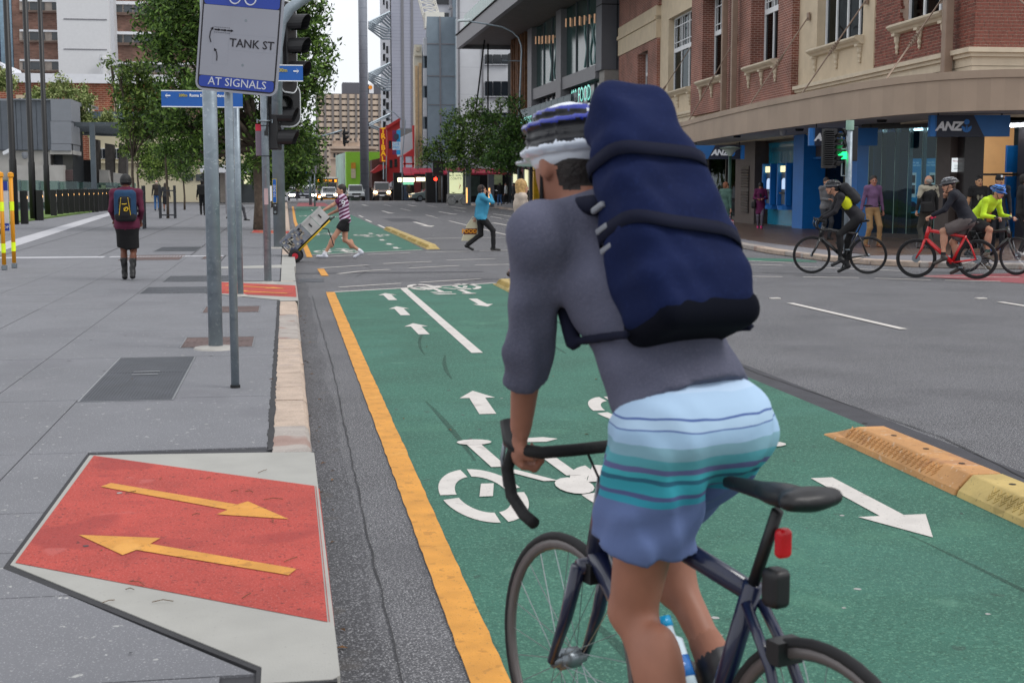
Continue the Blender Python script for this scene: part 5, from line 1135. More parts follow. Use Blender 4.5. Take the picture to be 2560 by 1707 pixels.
# cream building behind the trees
YC = 117.; cbd = bld('cream_painted_building', 'cream painted two-storey building with white windows behind the plaza trees', (xat(480, YC), YC, 0)); M_crm2 = mat('pale_cream_wall', '#d5cbae', .8, var=.04, ns=.5)
g = MB(); fb(g, 228, 690, 330, 506, YC, 3); g.build('wall', M_crm2, cbd, world=True)
for u in (246, 282, 314, 372, 455, 483): 
    g = MB(); fb(g, u, u+19, 371, 398, YC-.15, .2); o = g.build('window', M_wwhite, cbd, world=True); g = MB(); fb(g, u+2, u+8, 373, 396, YC-.2, .06); fb(g, u+11, u+17, 373, 396, YC-.2, .06); g.build('pane', M_winB, o, world=True)
g = MB(); fb(g, 228, 700, 404, 408, YC-.3, .4); g.build('string_course', M_crm2, cbd, world=True)
for u in (300, 370, 455, 470, 490, 620): g = MB(); fb(g, u, u+13, 436, 452, YC-.1, .2); g.build('lower_window', M_wg, cbd, world=True)
wk = thing('white_kiosk', 'white flat-roofed kiosk with dark openings beyond the big tree trunk', 'kiosk', (xat(600, 108), 108, .13))
g = MB(); uvpoly(g, [(500, 413), (500, 431), (640, 433), (620, 413)], 106, 4); g.build('roof', mat('white_parapet', '#dcdee4'), wk, world=True); g = MB(); fb(g, 505, 640, 433, 508, 108, 2); g.build('dark_front', M_wg, wk, world=True)
g = MB(); fb(g, 551, 562, 433, 506, 107.5, .4); fb(g, 590, 600, 433, 506, 107.5, .4); g.build('post', M_wfr, wk, world=True)
g = MB(); fb(g, 610, 625, 435, 460, 107.8, .3); g.build('lit_panel', M_lit, wk, world=True)
gk = thing('totem_sign', 'plain grey information pillar standing on the plaza', 'sign', (xat(572, 72), 72, .13)); g = MB(); a, b = A(562, 430, 72), A(583, 508, 72); g.box(a.x, b.x, 72, 72.3, .13, a.z); g.build('pillar', mat('totem_grey', '#8b898f', .6), gk, world=True)
gs = thing('green_red_sign', 'small green and red shop sign on the cream wall', 'sign', (xat(571, 116), 116, A(571, 400, 116).z))
for v0, v1, c_ in ((380, 402, '#e6e6e0'), (383.5, 390, '#18813c'), (394, 398, '#c8252d')): g = MB(); e = 0 if v0 == 380 else .1; fb(g, 561+(3 if e else 0), 580-(3 if e else 0), v0, v1, 116-e, .15); g.build('panel', mat('sg_'+c_[1:], c_, .6), gs, world=True)
# ============================================================ trees
def leafmat(name, c1, c2):
    if name in MC: return MC[name]
    m = mat(name, c1, .55, var=.2, ns=1.2, island=.45, spec=.3); N = m.node_tree.nodes; L_ = m.node_tree.links; b = N['Principled BSDF']
    src = b.inputs['Base Color'].links[0].from_socket; g = N.new('ShaderNodeNewGeometry'); r = N.new('ShaderNodeValToRGB'); r.color_ramp.elements[0].position = .35; r.color_ramp.elements[1].position = .95
    r.color_ramp.elements[0].color = (0,0,0,1); r.color_ramp.elements[1].color = (.8,.8,.8,1); L_.new(g.outputs['Random Per Island'], r.inputs[0])
    x = N.new('ShaderNodeMixRGB'); L_.new(r.outputs[0], x.inputs[0]); L_.new(src, x.inputs[1]); x.inputs[2].default_value = lin(c2)+(1,); L_.new(x.outputs[0], b.inputs['Base Color'])
    b.inputs['Transmission Weight'].default_value = 0
    return m
M_leaf = leafmat('fig_leaves', '#34501f', '#7f9f48'); M_leaf2 = leafmat('light_leaves', '#455f28', '#93aa52'); M_bark = mat('bark', '#5a4f45', .9, var=.2, ns=6, bump=.6, bs=25, speck=[(9, .6, '#77695a', .5)])
def tree(name, label, x, y, h_trunk, lobes, nleaf, size, seed, lm=M_leaf, tr=.12, z=Z1, group=None, branches=None, cat='tree', lean=0.):
    """lobes: (dx, dy, z, rx, ry, rz) clumps of the crown relative to the trunk foot"""
    t = thing(name, label, cat, (x, y, z), 0, group); r = np.random.RandomState(seed); rr = random.Random(seed)
    g = MB(); top = Vector((lean, 0, h_trunk)); g.tube([(0,0,0), (.02+lean*.2,0,h_trunk*.3), (-.03+lean*.6,.02,h_trunk*.7), top], [tr*1.25, tr, tr*.85, tr*.7], 9)
    for (dx, dy, lz, rx, ry, rz) in lobes:
        e = Vector((dx, dy, lz)); m_ = top.lerp(e, .5)+Vector((rr.uniform(-.2,.2), rr.uniform(-.2,.2), -.15)); g.tube([top*.92, m_, e], [tr*.55, tr*.3, .02], 6)
        for k in range(3):
            d = Vector((rr.uniform(-1,1)*rx, rr.uniform(-1,1)*ry, rr.uniform(-.5,1)*rz))*.8; g.tube([m_.lerp(e, .4+.2*k), e+d*.5, e+d], [.03, .02, .008], 4)
    g.build('trunk', M_bark, t, smooth=True)
    vol = np.array([l[3]*l[4]*l[5] for l in lobes]); vol = vol**.75; cnt = (vol/vol.sum()*nleaf).astype(int); V_ = []
    for l, c in zip(lobes, cnt):
        ns_ = max(3, c//26); d = r.normal(size=(ns_, 3)); d /= np.linalg.norm(d, axis=1)[:, None]; rad = r.uniform(.35, 1., ns_)**.45
        sc_ = d*rad[:, None]*np.array(l[3:6])+np.array(l[0:3])          # twig tips
        q = sc_[r.randint(0, ns_, c)]+r.normal(size=(c, 3))*size*1.7; V_.append(q)
    Cn = np.concatenate(V_); n_ = len(Cn)
    a = r.normal(size=(n_, 3)); a[:, 2] -= .5; a /= np.linalg.norm(a, axis=1)[:, None]; b = np.cross(a, r.normal(size=(n_, 3))); b /= np.linalg.norm(b, axis=1)[:, None]; nn = np.cross(a, b)
    s = size*r.uniform(.6, 1.3, n_)[:, None]; P0 = Cn-a*s; P1 = Cn+b*s*.42+nn*s*.12; P2 = Cn+a*s; P3 = Cn-b*s*.42+nn*s*.12
    vv = np.stack([P0, P1, P2, P3], 1).reshape(-1, 3).astype(np.float32); me = bpy.data.meshes.new('crown'); me.vertices.add(n_*4); me.vertices.foreach_set('co', vv.ravel()); me.loops.add(n_*4); me.loops.foreach_set('vertex_index', np.arange(n_*4, dtype=np.int32)); me.polygons.add(n_); me.polygons.foreach_set('loop_start', np.arange(0, n_*4, 4, dtype=np.int32)); me.materials.append(lm); me.update(calc_edges=True)
    link('crown', me, t); return t
def lobes_px(pts, x0, y0, z0=Z1, dy=1.):   # (u, v, radius_px) at distance y0
    out = []; r = random.Random(int(x0*7+y0))
    for u, v, rp in pts:
        yy = y0+r.uniform(-1, 1)*dy; p = A(u, v, yy); R_ = rp/F*math.hypot(p.x, yy); out.append((p.x-x0, yy-y0, p.z-z0, R_, R_*1.0, R_*.85))
    return out
x, y = -.85, 45.9
big = [(430,60,80),(480,150,90),(400,120,50),(520,40,110),(600,120,110),(680,60,100),(740,40,80),(770,130,65),(790,190,48),(750,240,60),(700,200,90),(620,230,90),(540,230,80),(460,240,70),(420,300,50),(470,330,60),(530,330,70),(600,320,70),(680,330,70),(740,310,45),(770,350,38),(715,380,40),(660,390,40),(500,380,45),(590,20,90),(440,-20,80),(560,-60,110),(680,-50,110),(370,40,36),(800,120,28),(455,405,28),(740,410,26),(560,385,36)]
tree('fig_tree', 'large dark green tree with a thick trunk beside the kerb, behind the street signs', x, y, 2.9, lobes_px(big, x, y, dy=1.6), 52000, .085, 3, tr=.2)
# young plaza trees with steel guards
M_guard = mat('guard_steel', '#3b3d42', .5, metal=.4)
def guard(x, y, lab):
    t = thing('tree_guard', lab, 'tree guard', (x, y, Z1), 0, 'steel guards round the young trees')
    for sx in (-.32, .32):
        for sy_ in (-.3, .3): g = MB(); g.box(sx-.035, sx+.035, sy_-.02, sy_+.02, 0, 1.45); g.build('post', M_guard, t)
    for z in (.12, 1.2):
        for sx in (-.3, .28): g = MB(); g.box(-.285, .285, sx, sx+.02, z, z+.05); g.build('rail', M_guard, t)
        for sx in (-.33, .31): g = MB(); g.box(sx, sx+.02, -.28, .28, z, z+.05); g.build('rail', M_guard, t)
guard(-5.1, 48., 'dark steel tree guard half hidden behind the walking woman'); guard(-5.2, 62.5, 'dark steel tree guard in front of the couple on the plaza')
g5 = 'young trees on the plaza'
for n_, (x, y, pts, nl, lab) in enumerate([
  (-5.1, 48., [(340,180,32),(310,230,30),(370,230,34),(345,270,40),(300,190,18),(395,270,30),(330,320,24),(365,320,28),(280,165,14),(385,330,24)], 5200, 'young tree rising behind the walking woman, leaning stems and thin crown'),
  (-5.2, 62.5, [(420,300,40),(450,340,44),(400,350,36),(430,390,32),(470,400,26),(390,300,34),(450,440,12)], 5200, 'young tree inside the guard in front of the couple'),
  (-7.2, 70., [(330,330,30),(350,370,34),(385,390,34),(410,420,24),(365,420,22),(320,370,20)], 3600, 'forked young tree left of the couple, farther back'),
  (-6.0, 84., [(400,400,34),(430,420,30),(460,430,24),(380,440,20)], 2600, 'small young tree behind the couple near the cream building')]):
    tree('young_tree', lab, x, y, 2.6 if n_ != 1 else 3.4, lobes_px(pts, x, y, dy=.8), nl, .075 if n_ < 2 else .09, 20+n_, M_leaf2 if n_ in (0, 2) else M_leaf, .055, group=g5)
for k, (x, y, pts, nl, sz, lab) in enumerate([
  (1.7, 66., [], 0, 0, ''),
  (-.9, 92., [(700,330,50),(740,380,46),(690,400,50),(735,430,36),(770,400,28),(700,450,30),(660,340,40),(640,420,40),(760,350,26)], 9000, .15, 'street tree just beyond the big tree, dark crown over the kerb'),
  (-.9, 128., [(760,390,34),(785,420,26),(745,440,30),(710,430,36),(790,450,18),(690,460,30),(770,360,22)], 6000, .19, 'farthest street tree of the left kerb, above the headlights'),
  (15.9, 92., [(1150,330,44),(1200,320,50),(1120,380,46),(1170,390,50),(1230,370,46),(1260,300,26),(1250,260,18),(1190,270,26),(1080,370,26),(1060,400,16),(1130,290,24),(1265,340,20)], 9500, .11, 'left of the two street trees on the far right footpath'),
  (16.2, 84., [(1260,350,44),(1290,310,30),(1300,380,30),(1240,400,36),(1290,260,20),(1310,340,18),(1275,410,22),(1220,290,20)], 7000, .10, 'right-hand street tree beside the tall street light, on the far footpath')]):
    if nl: tree('street_tree', lab, x, y, 2.4, lobes_px(pts, x, y, dy=1.2), nl, sz, 40+k, M_leaf if k < 4 else leafmat('fig_leaves2', '#2c4a20', '#5b7f33'), .07, z=.1)
for k, (u, v, Y, R_, lab) in enumerate([(150,225,101,30,'pale yellow-green shrub on the podium roof, centre'), (95,240,101,18,'shrub at the left of the podium roof'), (10,200,101,24,'shrub spilling over the podium roof at the picture edge'), (200,245,103,30,'white-flecked shrub on the podium roof near the corner panel'), (205,300,104,24,'variegated shrub under the roof edge above the slatted canopy'), (270,300,105,18,'small shrub beyond the slatted canopy')]):
    p = A(u, v+R_, Y); t = tree('roof_shrub', lab, p.x, Y, .5, lobes_px([(u,v,R_*.8),(u-R_*.6,v+R_*.3,R_*.6),(u+R_*.6,v+R_*.4,R_*.6),(u,v-R_*.8,R_*.35)], p.x, Y, p.z, .5), 1500, .12, 60+k, leafmat('shrub_leaves', '#6b7f3e', '#c3c98d'), .04, z=p.z, group='shrubs on the podium roof', cat='shrub')
# ============================================================ poles and bollards
M_blk = mat('black_paint', '#131315', .45, var=.1); M_bol = mat('bollard_black', '#0d0d0e', .5)
def pole(name, label, cat, x, y, z, h, r0, r1, m=M_steel, base=True, seg=18):
    t = thing(name, label, cat, (x, y, z)); g = MB(); g.tube([(0,0,0), (0,0,h)], [r0, r1], seg); g.build('pole', m, t, smooth=True)
    if base: g = MB(); g.lathe([(r0*2.6, 0), (r0*2.4, .012), (r0*1.15, .03)], (0,0,0), seg); g.build('base_collar', mat('base_concrete', '#a09d98', .8), t)
    return t
for k, (u, v, h, lab) in enumerate([(38, 561, 16, 'left of the three tall black poles by the bollards'), (84, 551, 16, 'middle of the three tall black poles by the bollards'), (120, 540, 16, 'right of the three tall black poles by the bollards')]):
    p = P(u, v, Z1); t = thing('tall_black_pole', lab, 'pole', p, 0, 'tall black poles by the bollards'); g = MB(); g.tube([(0,0,0), (0,0,2.4), (0,0,2.45), (0,0,h)], [.14, .14, .12, .10], 12); g.build('shaft', M_blk, t, smooth=True)
M_lampw = mat('lamp_warm2', '#ffd9a0', .4, emit=('#ffb766', 1.2))
bl = [(60,515,445),(100,510,440),(133,497,437)]
proto = thing('bollard', 'x', 'bollard', (0,0,0), 0, 'black bollards along the lawn edge'); g = MB(); g.box(-.13,.13,-.1,.1,0,1.26); bevel(g.build('body', M_bol, proto), .015); g = MB(); g.box(.131,.134,-.05,.05,.95,1.05); g.build('light_slot', M_lampw, proto)
us = [62,101,135,151,165,178,190,201,212,223,232,241,250,259,267]; y0 = 53.; n_ = len(us)
# bollard stations follow the lawn edge
st = [(63,561,.0),(101,551,0)]
labs = ['nearest', 'second', 'third', 'fourth', 'fifth', 'sixth', 'seventh', 'eighth', 'ninth', 'tenth', 'eleventh', 'twelfth', 'thirteenth', 'fourteenth', 'farthest']
UV = [(62,560),(101,551),(135,543),(151,539),(166,537),(180,535.5),(193,534),(206,533),(218,532),(230,531),(241,530),(252,528.5),(262,527.5),(271,527)]
for k, (u, v) in enumerate(UV):
    p = P(u, v, Z1); lab = labs[k if k < 13 else 14]+' black bollard of the row along the lawn edge'
    if k == 0: o = proto; o.location = p; o['label'] = lab
    else: o = dup(proto, p, 0, lab)
    if k < 3: o.scale = (1, 1, 1)
p = P(-2, 585, Z1); dup(proto, p, 0, 'black bollard cut by the left picture edge')
# glass balustrade behind the bollards
gbal = thing('glass_balustrade', 'long pale green glass balustrade on the raised plaza behind the bollards', 'balustrade', (xat(100, 84), 84, 0)); M_glp = glassmat('pale_glass', '#c8dcd6', .08)
for i in range(9): g = MB(); u0 = -90+i*48; a, b = A(u0, 505, 84+i*.9), A(u0+46, 447+i*1.4, 84+i*.9); g.box(a.x, b.x, a.y, a.y+.03, .15, b.z); g.build('glass_panel', M_glp, gbal, world=True)
for i in range(9): g = MB(); u0 = -90+i*48; a = A(u0-1, 505, 84+i*.9); b = A(u0, 449+i*1.4, 84+i*.9); g.box(a.x-.06, a.x+.06, a.y-.1, a.y-.02, .15, b.z); g.build('post', M_mach, gbal, world=True)
g = MB(); fb(g, -100, 330, 478, 506, 85.5, .8); g.build('upstand', M_pcon, gbal, world=True)
# big sign on its pole
sgp = thing('street_light', 'thick galvanised pole standing on a brown pit cover behind the blue sign', 'pole', (-.65, 12.5, Z1))
g = MB(); g.tube([(0,0,0), (0,0,3.6)], [.064, .064], 24); g.build('pole', M_steel, sgp, smooth=True); g = MB(); g.lathe([(.2,0),(.19,.015),(.08,.03)], (0,0,0), 20); g.build('concrete_collar', mat('base_concrete', '#a09d98'), sgp)
sgl = sgp
tp = thing('street_sign', 'blue and white bicycle sign reading TANK ST and AT SIGNALS on a slim pole', 'sign', (-.39, 10.04, Z1)); g = MB(); g.tube([(0,0,0), (0,0,3.3)], .03, 16); g.build('pole', M_steel, tp, smooth=True); g = MB(); g.tube([(0,0,0), (0,0,.02)], .036, 16); g.build('base_sleeve', M_dark, tp)
sgp = tp
# sign face: corners from the picture at the pole's distance
YN = 9.93; c = [A(486, 233, YN+.06), A(664, 246, YN-.12), A(703, -10, YN-.12), A(492, -10, YN+.06)]
bl_, br_ = A(484, 226, YN+.07), A(691, 246, YN-.12); xv = (br_-bl_); W_ = xv.length; xd = Vector((xv.x, xv.y, 0)).normalized(); zrot = math.atan2(xd.y, xd.x)
M_sgw = mat('sign_pale', '#93959f', .45, var=.03, ns=2, dirt=.06); M_sgb = mat('sign_blue', '#1b3c9c', .4, var=.05, ns=2); M_sgk = mat('sign_black', '#15121c', .5, var=.02)
sf = MB(); SW, SH = .80, 1.2; z0 = A(590, 236, YN).z-Z1
tilt = math.atan2(A(691,246,YN-.12).z-A(484,226,YN+.07).z, W_)
def rrect(x0, x1, z0_, z1_, r, n_=6):
    out = []
    for cx_, cz_, a0 in ((x1-r, z1_-r, 0), (x0+r, z1_-r, HP), (x0+r, z0_+r, math.pi), (x1-r, z0_+r, 3*HP)):
        for i in range(n_+1): a = a0+HP*i/n_; out.append((cx_+r*math.cos(a), cz_+r*math.sin(a)))
    return out
def plate(name, poly, y0_, y1_, m, par):
    g = MB(); n_ = len(poly); g.add([(a, y0_, b) for a, b in poly]+[(a, y1_, b) for a, b in poly], [tuple(range(n_)), tuple(range(2*n_-1, n_-1, -1))]+[(i, n_+i, n_+(i+1)%n_, (i+1)%n_) for i in range(n_)]); return g.build(name, m, par)
sb = plate('sign_plate', rrect(-SW/2, SW/2, 0, SH, .075), 0, .02, M_sgw, sgp)
pc = A(587, 233, YN); sb.location = (pc.x+.39+.005, YN-10.04-.0, pc.z-Z1-.0); sb.scale = (.755,)*3; sb.rotation_euler = (0, -tilt, zrot)
plate('border', rrect(-SW/2+.02, SW/2-.02, .02, SH-.02, .06), -.001, 0, M_sgk, sb); plate('white_field', rrect(-SW/2+.035, SW/2-.035, .14, .787, .001), -.0025, -.001, M_sgw, sb)
plate('blue_band', rrect(-SW/2+.035, SW/2-.035, .035, .137, .03), -.003, -.001, M_sgb, sb); plate('blue_band', rrect(-SW/2+.035, SW/2-.035, .79, SH-.035, .03), -.003, -.001, M_sgb, sb)
text('lettering', 'AT SIGNALS', .104, mat('sign_text_white', '#c9ccd4', .4), sb, (.01, -.004, .088), (HP, 0, 0), sx=1.02); text('lettering', 'TANK ST', .107, M_sgk, sb, (.125, -.004, .455), (HP, 0, 0), bold=.001)
g = MB(); M_sgt = MC['sign_text_white']
for cx_ in (-.07, .08): g.tube([(cx_+.052*math.cos(i/20*6.283), -.004, .925+.052*math.sin(i/20*6.283)) for i in range(20)], .0075, 5, closed=True)
for p, q in (((-.07,.925),(-.03,1.0)),((-.03,1.0),(.055,1.0)),((-.03,.99),(.0,.93)),((0,.93),(.06,1.01)),((0,.925),(.08,.925)),((.08,.925),(.05,1.02)),((.03,1.03),(.075,1.03)),((-.05,1.03),(-.01,1.04)),((-.05,1.03),(-.035,1.0))): g.tube([(p[0], -.004, p[1]), (q[0], -.004, q[1])], .0065, 5)
g.v = [(x, y, z-.06) for x, y, z in g.v]; g.build('bicycle_emblem', M_sgt, sb)
g = MB()
def sarrow(pts, w_=.012, hd=.03):
    p = [Vector((a, -.003, b)) for a, b in pts]; g.tube(p, w_*.5, 5); d = (p[-1]-p[-2]).normalized(); n_ = Vector((-d.z, 0, d.x)); e = p[-1]
    g.add([e+n_*hd*.55+Vector((0,-.004,0)), e-n_*hd*.55+Vector((0,-.004,0)), e+d*hd+Vector((0,-.004,0))], [(0,1,2),(2,1,0)])
sarrow([(-.205,.32),(-.205,.37),(-.213,.41),(-.222,.425)]); sarrow([(-.275,.51),(-.29,.56),(-.285,.62),(-.272,.645)])
for i in range(3): sarrow([(-.245+i*.062,.645),(-.21+i*.062,.645)], .016, .026)
for i in range(9): g.bar((-.248+i*.0175, -.003, .672), (-.238+i*.0175, -.003, .672), .004, .004); g.bar((-.248+i*.0175, -.003, .617), (-.238+i*.0175, -.003, .617), .004, .004)
g.v = [(x, y, z*.875) for x, y, z in g.v]; g.build('route_diagram', M_sgk, sb)
for z_ in (.26, .67): g = MB(); g.lathe([(.012, -.004), (.014, -.001), (.014, .0)], (.05, 0, z_), 10, axis=1); g.build('bolt', M_mach, sb)
pl_ = [(-.25,.29),(-.13,.29)]
g = MB()
for x0, x1, a, b in ((-.25,-.1,.25,.735),(-.1,.36,.39,.535)): 
    for r_ in ((x0,x1,a,a+.0012),(x0,x1,b,b+.0012),(x0,x0+.0012,a,b),(x1,x1+.0012,a,b)): g.box(r_[0], r_[1], -.0032, -.003, r_[2], r_[3])
g.build('overlay_outline', mat('overlay_edge', '#8f919b', .6), sb)
g = MB(); g.box(.3, .7, -.4, .4, 0, .001)
# match: the slim pole carries on up behind the sign plate
t3 = pole('thin_pole', 'slim grey pole directly behind the slim foreground pole', 'pole', -.62, 18.45, Z1, 3.0, .04, .04); 
# street-name blades
M_blade = mat('blade_blue', '#0d56a6', .4, var=.04); M_gold = mat('blade_gold', '#b9a83a', .5)
YB2 = 18.3
def blade(u0, u1, v0, v1, Y, label, parts_):
    a, b = A(u0, v1, Y), A(u1, v0, Y); t = thing('street_name_blade', label, 'sign', (a.x, Y, a.z)); W2, H2 = b.x-a.x, b.z-a.z
    g = MB(); g.box(0, W2, 0, .03, .012, H2-.012); g.build('blade', M_blade, t); 
    for z in (0, H2-.012): g = MB(); g.box(0, W2, -.003, .033, z, z+.012); g.build('edge', M_signw, t)
    for body, s, m, fx, fz, sx_, al in parts_: text('lettering', body, s*H2, m, t, (fx*W2, -.005, fz*H2), (HP, 0, 0), align=al, bold=.0015)
    g = MB(); return t, W2, H2
def harrow(t, x, z, L_, s):
    g = MB(); g.box(min(x, x+L_*s), max(x, x+L_*s), -.006, -.003, z-.008, z+.008); tip = x+L_*s
    for q in (-1, 1): g.bar((tip, -.0045, z), (tip-s*L_*.42, -.0045, z+q*L_*.42), .003, .016, up=(0, 1, 0))
    g.build('arrow_print', M_signw, t)
t, W2, H2 = blade(404, 606, 228, 268, YB2, 'blue street blade with left arrow reading 200m Roma Street Parkland', [('200m', .22, M_gold, .215, .70, 1, 'LEFT'), ('Roma Street Parkland', .235, M_signw, .345, .70, 1, 'LEFT')]); harrow(t, .115, H2*.68, .065, -1)
t, W2, H2 = blade(640, 757, 163, 203, YB2+.3, 'blue street blade with right arrow reading Bridge 100m', [('Bridge', .28, M_signw, .17, .66, 1, 'CENTER'), ('100m', .30, M_gold, .55, .66, 1, 'CENTER')]); harrow(t, W2-.125, H2*.62, .07, 1)
# signal pole with lanterns
M_sig = mat('signal_black', '#1a1a1d', .5, var=.08); M_wedge = mat('signal_white_edge', '#cfd2d6', .5); M_red_l = mat('red_lens', '#ff3020', .3, emit=('#ff2a18', 6)); M_grn_l = mat('green_lens', '#10d060', .3, emit=('#12e070', 2.2)); M_off_l = mat('dark_lens', '#16211f', .2, coat=.5)
spole = pole('signal_pole', 'galvanised traffic signal pole with cable ties on the near corner', 'signal pole', -.29, 20.87, Z1, 5.2, .057, .057)
for z in (1.9, 2.35, 2.9, 3.45): g = MB(); g.tube([(.062*math.cos(i/12*6.283), .062*math.sin(i/12*6.283), z) for i in range(12)], .006, 4, closed=True); g.build('cable_tie', M_dark, spole)
for z in (2.42, 3.24):
    g = MB(); g.tube([(.075*math.cos(i/12*6.283), .075*math.sin(i/12*6.283), z) for i in range(12)], .012, 5, closed=True)
    for s in (-1, 1): g.tube([(s*.07, 0, z), (s*.11, -.02, z+.02), (s*.11, -.02, z-.03)], .01, 5)
    g.build('clamp', M_steel, spole)
g = MB(); g.box(-.03, .03, -.062, -.058, 1.18, 1.42); g.build('label_plate', mat('label_pink', '#b39a9c', .6), spole)
pbt = thing('pedestrian_button', 'black pedestrian call button with white arrow on the wide grey pole', 'push button', (-.14, 31.9, 1.15)); g = MB()
wp = pole('wide_grey_pole', 'wide grey street light column behind the signal pole', 'pole', -.16, 32.5, Z1, 12, .145, .13, mat('smooth_grey_pole', '#868f96', .5, metal=.3))
a_, b_ = A(680, 0, 32.4), A(712, 60, 32.4)
g = MB(); g.box(-.05, .05, -.0, .05, -.02, .28); bevel(g.build('box', M_sig, pbt), .03); g = MB(); g.lathe([(.028,-.012),(.032,0)], (0,0,.04), 12, axis=1); g.build('button', M_mach, pbt); g = MB(); g.bar((-.03,-.006,.2),(.02,-.006,.2),.004,.014,up=(0,1,0)); g.bar((.025,-.006,.2),(0,-.006,.225),.004,.014,up=(0,1,0)); g.bar((.025,-.006,.2),(0,-.006,.175),.004,.014,up=(0,1,0)); g.build('arrow_print', M_signw, pbt)
fx_ = P(688, 640, Z1); pbt.location = (A(688, 535, 32.3).x, 32.3, A(688, 535, 32.3).z)
ns = thing('pole_notice', 'narrow blue vertical notice with yellow border on the wide grey pole', 'notice', (A(687, 508, 32.3).x, 32.3, A(687, 508, 32.3).z)); g = MB(); g.box(-.05, .05, 0, .02, 0, .56); g.build('border', mat('notice_yellow', '#c9b23a', .5), ns); g = MB(); g.box(-.04, .04, -.004, 0, .012, .548); g.build('panel', M_blade, ns); text('lettering', 'TO CROSS', .06, M_signw, ns, (0, -.006, .28), (HP, -HP, 0))
g = MB(); g.box(-.11, -.06, 0, .01, .05, .4); g.build('white_strip', M_signw, ns)
def lantern(par, x, y, z, rz, n_=3, lens=(None, None, None), back=True, w_=.3, white=True):
    """signal head facing -y in its own frame, foot at z"""
    e = bpy.data.objects.new('signal_head', None); hgt = n_*.34
    g = MB(); g.box(-w_/2*.85, w_/2*.85, 0, .16, 0, hgt); o = g.build('housing', M_sig, par); o.location = (x, y, z); o.rotation_euler = (0, 0, rz); bevel(o, .02)
    if back:
        plate('backing_board', rrect(-w_*.85, w_*.85, -.14, hgt+.14, .14), .05, .06, M_sig, o)
        if white: g = MB(); pr_ = rrect(-w_*.87, w_*.87, -.155, hgt+.155, .15); g.tube([(a, .055, b) for a, b in pr_], .012, 4, closed=True); g.build('white_edge', M_wedge, o)
    for i in range(n_):
        zc = .17+i*.34; m = lens[i] or M_off_l; g = MB(); g.lathe([(.10, -.012), (.11, 0)], (0, 0, zc), 16, axis=1); g.build('lens', m, o)
        g = MB(); vs = []; n2 = 14                      # cowl visor open at the bottom
        for k in range(n2+1):
            a = math.radians(-40+260*k/n2)
            for yy, rr_ in ((0, .135), (-.24-.05*math.sin(a), .13), (-.24-.05*math.sin(a), .122), (0, .127)): vs.append((rr_*math.cos(a), yy, zc+rr_*math.sin(a)))
        g.add(vs, [(k*4+j, k*4+(j+1)%4, (k+1)*4+(j+1)%4, (k+1)*4+j) for k in range(n2) for j in range(4)]); g.build('visor', M_sig, o)
    return o
ts1 = thing('traffic_signal', 'black traffic signal cluster with hooded lamps on the near corner pole, behind the blue sign', 'traffic signal', (-.29, 20.87, Z1))
q = A(727, 205, 20.8); lantern(ts1, q.x+.29+.02, -.05, q.z-Z1-.0, math.radians(62), 3)
q = A(704, 290, 20.9); lantern(ts1, q.x+.29, .12, q.z-Z1, math.radians(12), 1, (None,), True, .34)
q = A(700, 375, 20.9); lantern(ts1, q.x+.29, .1, q.z-Z1, math.radians(75), 2, back=False)
g = MB(); g.bar((.02, 0, 2.2), (.02, .1, 4.2), .06, .12); g.bar((0,0,4.1),(.3,.0,4.1),.04,.04); g.bar((0,0,2.6),(.12,.05,2.6),.04,.04); g.build('mounting_bracket', M_sig, ts1)
pr_s = thing('red_edge_board', 'grey backed board with red top on the left of the signal pole', 'sign', (-.42, 20.9, A(650, 390, 20.9).z)); g = MB(); g.box(-.055, .055, 0, .02, 0, .47); bevel(g.build('board', mat('board_mauve', '#7d6f7d', .6), pr_s), .02); g = MB(); g.box(-.052, .052, -.003, .0, .37, .47); g.build('red_top', mat('board_red', '#d42a45', .5), pr_s)
pr_s.location.x = A(649, 390, 20.9).x
# curved arm at top behind sign
ca = thing('curved_lamp_arm', 'thick grey curved outreach arm at the top edge beside the blue sign', 'street light', (A(650,60,19.2).x-.35, 19.2, Z1)); g = MB(); b0 = ca.location; pts = [Vector((0,0,0)), Vector((0,0,3.2))]+[A(u, v, 19.2)-b0 for u, v in ((693, 120), (703, 55), (725, 22), (752, 2), (790, -22), (840, -45))]; pts = pts[2:]; g.tube([pts[0]+Vector((-.02,0,-.9))]+pts, [.075]*7, 14); g.build('arm', M_steel, ca, smooth=True)
# bus-stop style yellow posts
ys_ = thing('yellow_map_stand', 'yellow twin-post stand with a map panel at the left edge of the footpath', 'sign stand', (-4.9, 25.0, Z1)); M_yp = mat('post_yellow', '#dc9410', .45, var=.05); M_fl = mat('fluoro_band', '#d7ee1a', .4, emit=('#d7ee1a', .1))
for k, (u, v) in enumerate(((8, 673), (33, 668))):
    p = P(u*1.0+3, v+2, Z1)-ys_.location; g = MB(); g.tube([(p.x, p.y, .08), (p.x, p.y, 1.62)], .036, 14); o = g.build('post', M_yp, ys_, smooth=True)
    for z in (.3, 1.02): g = MB(); g.tube([(p.x, p.y, z), (p.x, p.y, z+.16)], .038, 14); g.build('reflective_band', M_fl, ys_)
    g = MB(); g.lathe([(.036, 0), (.05, .01), (.05, .08), (.036, .09)], (p.x, p.y, 0), 12); g.build('foot', M_mach, ys_); g = MB(); g.lathe([(.01, 1.7), (.05, 1.68), (.055, 1.62), (.036, 1.6)], (p.x, p.y, 0), 12); g.build('cap', M_yp, ys_)
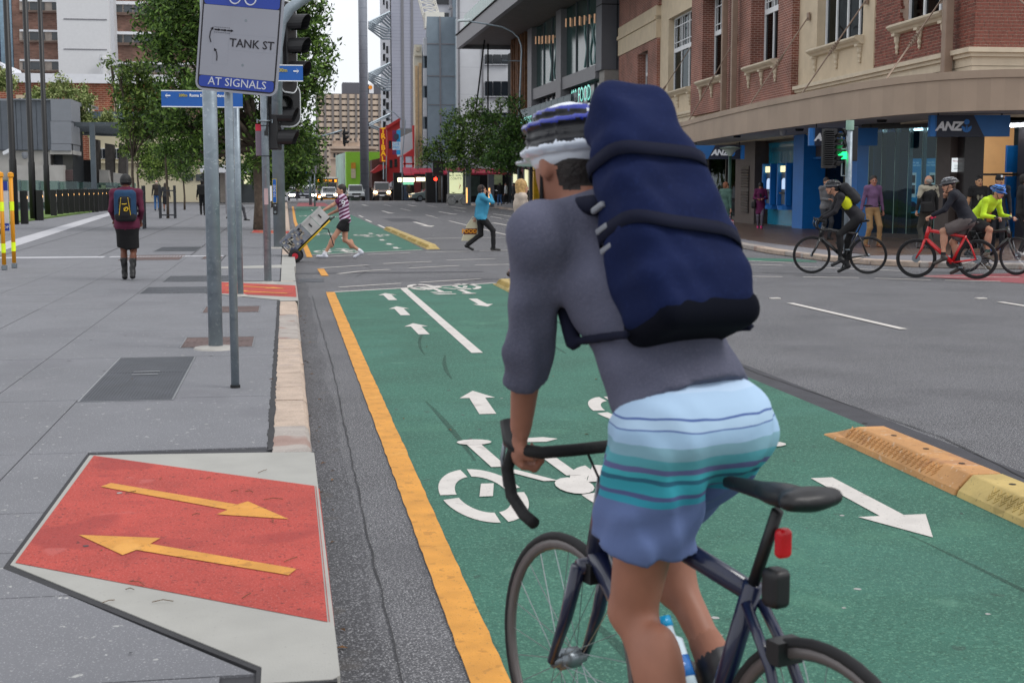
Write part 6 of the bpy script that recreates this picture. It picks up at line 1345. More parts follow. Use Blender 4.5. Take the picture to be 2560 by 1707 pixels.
p = A(13, 577, 25.0)-ys_.location; g = MB(); g.box(p.x-.1, p.x+.08, -.05, -.02, p.z, p.z+.86); g.build('map_panel', mat('map_white', '#c9ccd2', .5, var=.08, ns=9), ys_); g = MB(); g.box(p.x-.1, p.x+.08, -.055, -.05, p.z+.7, p.z+.86); g.box(p.x-.1, p.x+.08, -.055, -.05, p.z, p.z+.13); g.build('blue_band', mat('sign_blue', '#1b3c9c'), ys_); text('lettering', 'STOP', .07, M_signw, ys_, (p.x-.01, -.058, p.z+.06), (HP, 0, 0))
# right side: traffic signal with louvred heads and green light
ts2 = thing('traffic_signal', 'black traffic signal with a lit green lamp in front of the bank entrance', 'traffic signal', (10.36, 24.18, .1)); YQ = 24.18
def LQ(u, v): p = A(u, v, YQ); return Vector((p.x-10.36, 0, p.z-.1))
g = MB(); h = LQ(2115, 312).z; g.tube([(0,0,0),(0,0,h)], .06, 14); g.build('pole', M_steel, ts2, smooth=True); g = MB(); g.tube([(0,0,h-.1),(0,0,h+.08)], .075, 12); g.build('cap', mat('cap_green', '#8fb0a0', .6), ts2)
q = LQ(2128, 403); lantern(ts2, q.x+.02, .05, q.z-.0, math.radians(-100), 3, back=False).scale = (.62,)*3; q = LQ(2104, 398); g = MB(); g.box(q.x-.07, q.x+.07, -.07, .0, q.z, q.z+.13); g.build('green_lamp', M_grn_l, ts2)
q = LQ(2080, 420); hgt = LQ(2080, 322).z-q.z
g = MB(); g.box(q.x-.16, q.x+.06, -.06, .14, q.z, q.z+hgt); o = g.build('louvred_head', M_sig, ts2)
g = MB()
for i in range(17): z = q.z+.02+i*(hgt-.04)/17; g.obox((q.x-.13, -.12, z), (.09,0,0), (0,.07,-.02), (0,0,.008))
for i in range(6): z = q.z+.08+i*(hgt-.1)/6; g.obox((q.x+.07, -.12, z), (.06,0,0), (0,.08,-.03), (0,0,.012))
g.build('louvre_slats', M_sig, ts2, kind='stuff')
g = MB()
for v in (343, 410): a = LQ(2084, v); g.tube([(a.x, 0, a.z), (a.x+.16, 0, a.z), (a.x+.16, 0, a.z-.22), (0, 0, a.z-.22)], .014, 6)
g.build('bracket', M_steel, ts2)
# lamp posts on the far footpath and mast-arm signals
def street_light(label, u, vb, vt, Y, arm, r=.09):
    b = A(u, vb, Y); b.z = .1; t = thing('street_light', label, 'street light', b); top = A(u+8 if arm else u, vt, Y)-b
    pts = [Vector((0,0,0)), Vector((0,0,top.z*.5)), Vector((top.x, 0, top.z-.0))]
    pts += [A(a_, c_, Y)-b for a_, c_ in arm]; g = MB(); g.tube(pts, [r, r*.8]+[r*.6]*(len(pts)-2), 10); g.build('pole', M_steel, t, smooth=True); return t, b
t, b = street_light('tall street light with a long curved arm beside the right-hand street tree', 1296, 529, 130, 91, [(1303,115),(1296,95),(1280,80),(1255,68),(1210,60),(1172,54)])
q = A(1160, 52, 91)-b; g = MB(); g.obox(q, (.42,0,.03), (0,.16,0), (0,0,.08)); bevel(g.build('lamp_head', mat('lamp_head_white', '#c9d2d6', .5), t), .04)
for v in (152, 291): g = MB(); p = A(1256 if v < 200 else 1254, v, 91)-b; p2 = A(1300, v+1, 91)-b; g.tube([p, p2], .04, 5); g.build('bracket_arm', M_steel, t)
t, b = street_light('slender white street light in front of the red shops', 1006, 500, 300, 140, [(1000,297),(985,282),(958,272)], .08)
t, b = street_light('traffic mast pole curving towards the suspended signal', 776, 498, 372, 104, [(772,350),(785,345),(820,337),(856,326)], .12)
g = MB(); q = A(863, 350, 104)-b; s = lantern(t, q.x, q.z*0, q.z-.35, math.radians(70), 3, white=False); 
for v0, v1 in ((395, 407), (414, 424)): g = MB(); p = A(763, v1, 103.7)-b; r_ = A(775, v0, 103.7)-b; g.box(p.x, r_.x, -.5, -.1, p.z, r_.z); g.build('push_box', mat('box_cream', '#c9c3a8', .6), t)
g = MB(); p = A(760, 420, 103.8)-b; g.box(p.x-.6, p.x, -.3, 0, p.z-.2, p.z+1.3); g.build('side_signal', M_sig, t)
bb2 = thing('blue_direction_sign', 'small blue street sign on the mast pole under the trees', 'sign', A(739, 429, 102)); 
for k, (u0, u1, v0, v1) in enumerate(((738, 766, 422, 427), (746, 767, 428, 433))): g = MB(); fb(g, u0, u1, v0, v1, 102-k*.1, .08); g.build('blade', M_blade, bb2, world=True)
t, b = street_light('thin grey pole with a blank square plate near the mast', 787, 500, 415, 98, [], .06); g = MB(); fb(g, 777, 791, 415, 434, 97.8, .05); g.build('plate', mat('plate_mauve', '#8d8790', .6), t, world=True)
t, b = street_light('white banner pole beside the red sign', 966, 498, 390, 170, [], .08)
bn = thing('banner', 'hanging banner in maroon and sky blue with a shield badge beside the red building', 'banner', A(991, 390, 139)); 
for (u0, u1, v0, v1, c_) in ((981, 991, 326, 355, '#7c2b58'), (991.1, 1001, 326, 355, '#2aa0dc'), (981, 1001, 355.2, 375, '#d7e6f0'), (981, 991, 375.2, 387, '#7c2b58'), (991.1, 1001, 375.2, 387, '#2aa0dc')): g = MB(); fb(g, u0, u1, v0, v1, 139, .05); g.build('cloth', mat('bn_'+c_[1:], c_, .7), bn, world=True)
g = MB(); uvpoly(g, [(985,337),(985,346),(991,352),(997,346),(997,337),(991,334)], 138.9, .04); g.build('shield_badge', mat('shield', '#3b3f52', .6), bn, world=True); p = A(991, 365, 138.95)-bn.location; text('lettering', 'LIVE\nFREE', .34, mat('bn_2aa0dc', '#2aa0dc'), bn, p, (HP, 0, 0)); 
for k, (u, v0, v1, Y, lit, lab) in enumerate([(1091, 405, 500, 118, True, 'pedestrian signal pole with a lit red lamp near the silver car'), (1105, 418, 498, 122, False, 'second signal pole beside the red lamp pole')]):
    t, b = street_light(lab, u, v1+3, v0, Y, [], .05); q = A(u-3, 440, Y-.2)-b; g = MB(); g.box(q.x-.2, q.x+.4, -.3, -.05, q.z, q.z+1.3); g.build('signal_housing', M_sig, t)
    if lit: g = MB(); p = A(1089, 448, Y-.6)-b; g.lathe([(.14, -.02), (.15, .02)], (p.x, -.6, p.z), 12, axis=1); g.build('red_lamp', M_red_l, t)
# green lamp post with bowl near bank
gl_ = thing('green_lamp_post', 'dark green lamp post with a pale bowl lamp on the bank footpath', 'street light', (13.2, 39.6, .1)); M_dgr = mat('dark_green_paint', '#10352c', .4); h = A(1824, 372, 39.6).z
gl_.location.x = xat(1824, 39.6)
g = MB(); g.tube([(0,0,0),(0,0,1.0),(0,0,1.05),(0,0,h-.3)], [.085,.08,.055,.05], 14); g.build('post', M_dgr, gl_, smooth=True); g = MB(); g.lathe([(.05,h-.32),(.12,h-.22),(.2,h-.14),(.3,h-.1)], (0,0,0), 18); g.build('bowl', mat('bowl_glass', '#9aa8a0', .3), gl_); g = MB(); g.lathe([(.33,h-.1),(.33,h-.08),(.1,h-.03)], (0,0,0), 18); g.build('lid', M_dgr, gl_)
# poster stand (advertising panel), stainless posts, bins
ad = thing('advertising_panel', 'lit advertising panel in a dark frame on the far right footpath behind a parked bicycle', 'advertising panel', A(1140, 500, 103)); ad.location.z = .1
g = MB(); fb(g, 1120, 1162, 428, 513, 103, .3); g.build('frame', M_gpan, ad, world=True); g = MB(); fb(g, 1124, 1157, 432, 484, 102.9, .08); g.build('lit_poster', mat('poster_lit', '#d8ddb0', .5, emit=('#e2e8b8', .5), var=.1), ad, world=True)
q = A(1140, 440, 102.88)-ad.location; text('lettering', 'THE WAIT\nCONT\'D', .24, mat('poster_ink', '#50523a', .6), ad, (q.x, -.16, q.z-.1), (HP, 0, 0)); g = MB(); uvpoly(g, [(1146,455),(1150,462),(1148,470),(1146,476),(1152,464)], 102.85, .02); g.build('red_figure_print', M_red, ad, world=True); g = MB(); fb(g, 1119, 1163, 486, 513, 102.8, .5); g.build('base', mat('plinth_grey', '#9a9a98', .7), ad, world=True)
for u, vt, vb, Y, w_ in ((1171, 415, 508, 100, .38), (1228, 440, 514, 92, .4), (1169, 430, 508, 101, .2)):
    t = thing('steel_light_column', {1171: 'short stainless column with uplight between the two street trees', 1228: 'short dark column behind the man in the blue jumper', 1169: 'slim column beside the advertising panel'}[u], 'column', A(u, vb, Y)); t.location.z = .1; a = A(u, vt, Y); g = MB(); g.box(-w_/2, w_/2, 0, .3, 0, a.z); g.build('column', M_mach if u != 1228 else M_gpan, t); g = MB(); g.box(-w_/2+.02, -w_/2+.12, -.02, 0, .2, 1.3); g.build('uplight', M_lampw, t)
# ============================================================ people, bicycles, bags
def V3(*a): return np.array(a, float)
def ik(a, b, l1, l2, pole):
    a, b, pole = V3(*a), V3(*b), V3(*pole); d = b-a; L_ = min(np.linalg.norm(d), (l1+l2)*.999); u = d/np.linalg.norm(d)
    x = (l1*l1-l2*l2+L_*L_)/(2*L_); h = math.sqrt(max(l1*l1-x*x, 0)); n_ = pole-u*np.dot(pole, u); n_ = n_/(np.linalg.norm(n_)+1e-9); return a+u*x+n_*h
def cloth(h, **k): return mat('cloth_'+h.strip('#'), h, k.pop('rough', .85), var=k.pop('var', .12), ns=k.pop('ns', 7), bump=k.pop('bump', .25), bs=k.pop('bs', 14), **k)
SK = {'fair': '#b98a72', 'tan': '#9a6a57', 'brown': '#6f4636', 'east': '#b48866'}
def skinm(k): return mat('skin_'+k, SK[k], .5, var=.08, ns=9, spec=.35)
M_eye = mat('eye_dark', '#15100e', .2); M_lip = mat('lips', '#8c4c44', .5)
def headmat(yaw=0, pitch=0, roll=0):
    M = Euler((pitch, roll, yaw), 'XYZ').to_matrix(); return M
def finger_prims(hp, fd, up, mi, s=1., curl=.9, k=.006):
    fd = fd/np.linalg.norm(fd); up = up-fd*np.dot(up, fd); up = up/np.linalg.norm(up); sd = np.cross(fd, up); out = []
    out.append(C(hp-fd*.03*s, hp+fd*.03*s, .03*s, .034*s, mi, .02, sq=up, sqf=.55))
    for i, L_ in enumerate((.040, .046, .043, .034)):
        b = hp+fd*.045*s+sd*(i-1.5)*.0205*s; ca, sa = math.cos(curl), math.sin(curl); m1 = b+(fd*ca-up*sa)*L_*s; m2 = m1+(fd*math.cos(curl*2.2)-up*math.sin(curl*2.2))*L_*.8*s
        out += [C(b, m1, .0105*s, .0095*s, mi, k), C(m1, m2, .0095*s, .0085*s, mi, k)]
    t0 = hp-fd*.005*s-sd*.032*s; t1 = t0+(fd*.6-up*.6-sd*.25)*.035*s; out += [C(t0, t1, .0125*s, .011*s, mi, .01), C(t1, t1+(fd*.4-up*.7+sd*.5)*.03*s, .011*s, .009*s, mi, k)]
    return out
def person(label, loc, rz, h=1.72, skin='fair', top='#444444', bottom='#222222', shoe='#1a1a1a', hair='#2a1d15', style='short', sleeve='long', legs='trousers', pelvis=None, lean=0., side=0., ank=None, hands=None, kp=(0,1,0), epl=None, epr=None, head=(0,0,0), vox=.014, bulk=1., toes=None, extra=None, group=None, mats=None, curl=.9, heels=None, fold=.7, headoff=(0,0,0), sh_w=.175, hem=-.05, sl_=.86, layers=False):
    t = thing('person', label, 'person', loc, rz, group); S = h/1.75; f = V3(0,1,0); up = V3(0,0,1)
    if ank is None: ank = ((-.1, .05, .09), (.1, -.05, .09))
    aL, aR = V3(*ank[0])*S, V3(*ank[1])*S
    thigh, shin = .435*S, .425*S
    if pelvis is None:
        d = max(abs(aL[1]), abs(aR[1])); pz = min(.93*S, math.sqrt(max((thigh+shin)**2*.985-d*d, .1))+min(aL[2], aR[2])); pelvis = (0, 0, pz/S)
    Pc = V3(*pelvis)*S; sp_d = V3(math.sin(side), math.sin(lean), math.cos(lean)); sp_d /= np.linalg.norm(sp_d)
    hd_ = V3(0, math.sin(lean*.6), math.cos(lean*.6))
    W_ = Pc+sp_d*.16*S; Ch = Pc+sp_d*.36*S; Nb = Pc+sp_d*.52*S; sw = sh_w*S*bulk
    shC = Pc+sp_d*.485*S; shL, shR = shC-V3(sw, 0, 0), shC+V3(sw, 0, 0); fwd = np.cross(V3(1,0,0), -sp_d); fwd = np.cross(sp_d, V3(-1, 0, 0)); 
    if fwd[1] < 0: fwd = -fwd
    hc = Nb+V3(0, .02, .145)*S*1. + V3(*headoff)*S
    if lean > .4: hc = Nb+(hd_*.12+V3(0, .05, .03))*S+V3(*headoff)*S
    M = headmat(head[0], head[1], head[2]); Mn = np.array(M); r_, f_, u_ = Mn[:,0], Mn[:,1], Mn[:,2]
    def q(a, b, c): return hc+(r_*a+f_*b+u_*c)*S
    P_ = []; b = bulk
    # torso
    hipL, hipR = Pc+V3(-.09*S, 0, -.02*S), Pc+V3(.09*S, 0, -.02*S)
    P_ += [C(Pc-V3(.06*S,0,0), Pc+V3(.06*S,0,0), .11*S*b, None, 2, .03), C(W_, Ch, .105*S*b, .125*S*b, 1, .04, sq=(1,0,0), sqf=1.22, fold=.004), C(Ch, shC+sp_d*.0, .122*S*b, .10*S*b, 1, .04, sq=(1,0,0), sqf=1.25, fold=.003)]
    P_ += [C(W_+sp_d*.02, Pc+sp_d*hem*S, .114*S*b, (.132 if hem < 0 else .122)*S*b, 1, .012, sq=(1,0,0), sqf=1.24, fl=1, fold=.004, pri=.02)]
    P_ += [C(shL+sp_d*.01, shR+sp_d*.01, .066*S*b, None, 1, .05), C(Nb-sp_d*.03*S, q(0,-.015,-.06), .062*S, .054*S, 0, .02)]
    P_ += [C(Nb-sp_d*.05*S, Nb+sp_d*.012*S, .085*S, .07*S, 1, .03, fl=1)]
    # head
    P_ += [EL(q(0,-.01,.015), np.array((.076,.096,.102))*S, 0, .02, Mn), EL(q(0,.03,-.035), np.array((.06,.065,.08))*S, 0, .03, Mn), EL(q(0,.05,-.085), np.array((.036,.04,.032))*S, 0, .03, Mn),
      C(q(0,.09,-.005), q(0,.108,-.033), .010*S, .0145*S, 0, .012), EL(q(-.078,-.005,-.012), np.array((.012,.022,.032))*S, 0, .008, Mn), EL(q(.078,-.005,-.012), np.array((.012,.022,.032))*S, 0, .008, Mn),
      EL(q(-.03,.083,.006), np.array((.0115,.009,.0065))*S, 5, .004, Mn, pri=.001), EL(q(.03,.083,.006), np.array((.0115,.009,.0065))*S, 5, .004, Mn, pri=.001),
      C(q(-.045,.084,.028), q(-.014,.092,.03), .006*S, None, 4, .006), C(q(.045,.084,.028), q(.014,.092,.03), .006*S, None, 4, .006), EL(q(0,.093,-.062), np.array((.023,.010,.007))*S, 6, .006, Mn, pri=.003)]
    if style in ('short', 'cap'): P_ += [EL(q(0,-.024,.042), np.array((.083,.097,.092))*S, 4, .01, Mn, pri=.004), EL(q(0,-.06,-.02), np.array((.07,.05,.07))*S, 4, .02, Mn, pri=.002)]
    if style == 'balding': P_ += [EL(q(0,-.05,-.005), np.array((.082,.065,.06))*S, 4, .01, Mn, pri=.002)]
    if style in ('bob', 'long'):
        P_ += [EL(q(0,-.02,.035), np.array((.09,.104,.1))*S, 4, .01, Mn, pri=.004), EL(q(0,-.05,-.05), np.array((.088,.065,.09))*S, 4, .03, Mn, pri=.004), EL(q(-.075,0,-.04), np.array((.02,.04,.08))*S, 4, .02, Mn, pri=.004), EL(q(.075,0,-.04), np.array((.02,.04,.08))*S, 4, .02, Mn, pri=.004)]
        if style == 'long': P_ += [C(q(0,-.06,-.08), q(0,-.08,-.2), .07*S, .045*S, 4, .03)]
    if style == 'beanie': P_ += [EL(q(0,-.015,.04), np.array((.092,.108,.1))*S, 4, .008, Mn, pri=.006), EL(q(0,-.02,.0), np.array((.094,.108,.035))*S, 4, .01, Mn, pri=.006)]
    if style == 'cap': P_ += [EL(q(0,-.01,.055), np.array((.09,.105,.085))*S, 7, .006, Mn, pri=.008), EL(q(0,.12,.04), np.array((.06,.06,.012))*S, 7, .01, Mn, pri=.008)]
    # legs
    for s, a, hp, k in ((-1, aL, hipL, 0), (1, aR, hipR, 1)):
        kn = ik(hp, a, thigh, shin, kp if not isinstance(kp[0], (tuple, list)) else kp[k]); lm = 2
        if legs == 'trousers': P_ += [C(hp, kn, .092*S*b, .066*S, 2, .03, fold=.006), C(kn, a+V3(0,0,-.0), .064*S, .054*S, 2, .03, fl=1, fold=.008)]
        elif legs == 'tights': P_ += [C(hp, kn, .088*S*b, .058*S, 2, .03), C(kn, a, .055*S, .036*S, 2, .03), EL(kn*.65+a*.35-f*.02*S, np.array((.05,.055,.11))*S, 2, .04)]
        elif legs in ('shorts', 'longshorts', 'skirt'):
            w_ = .55 if legs == 'shorts' else sl_; he = hp+(kn-hp)*w_
            if legs == 'skirt': P_ += [C(hp+V3(-s*.03,0,.02), Pc*.0+ (hp+(V3(kn[0],kn[1]*.6,kn[2])-hp)*(1.1 if sl_ == .86 else sl_)), .11*S*b, .088*S*b, 2, .09, fl=1)]
            else: P_ += [C(hp, he, .103*S*b, (.098 if sl_ > .8 else .106)*S*b, 2, .03, fl=1, fold=.008, pri=.004)]
            P_ += [C(hp, kn, 0.085*S*b, .055*S, 0, .02), C(kn, a, .050*S, .034*S, 0, .02), EL(kn*.66+a*.34-f*.018*S, np.array((.05,.058,.11))*S, 0, .04), EL(kn+f*.012*S, np.array((.045,.045,.05))*S, 0, .02)]
            P_ += [C(kn*.12+a*.88, a, .042*S, .042*S, 7, .008)]
        td = V3(*(toes[k] if toes else (0, 1, -.12 if a[2] < .12*S else -.55))); td /= np.linalg.norm(td); hl = a+V3(0,0,-.045*S)-td*.045*S; te = hl+td*.2*S
        P_ += [C(a+V3(0,0,.0), hl+td*.02*S, .046*S, .042*S, 3, .02), C(hl, te, .040*S, .034*S, 3, .02, sq=(0,0,1), sqf=.85)]
    # arms
    if hands is None: hands = ((-.27, .06, .82), (.27, -.02, .82))
    for s, hnd, sh, pl in ((-1, V3(*hands[0])*S, shL, epl), (1, V3(*hands[1])*S, shR, epr)):
        wr_dir = None; el = ik(sh, hnd, .285*S, .27*S, pl or (s*.3, -1, -.1)); fd = hnd-el; fd /= np.linalg.norm(fd); wr = hnd-fd*.045*S
        P_ += [C(sh, el, .056*S*b, .047*S, 1 if sleeve != 'none' else 0, .03, fold=.005)] if sleeve != 'short' else [C(sh, el, .048*S, .041*S, 0, .02), C(sh, sh+(el-sh)*.62, .062*S*b, .062*S, 1, .03, fl=1, fold=.004)]
        if sleeve == 'long': P_ += [C(el, wr, .046*S, .037*S, 1, .02, fl=1, fold=.005)]
        elif sleeve == 'rolled': P_ += [C(el, el+(wr-el)*.35, .05*S, .047*S, 1, .02, fl=1, fold=.008), C(el, wr, .041*S, .027*S, 0, .01)]
        else: P_ += [C(el, wr, .041*S, .027*S, 0, .02)]
        P_ += finger_prims(hnd+fd*.01, fd, V3(s*-.2, .3, 1.) if abs(fd[2]) < .8 else V3(s, .2, 0), 8 if mats and 'glove' in mats else 0, S, curl)
    if extra: P_ += extra(dict(hc=hc, q=q, Mn=Mn, S=S, Pc=Pc, W=W_, Ch=Ch, Nb=Nb, shL=shL, shR=shR, sp=sp_d, fwd=fwd))
    ms = [skinm(skin), cloth(top), cloth(bottom), mat('shoe_'+shoe.strip('#'), shoe, .45, var=.1), mat('hair_'+hair.strip('#'), hair, .6, var=.3, ns=30, bump=.5, bs=80), M_eye, M_lip, cloth((mats or {}).get('x7', '#2a2a2a')), cloth((mats or {}).get('glove', '#222222')), cloth((mats or {}).get('x9', '#dddddd'))]
    if mats and 'top' in mats: ms[1] = mats['top']
    if mats and 'bottom' in mats: ms[2] = mats['bottom']
    if vox > .012: P_ = [p for p in P_ if not (p['t'] == 'c' and p['m'] == 4 and p['r'] < .008)]
    sdf_mesh('body', P_, ms, vox, t, fold)
    if layers:
        sdf_mesh('shorts', [dict(p) for p in P_ if p['m'] == 2], ms, vox*.9, t, fold, infl=.006); sdf_mesh('top', [dict(p) for p in P_ if p['m'] == 1], ms, vox*.9, t, fold, infl=.009)
    t['_hc'] = [float(x) for x in hc]; return t, dict(hc=hc, Mn=Mn, q=q, S=S, Pc=Pc, sp=sp_d, shL=shL, shR=shR, fwd=fwd, Nb=Nb, Ch=Ch)
def walk(s, lead=1, up_=.14):     # ankle positions in a stride of half-length s
    a = (-.09, s*lead, .09 if lead > 0 else up_); b = (.09, -s*lead, up_ if lead > 0 else .09); return (a, b)
def helmet(t, J, cols, vox=.012, dark='#15161a', peak=True):
    q, S, Mn = J['q'], J['S'], J['Mn']; P_ = [EL(q(0,-.01,.045), np.array((.104,.138,.098))*S, 1, .01, Mn), C(q(0,-.10,.05), q(0,-.15,.035), .05*S, .03*S, 1, .03)]
    def arc(x, a0, a1, r, m, **k):
        w_ = math.sqrt(max(1-(x/.107)**2, .05)); out = []; prev = None
        for i in range(7):
            a = math.radians(a0+(a1-a0)*i/6); p = q(x, -.01+.138*w_*math.cos(a), .045+.099*w_*math.sin(a))
            if prev is not None: out.append(C(prev, p, r*S, None, m, .005, **k))
            prev = p
        return out
    def lat(z, b0, b1, r, m, off=0, **k):
        h = math.sqrt(max(1-((z-.045)/.098)**2, .05)); out = []
        for sd in (-1, 1):
            prev = None
            for i in range(7):
                b = math.radians(b0+(b1-b0)*i/6); p = q(sd*(.104+off)*h*math.cos(b), -.01-(.138+off)*h*math.sin(b), z)
                if prev is not None: out.append(C(prev, p, r*S, None, m, .004, **k))
                prev = p
        return out
    mb = 2 if len(cols) > 1 else 1; P_ += lat(.088, -60, 75, .011, mb, pri=.008)+lat(.118, -70, 80, .008, mb, pri=.008)+lat(.03, -70, 90, .008, min(3, len(cols)), pri=.006)
    P_.append(BX(q(0,0,-.12), np.array((.2,.25,.135))*S, .005, 1, .002, Mn, cut=True))
    for z, w_ in ((.052, .0095), (.072, .008), (.104, .009)):
        for b0, b1 in ((-65, -28), (-18, 22), (32, 62)): P_ += lat(z, b0, b1, w_+.003, 0, .002, cut=True)
    for a0, a1 in ((30, 62), (78, 112), (125, 155)): P_ += arc(0, a0, a1, .012, 0, cut=True)
    P_ += [EL(q(0,-.01,.042), np.array((.092,.125,.084))*S, 0, .002, Mn, pri=-.004), EL(q(0,-.01,.005), np.array((.086,.112,.03))*S, 0, .01, Mn)]
    if peak: P_.append(EL(q(0,.135,.018), np.array((.055,.05,.008))*S, 0, .008, Mn))
    o = sdf_mesh('helmet', P_, [mat('helmet_'+dark.strip('#'), dark, .35)]+[mat('helmet_'+c.strip('#'), c, .25, var=.04, coat=.4) for c in cols], vox, t)
    g = MB(); g.tube([q(-.08,0,.02), q(-.055,.05,-.09), q(0,.06,-.122), q(.055,.05,-.09), q(.08,0,.02)], .006, 5); g.build('chin_strap', mat('helmet_strap', '#16161a', .7), o); return o
def bag(name, label, t, prims, mats, vox=.012, fold=.6, cat='bag'):
    b = thing(name, label, cat, t.location, t.rotation_euler.z); sdf_mesh('body', prims, mats, vox, b, fold); return b
def strap_tube(b, J, m, wide=.02):
    for s in (-1, 1):
        sh = J['shL'] if s < 0 else J['shR']; c = sh*.62+(J['shL']+J['shR'])/2*.38; sp_, fw, S = J['sp'], J['fwd'], J['S']
        P_ = [C(c-fw*.10*S-sp_*.02*S, c+sp_*.085*S, wide, None, 0, .01), C(c+sp_*.085*S, c+fw*.11*S+sp_*.0*S, wide, None, 0, .01), C(c+fw*.12*S, c+fw*.1*S-sp_*.3*S-V3(-s*.03, 0, 0), wide, None, 0, .01)]
        sdf_mesh('strap', P_, [m], .012, b)

# ---------------------------------------------------------- bicycles (local: +y forward, rear wheel at y=0)
M_tyre = mat('tyre_rubber', '#17171a', .75, var=.15, ns=20); M_spoke = mat('spoke_steel', '#a9adb2', .3, metal=.8); M_seat = mat('saddle_black', '#17171a', .45, var=.08)
def bicycle(label, loc, rz, col, flat=False, wb=1.0, R_=.338, tw=.014, rimc='#8d9096', grip='#1a1a1c', saddle_z=.95, bar=(.80, .95), light=False, bottle=None, steer=0., tilt=0., mfr=None, crank=60, head=(.80, .86), seat=(.20, .74), fs=1., mud=False, wall=None, hb=None, disc=False):
    t = thing('bicycle', label, 'bicycle', loc, rz); Mf = mfr or mat('frame_'+col.strip('#'), col, .3, var=.05, coat=.5); y1 = wb
    Mr = mat('rim_'+rimc.strip('#'), rimc, .4, metal=.4, var=.05)
    def wheel(y):
        g = MB(); g.tube([(-.05,y,R_),(.05,y,R_)], .018, 10); g.tube([(-.03,y,R_),(.03,y,R_)], .028, 10); o = g.build('wheel', M_mach, t, smooth=True)
        g = MB(); n_ = 48; g.tube([(0, y+(R_-tw)*math.cos(a*2*math.pi/n_), R_+(R_-tw)*math.sin(a*2*math.pi/n_)) for a in range(n_)], tw, 8, closed=True); g.build('tyre', M_tyre, o, smooth=True)
        g = MB(); rr_ = R_-2*tw; 
        vs = []; 
        for a in range(n_):
            ca, sa = math.cos(a*2*math.pi/n_), math.sin(a*2*math.pi/n_)
            for dx, dr in ((-.010, .006), (-.009, -.014), (0, -.022), (.009, -.014), (.010, .006)): vs.append((dx, y+(rr_+dr)*ca, R_+(rr_+dr)*sa))
        g.add(vs, [(a*5+k, a*5+(k+1)%5, ((a+1)%n_)*5+(k+1)%5, ((a+1)%n_)*5+k) for a in range(n_) for k in range(5)]); g.build('rim', Mr, o, smooth=True)
        g = MB()
        for k in range(24): a = k*2*math.pi/24; s = 1 if k % 2 else -1; a2 = a+(.35 if k % 4 < 2 else -.35); g.tube([(s*.028, y+.025*math.cos(a2), R_+.025*math.sin(a2)), (0, y+(rr_-.01)*math.cos(a), R_+(rr_-.01)*math.sin(a))], .0013 if fs > 1 else .0016, 3)
        g.build('spokes', M_spoke, o, kind='stuff'); return o
    wheel(0); wheel(y1); BB = (0, .41, .275); sc_, hd = (0, *seat), (0, *head); hb_ = (0, head[0]+.05, head[1]-.2) if hb is None else (0, *hb)
    g = MB(); r0 = .017*fs
    g.tube([BB, sc_], r0, 12); g.tube([(0, seat[0]+.015, seat[1]-.02), (0, hd[1]+.01, hd[2]-.06)], [r0, r0*1.25], 12); g.tube([BB, hb_], [r0*1.5, r0*1.35], 12); g.tube([hb_, hd], r0*1.35, 12); g.tube([(-.035,.41,.275),(.035,.41,.275)], .024, 12)
    for s in (-1, 1): g.tube([(s*.03,.40,.275),(s*.055,0.02,R_)], .010*fs, 8); g.tube([(s*.02, seat[0], seat[1]-.04), (s*.03, seat[0]*.6, R_+(seat[1]-R_)*.62), (s*.055,0.02,R_)], .009*fs, 8)
    g.build('frame', Mf, t, smooth=True)
    g = MB(); cr_ = (0, hb_[1]+.02, hb_[2]-.035)
    g.tube([hb_, cr_], .02, 10); g.tube([(-.045, cr_[1], cr_[2]), (.045, cr_[1], cr_[2])], .016*fs, 8)
    for s in (-1, 1): g.tube([(s*.045, cr_[1], cr_[2]), (s*.05, cr_[1]+.05, (cr_[2]+R_)/2), (s*.052, y1, R_)], [.015*fs, .013*fs, .009*fs], 10)
    g.build('fork', Mf, t, smooth=True)
    sy_ = seat[0]-.25*(saddle_z-seat[1])-.02; g = MB(); g.tube([sc_, (0, sy_, saddle_z-.035)], .0135, 10); g.build('seat_post', M_seat if fs > 1 else M_mach, t, smooth=True)
    sdf_mesh('saddle', [C((0, sy_+.16, saddle_z-.005), (0, sy_-.02, saddle_z), .018, .03, 0, .03, sq=(0,0,1), sqf=.8), C((0, sy_, saddle_z), (0, sy_-.09, saddle_z+.008), .035, .045, 0, .03, sq=(0,0,1), sqf=.5), C((-.05, sy_-.1, saddle_z+.01), (.05, sy_-.1, saddle_z+.01), .028, None, 0, .03, sq=(0,0,1), sqf=.7)], [M_seat], .009 if fs > 1 else .012, t)
    by, bz = bar; g = MB(); g.tube([hd, (0, hd[1]-.01, bz-.01)], .016, 10); g.tube([(0, hd[1]-.01, bz-.01), (0, by, bz)], .015, 10); g.build('stem', M_seat, t, smooth=True)
    g = MB(); Mb = mat('bar_tape', '#141416', .8, bump=.3, bs=60)
    if flat:
        g.tube([(-.30, by-.06, bz+.02), (-.12, by, bz+.01), (.12, by, bz+.01), (.30, by-.06, bz+.02)], .013, 8); hb2 = g.build('handlebar', M_seat, t, smooth=True)
        for s in (-1, 1): g = MB(); g.tube([(s*.21, by-.03, bz+.015), (s*.315, by-.065, bz+.021)], .018, 10); g.build('grip', mat('grip_'+grip.strip('#'), grip, .6), hb2)
        g = MB(); g.lathe([(.02,0),(.026,.01),(.014,.03)], (-.08, by, bz+.02), 10); g.build('bell', M_mach, hb2)
        for s in (-1, 1): g = MB(); g.tube([(s*.2, by, bz), (s*.27, by+.03, bz-.02)], .007, 5); g.build('brake_lever', M_mach, hb2)
    else:
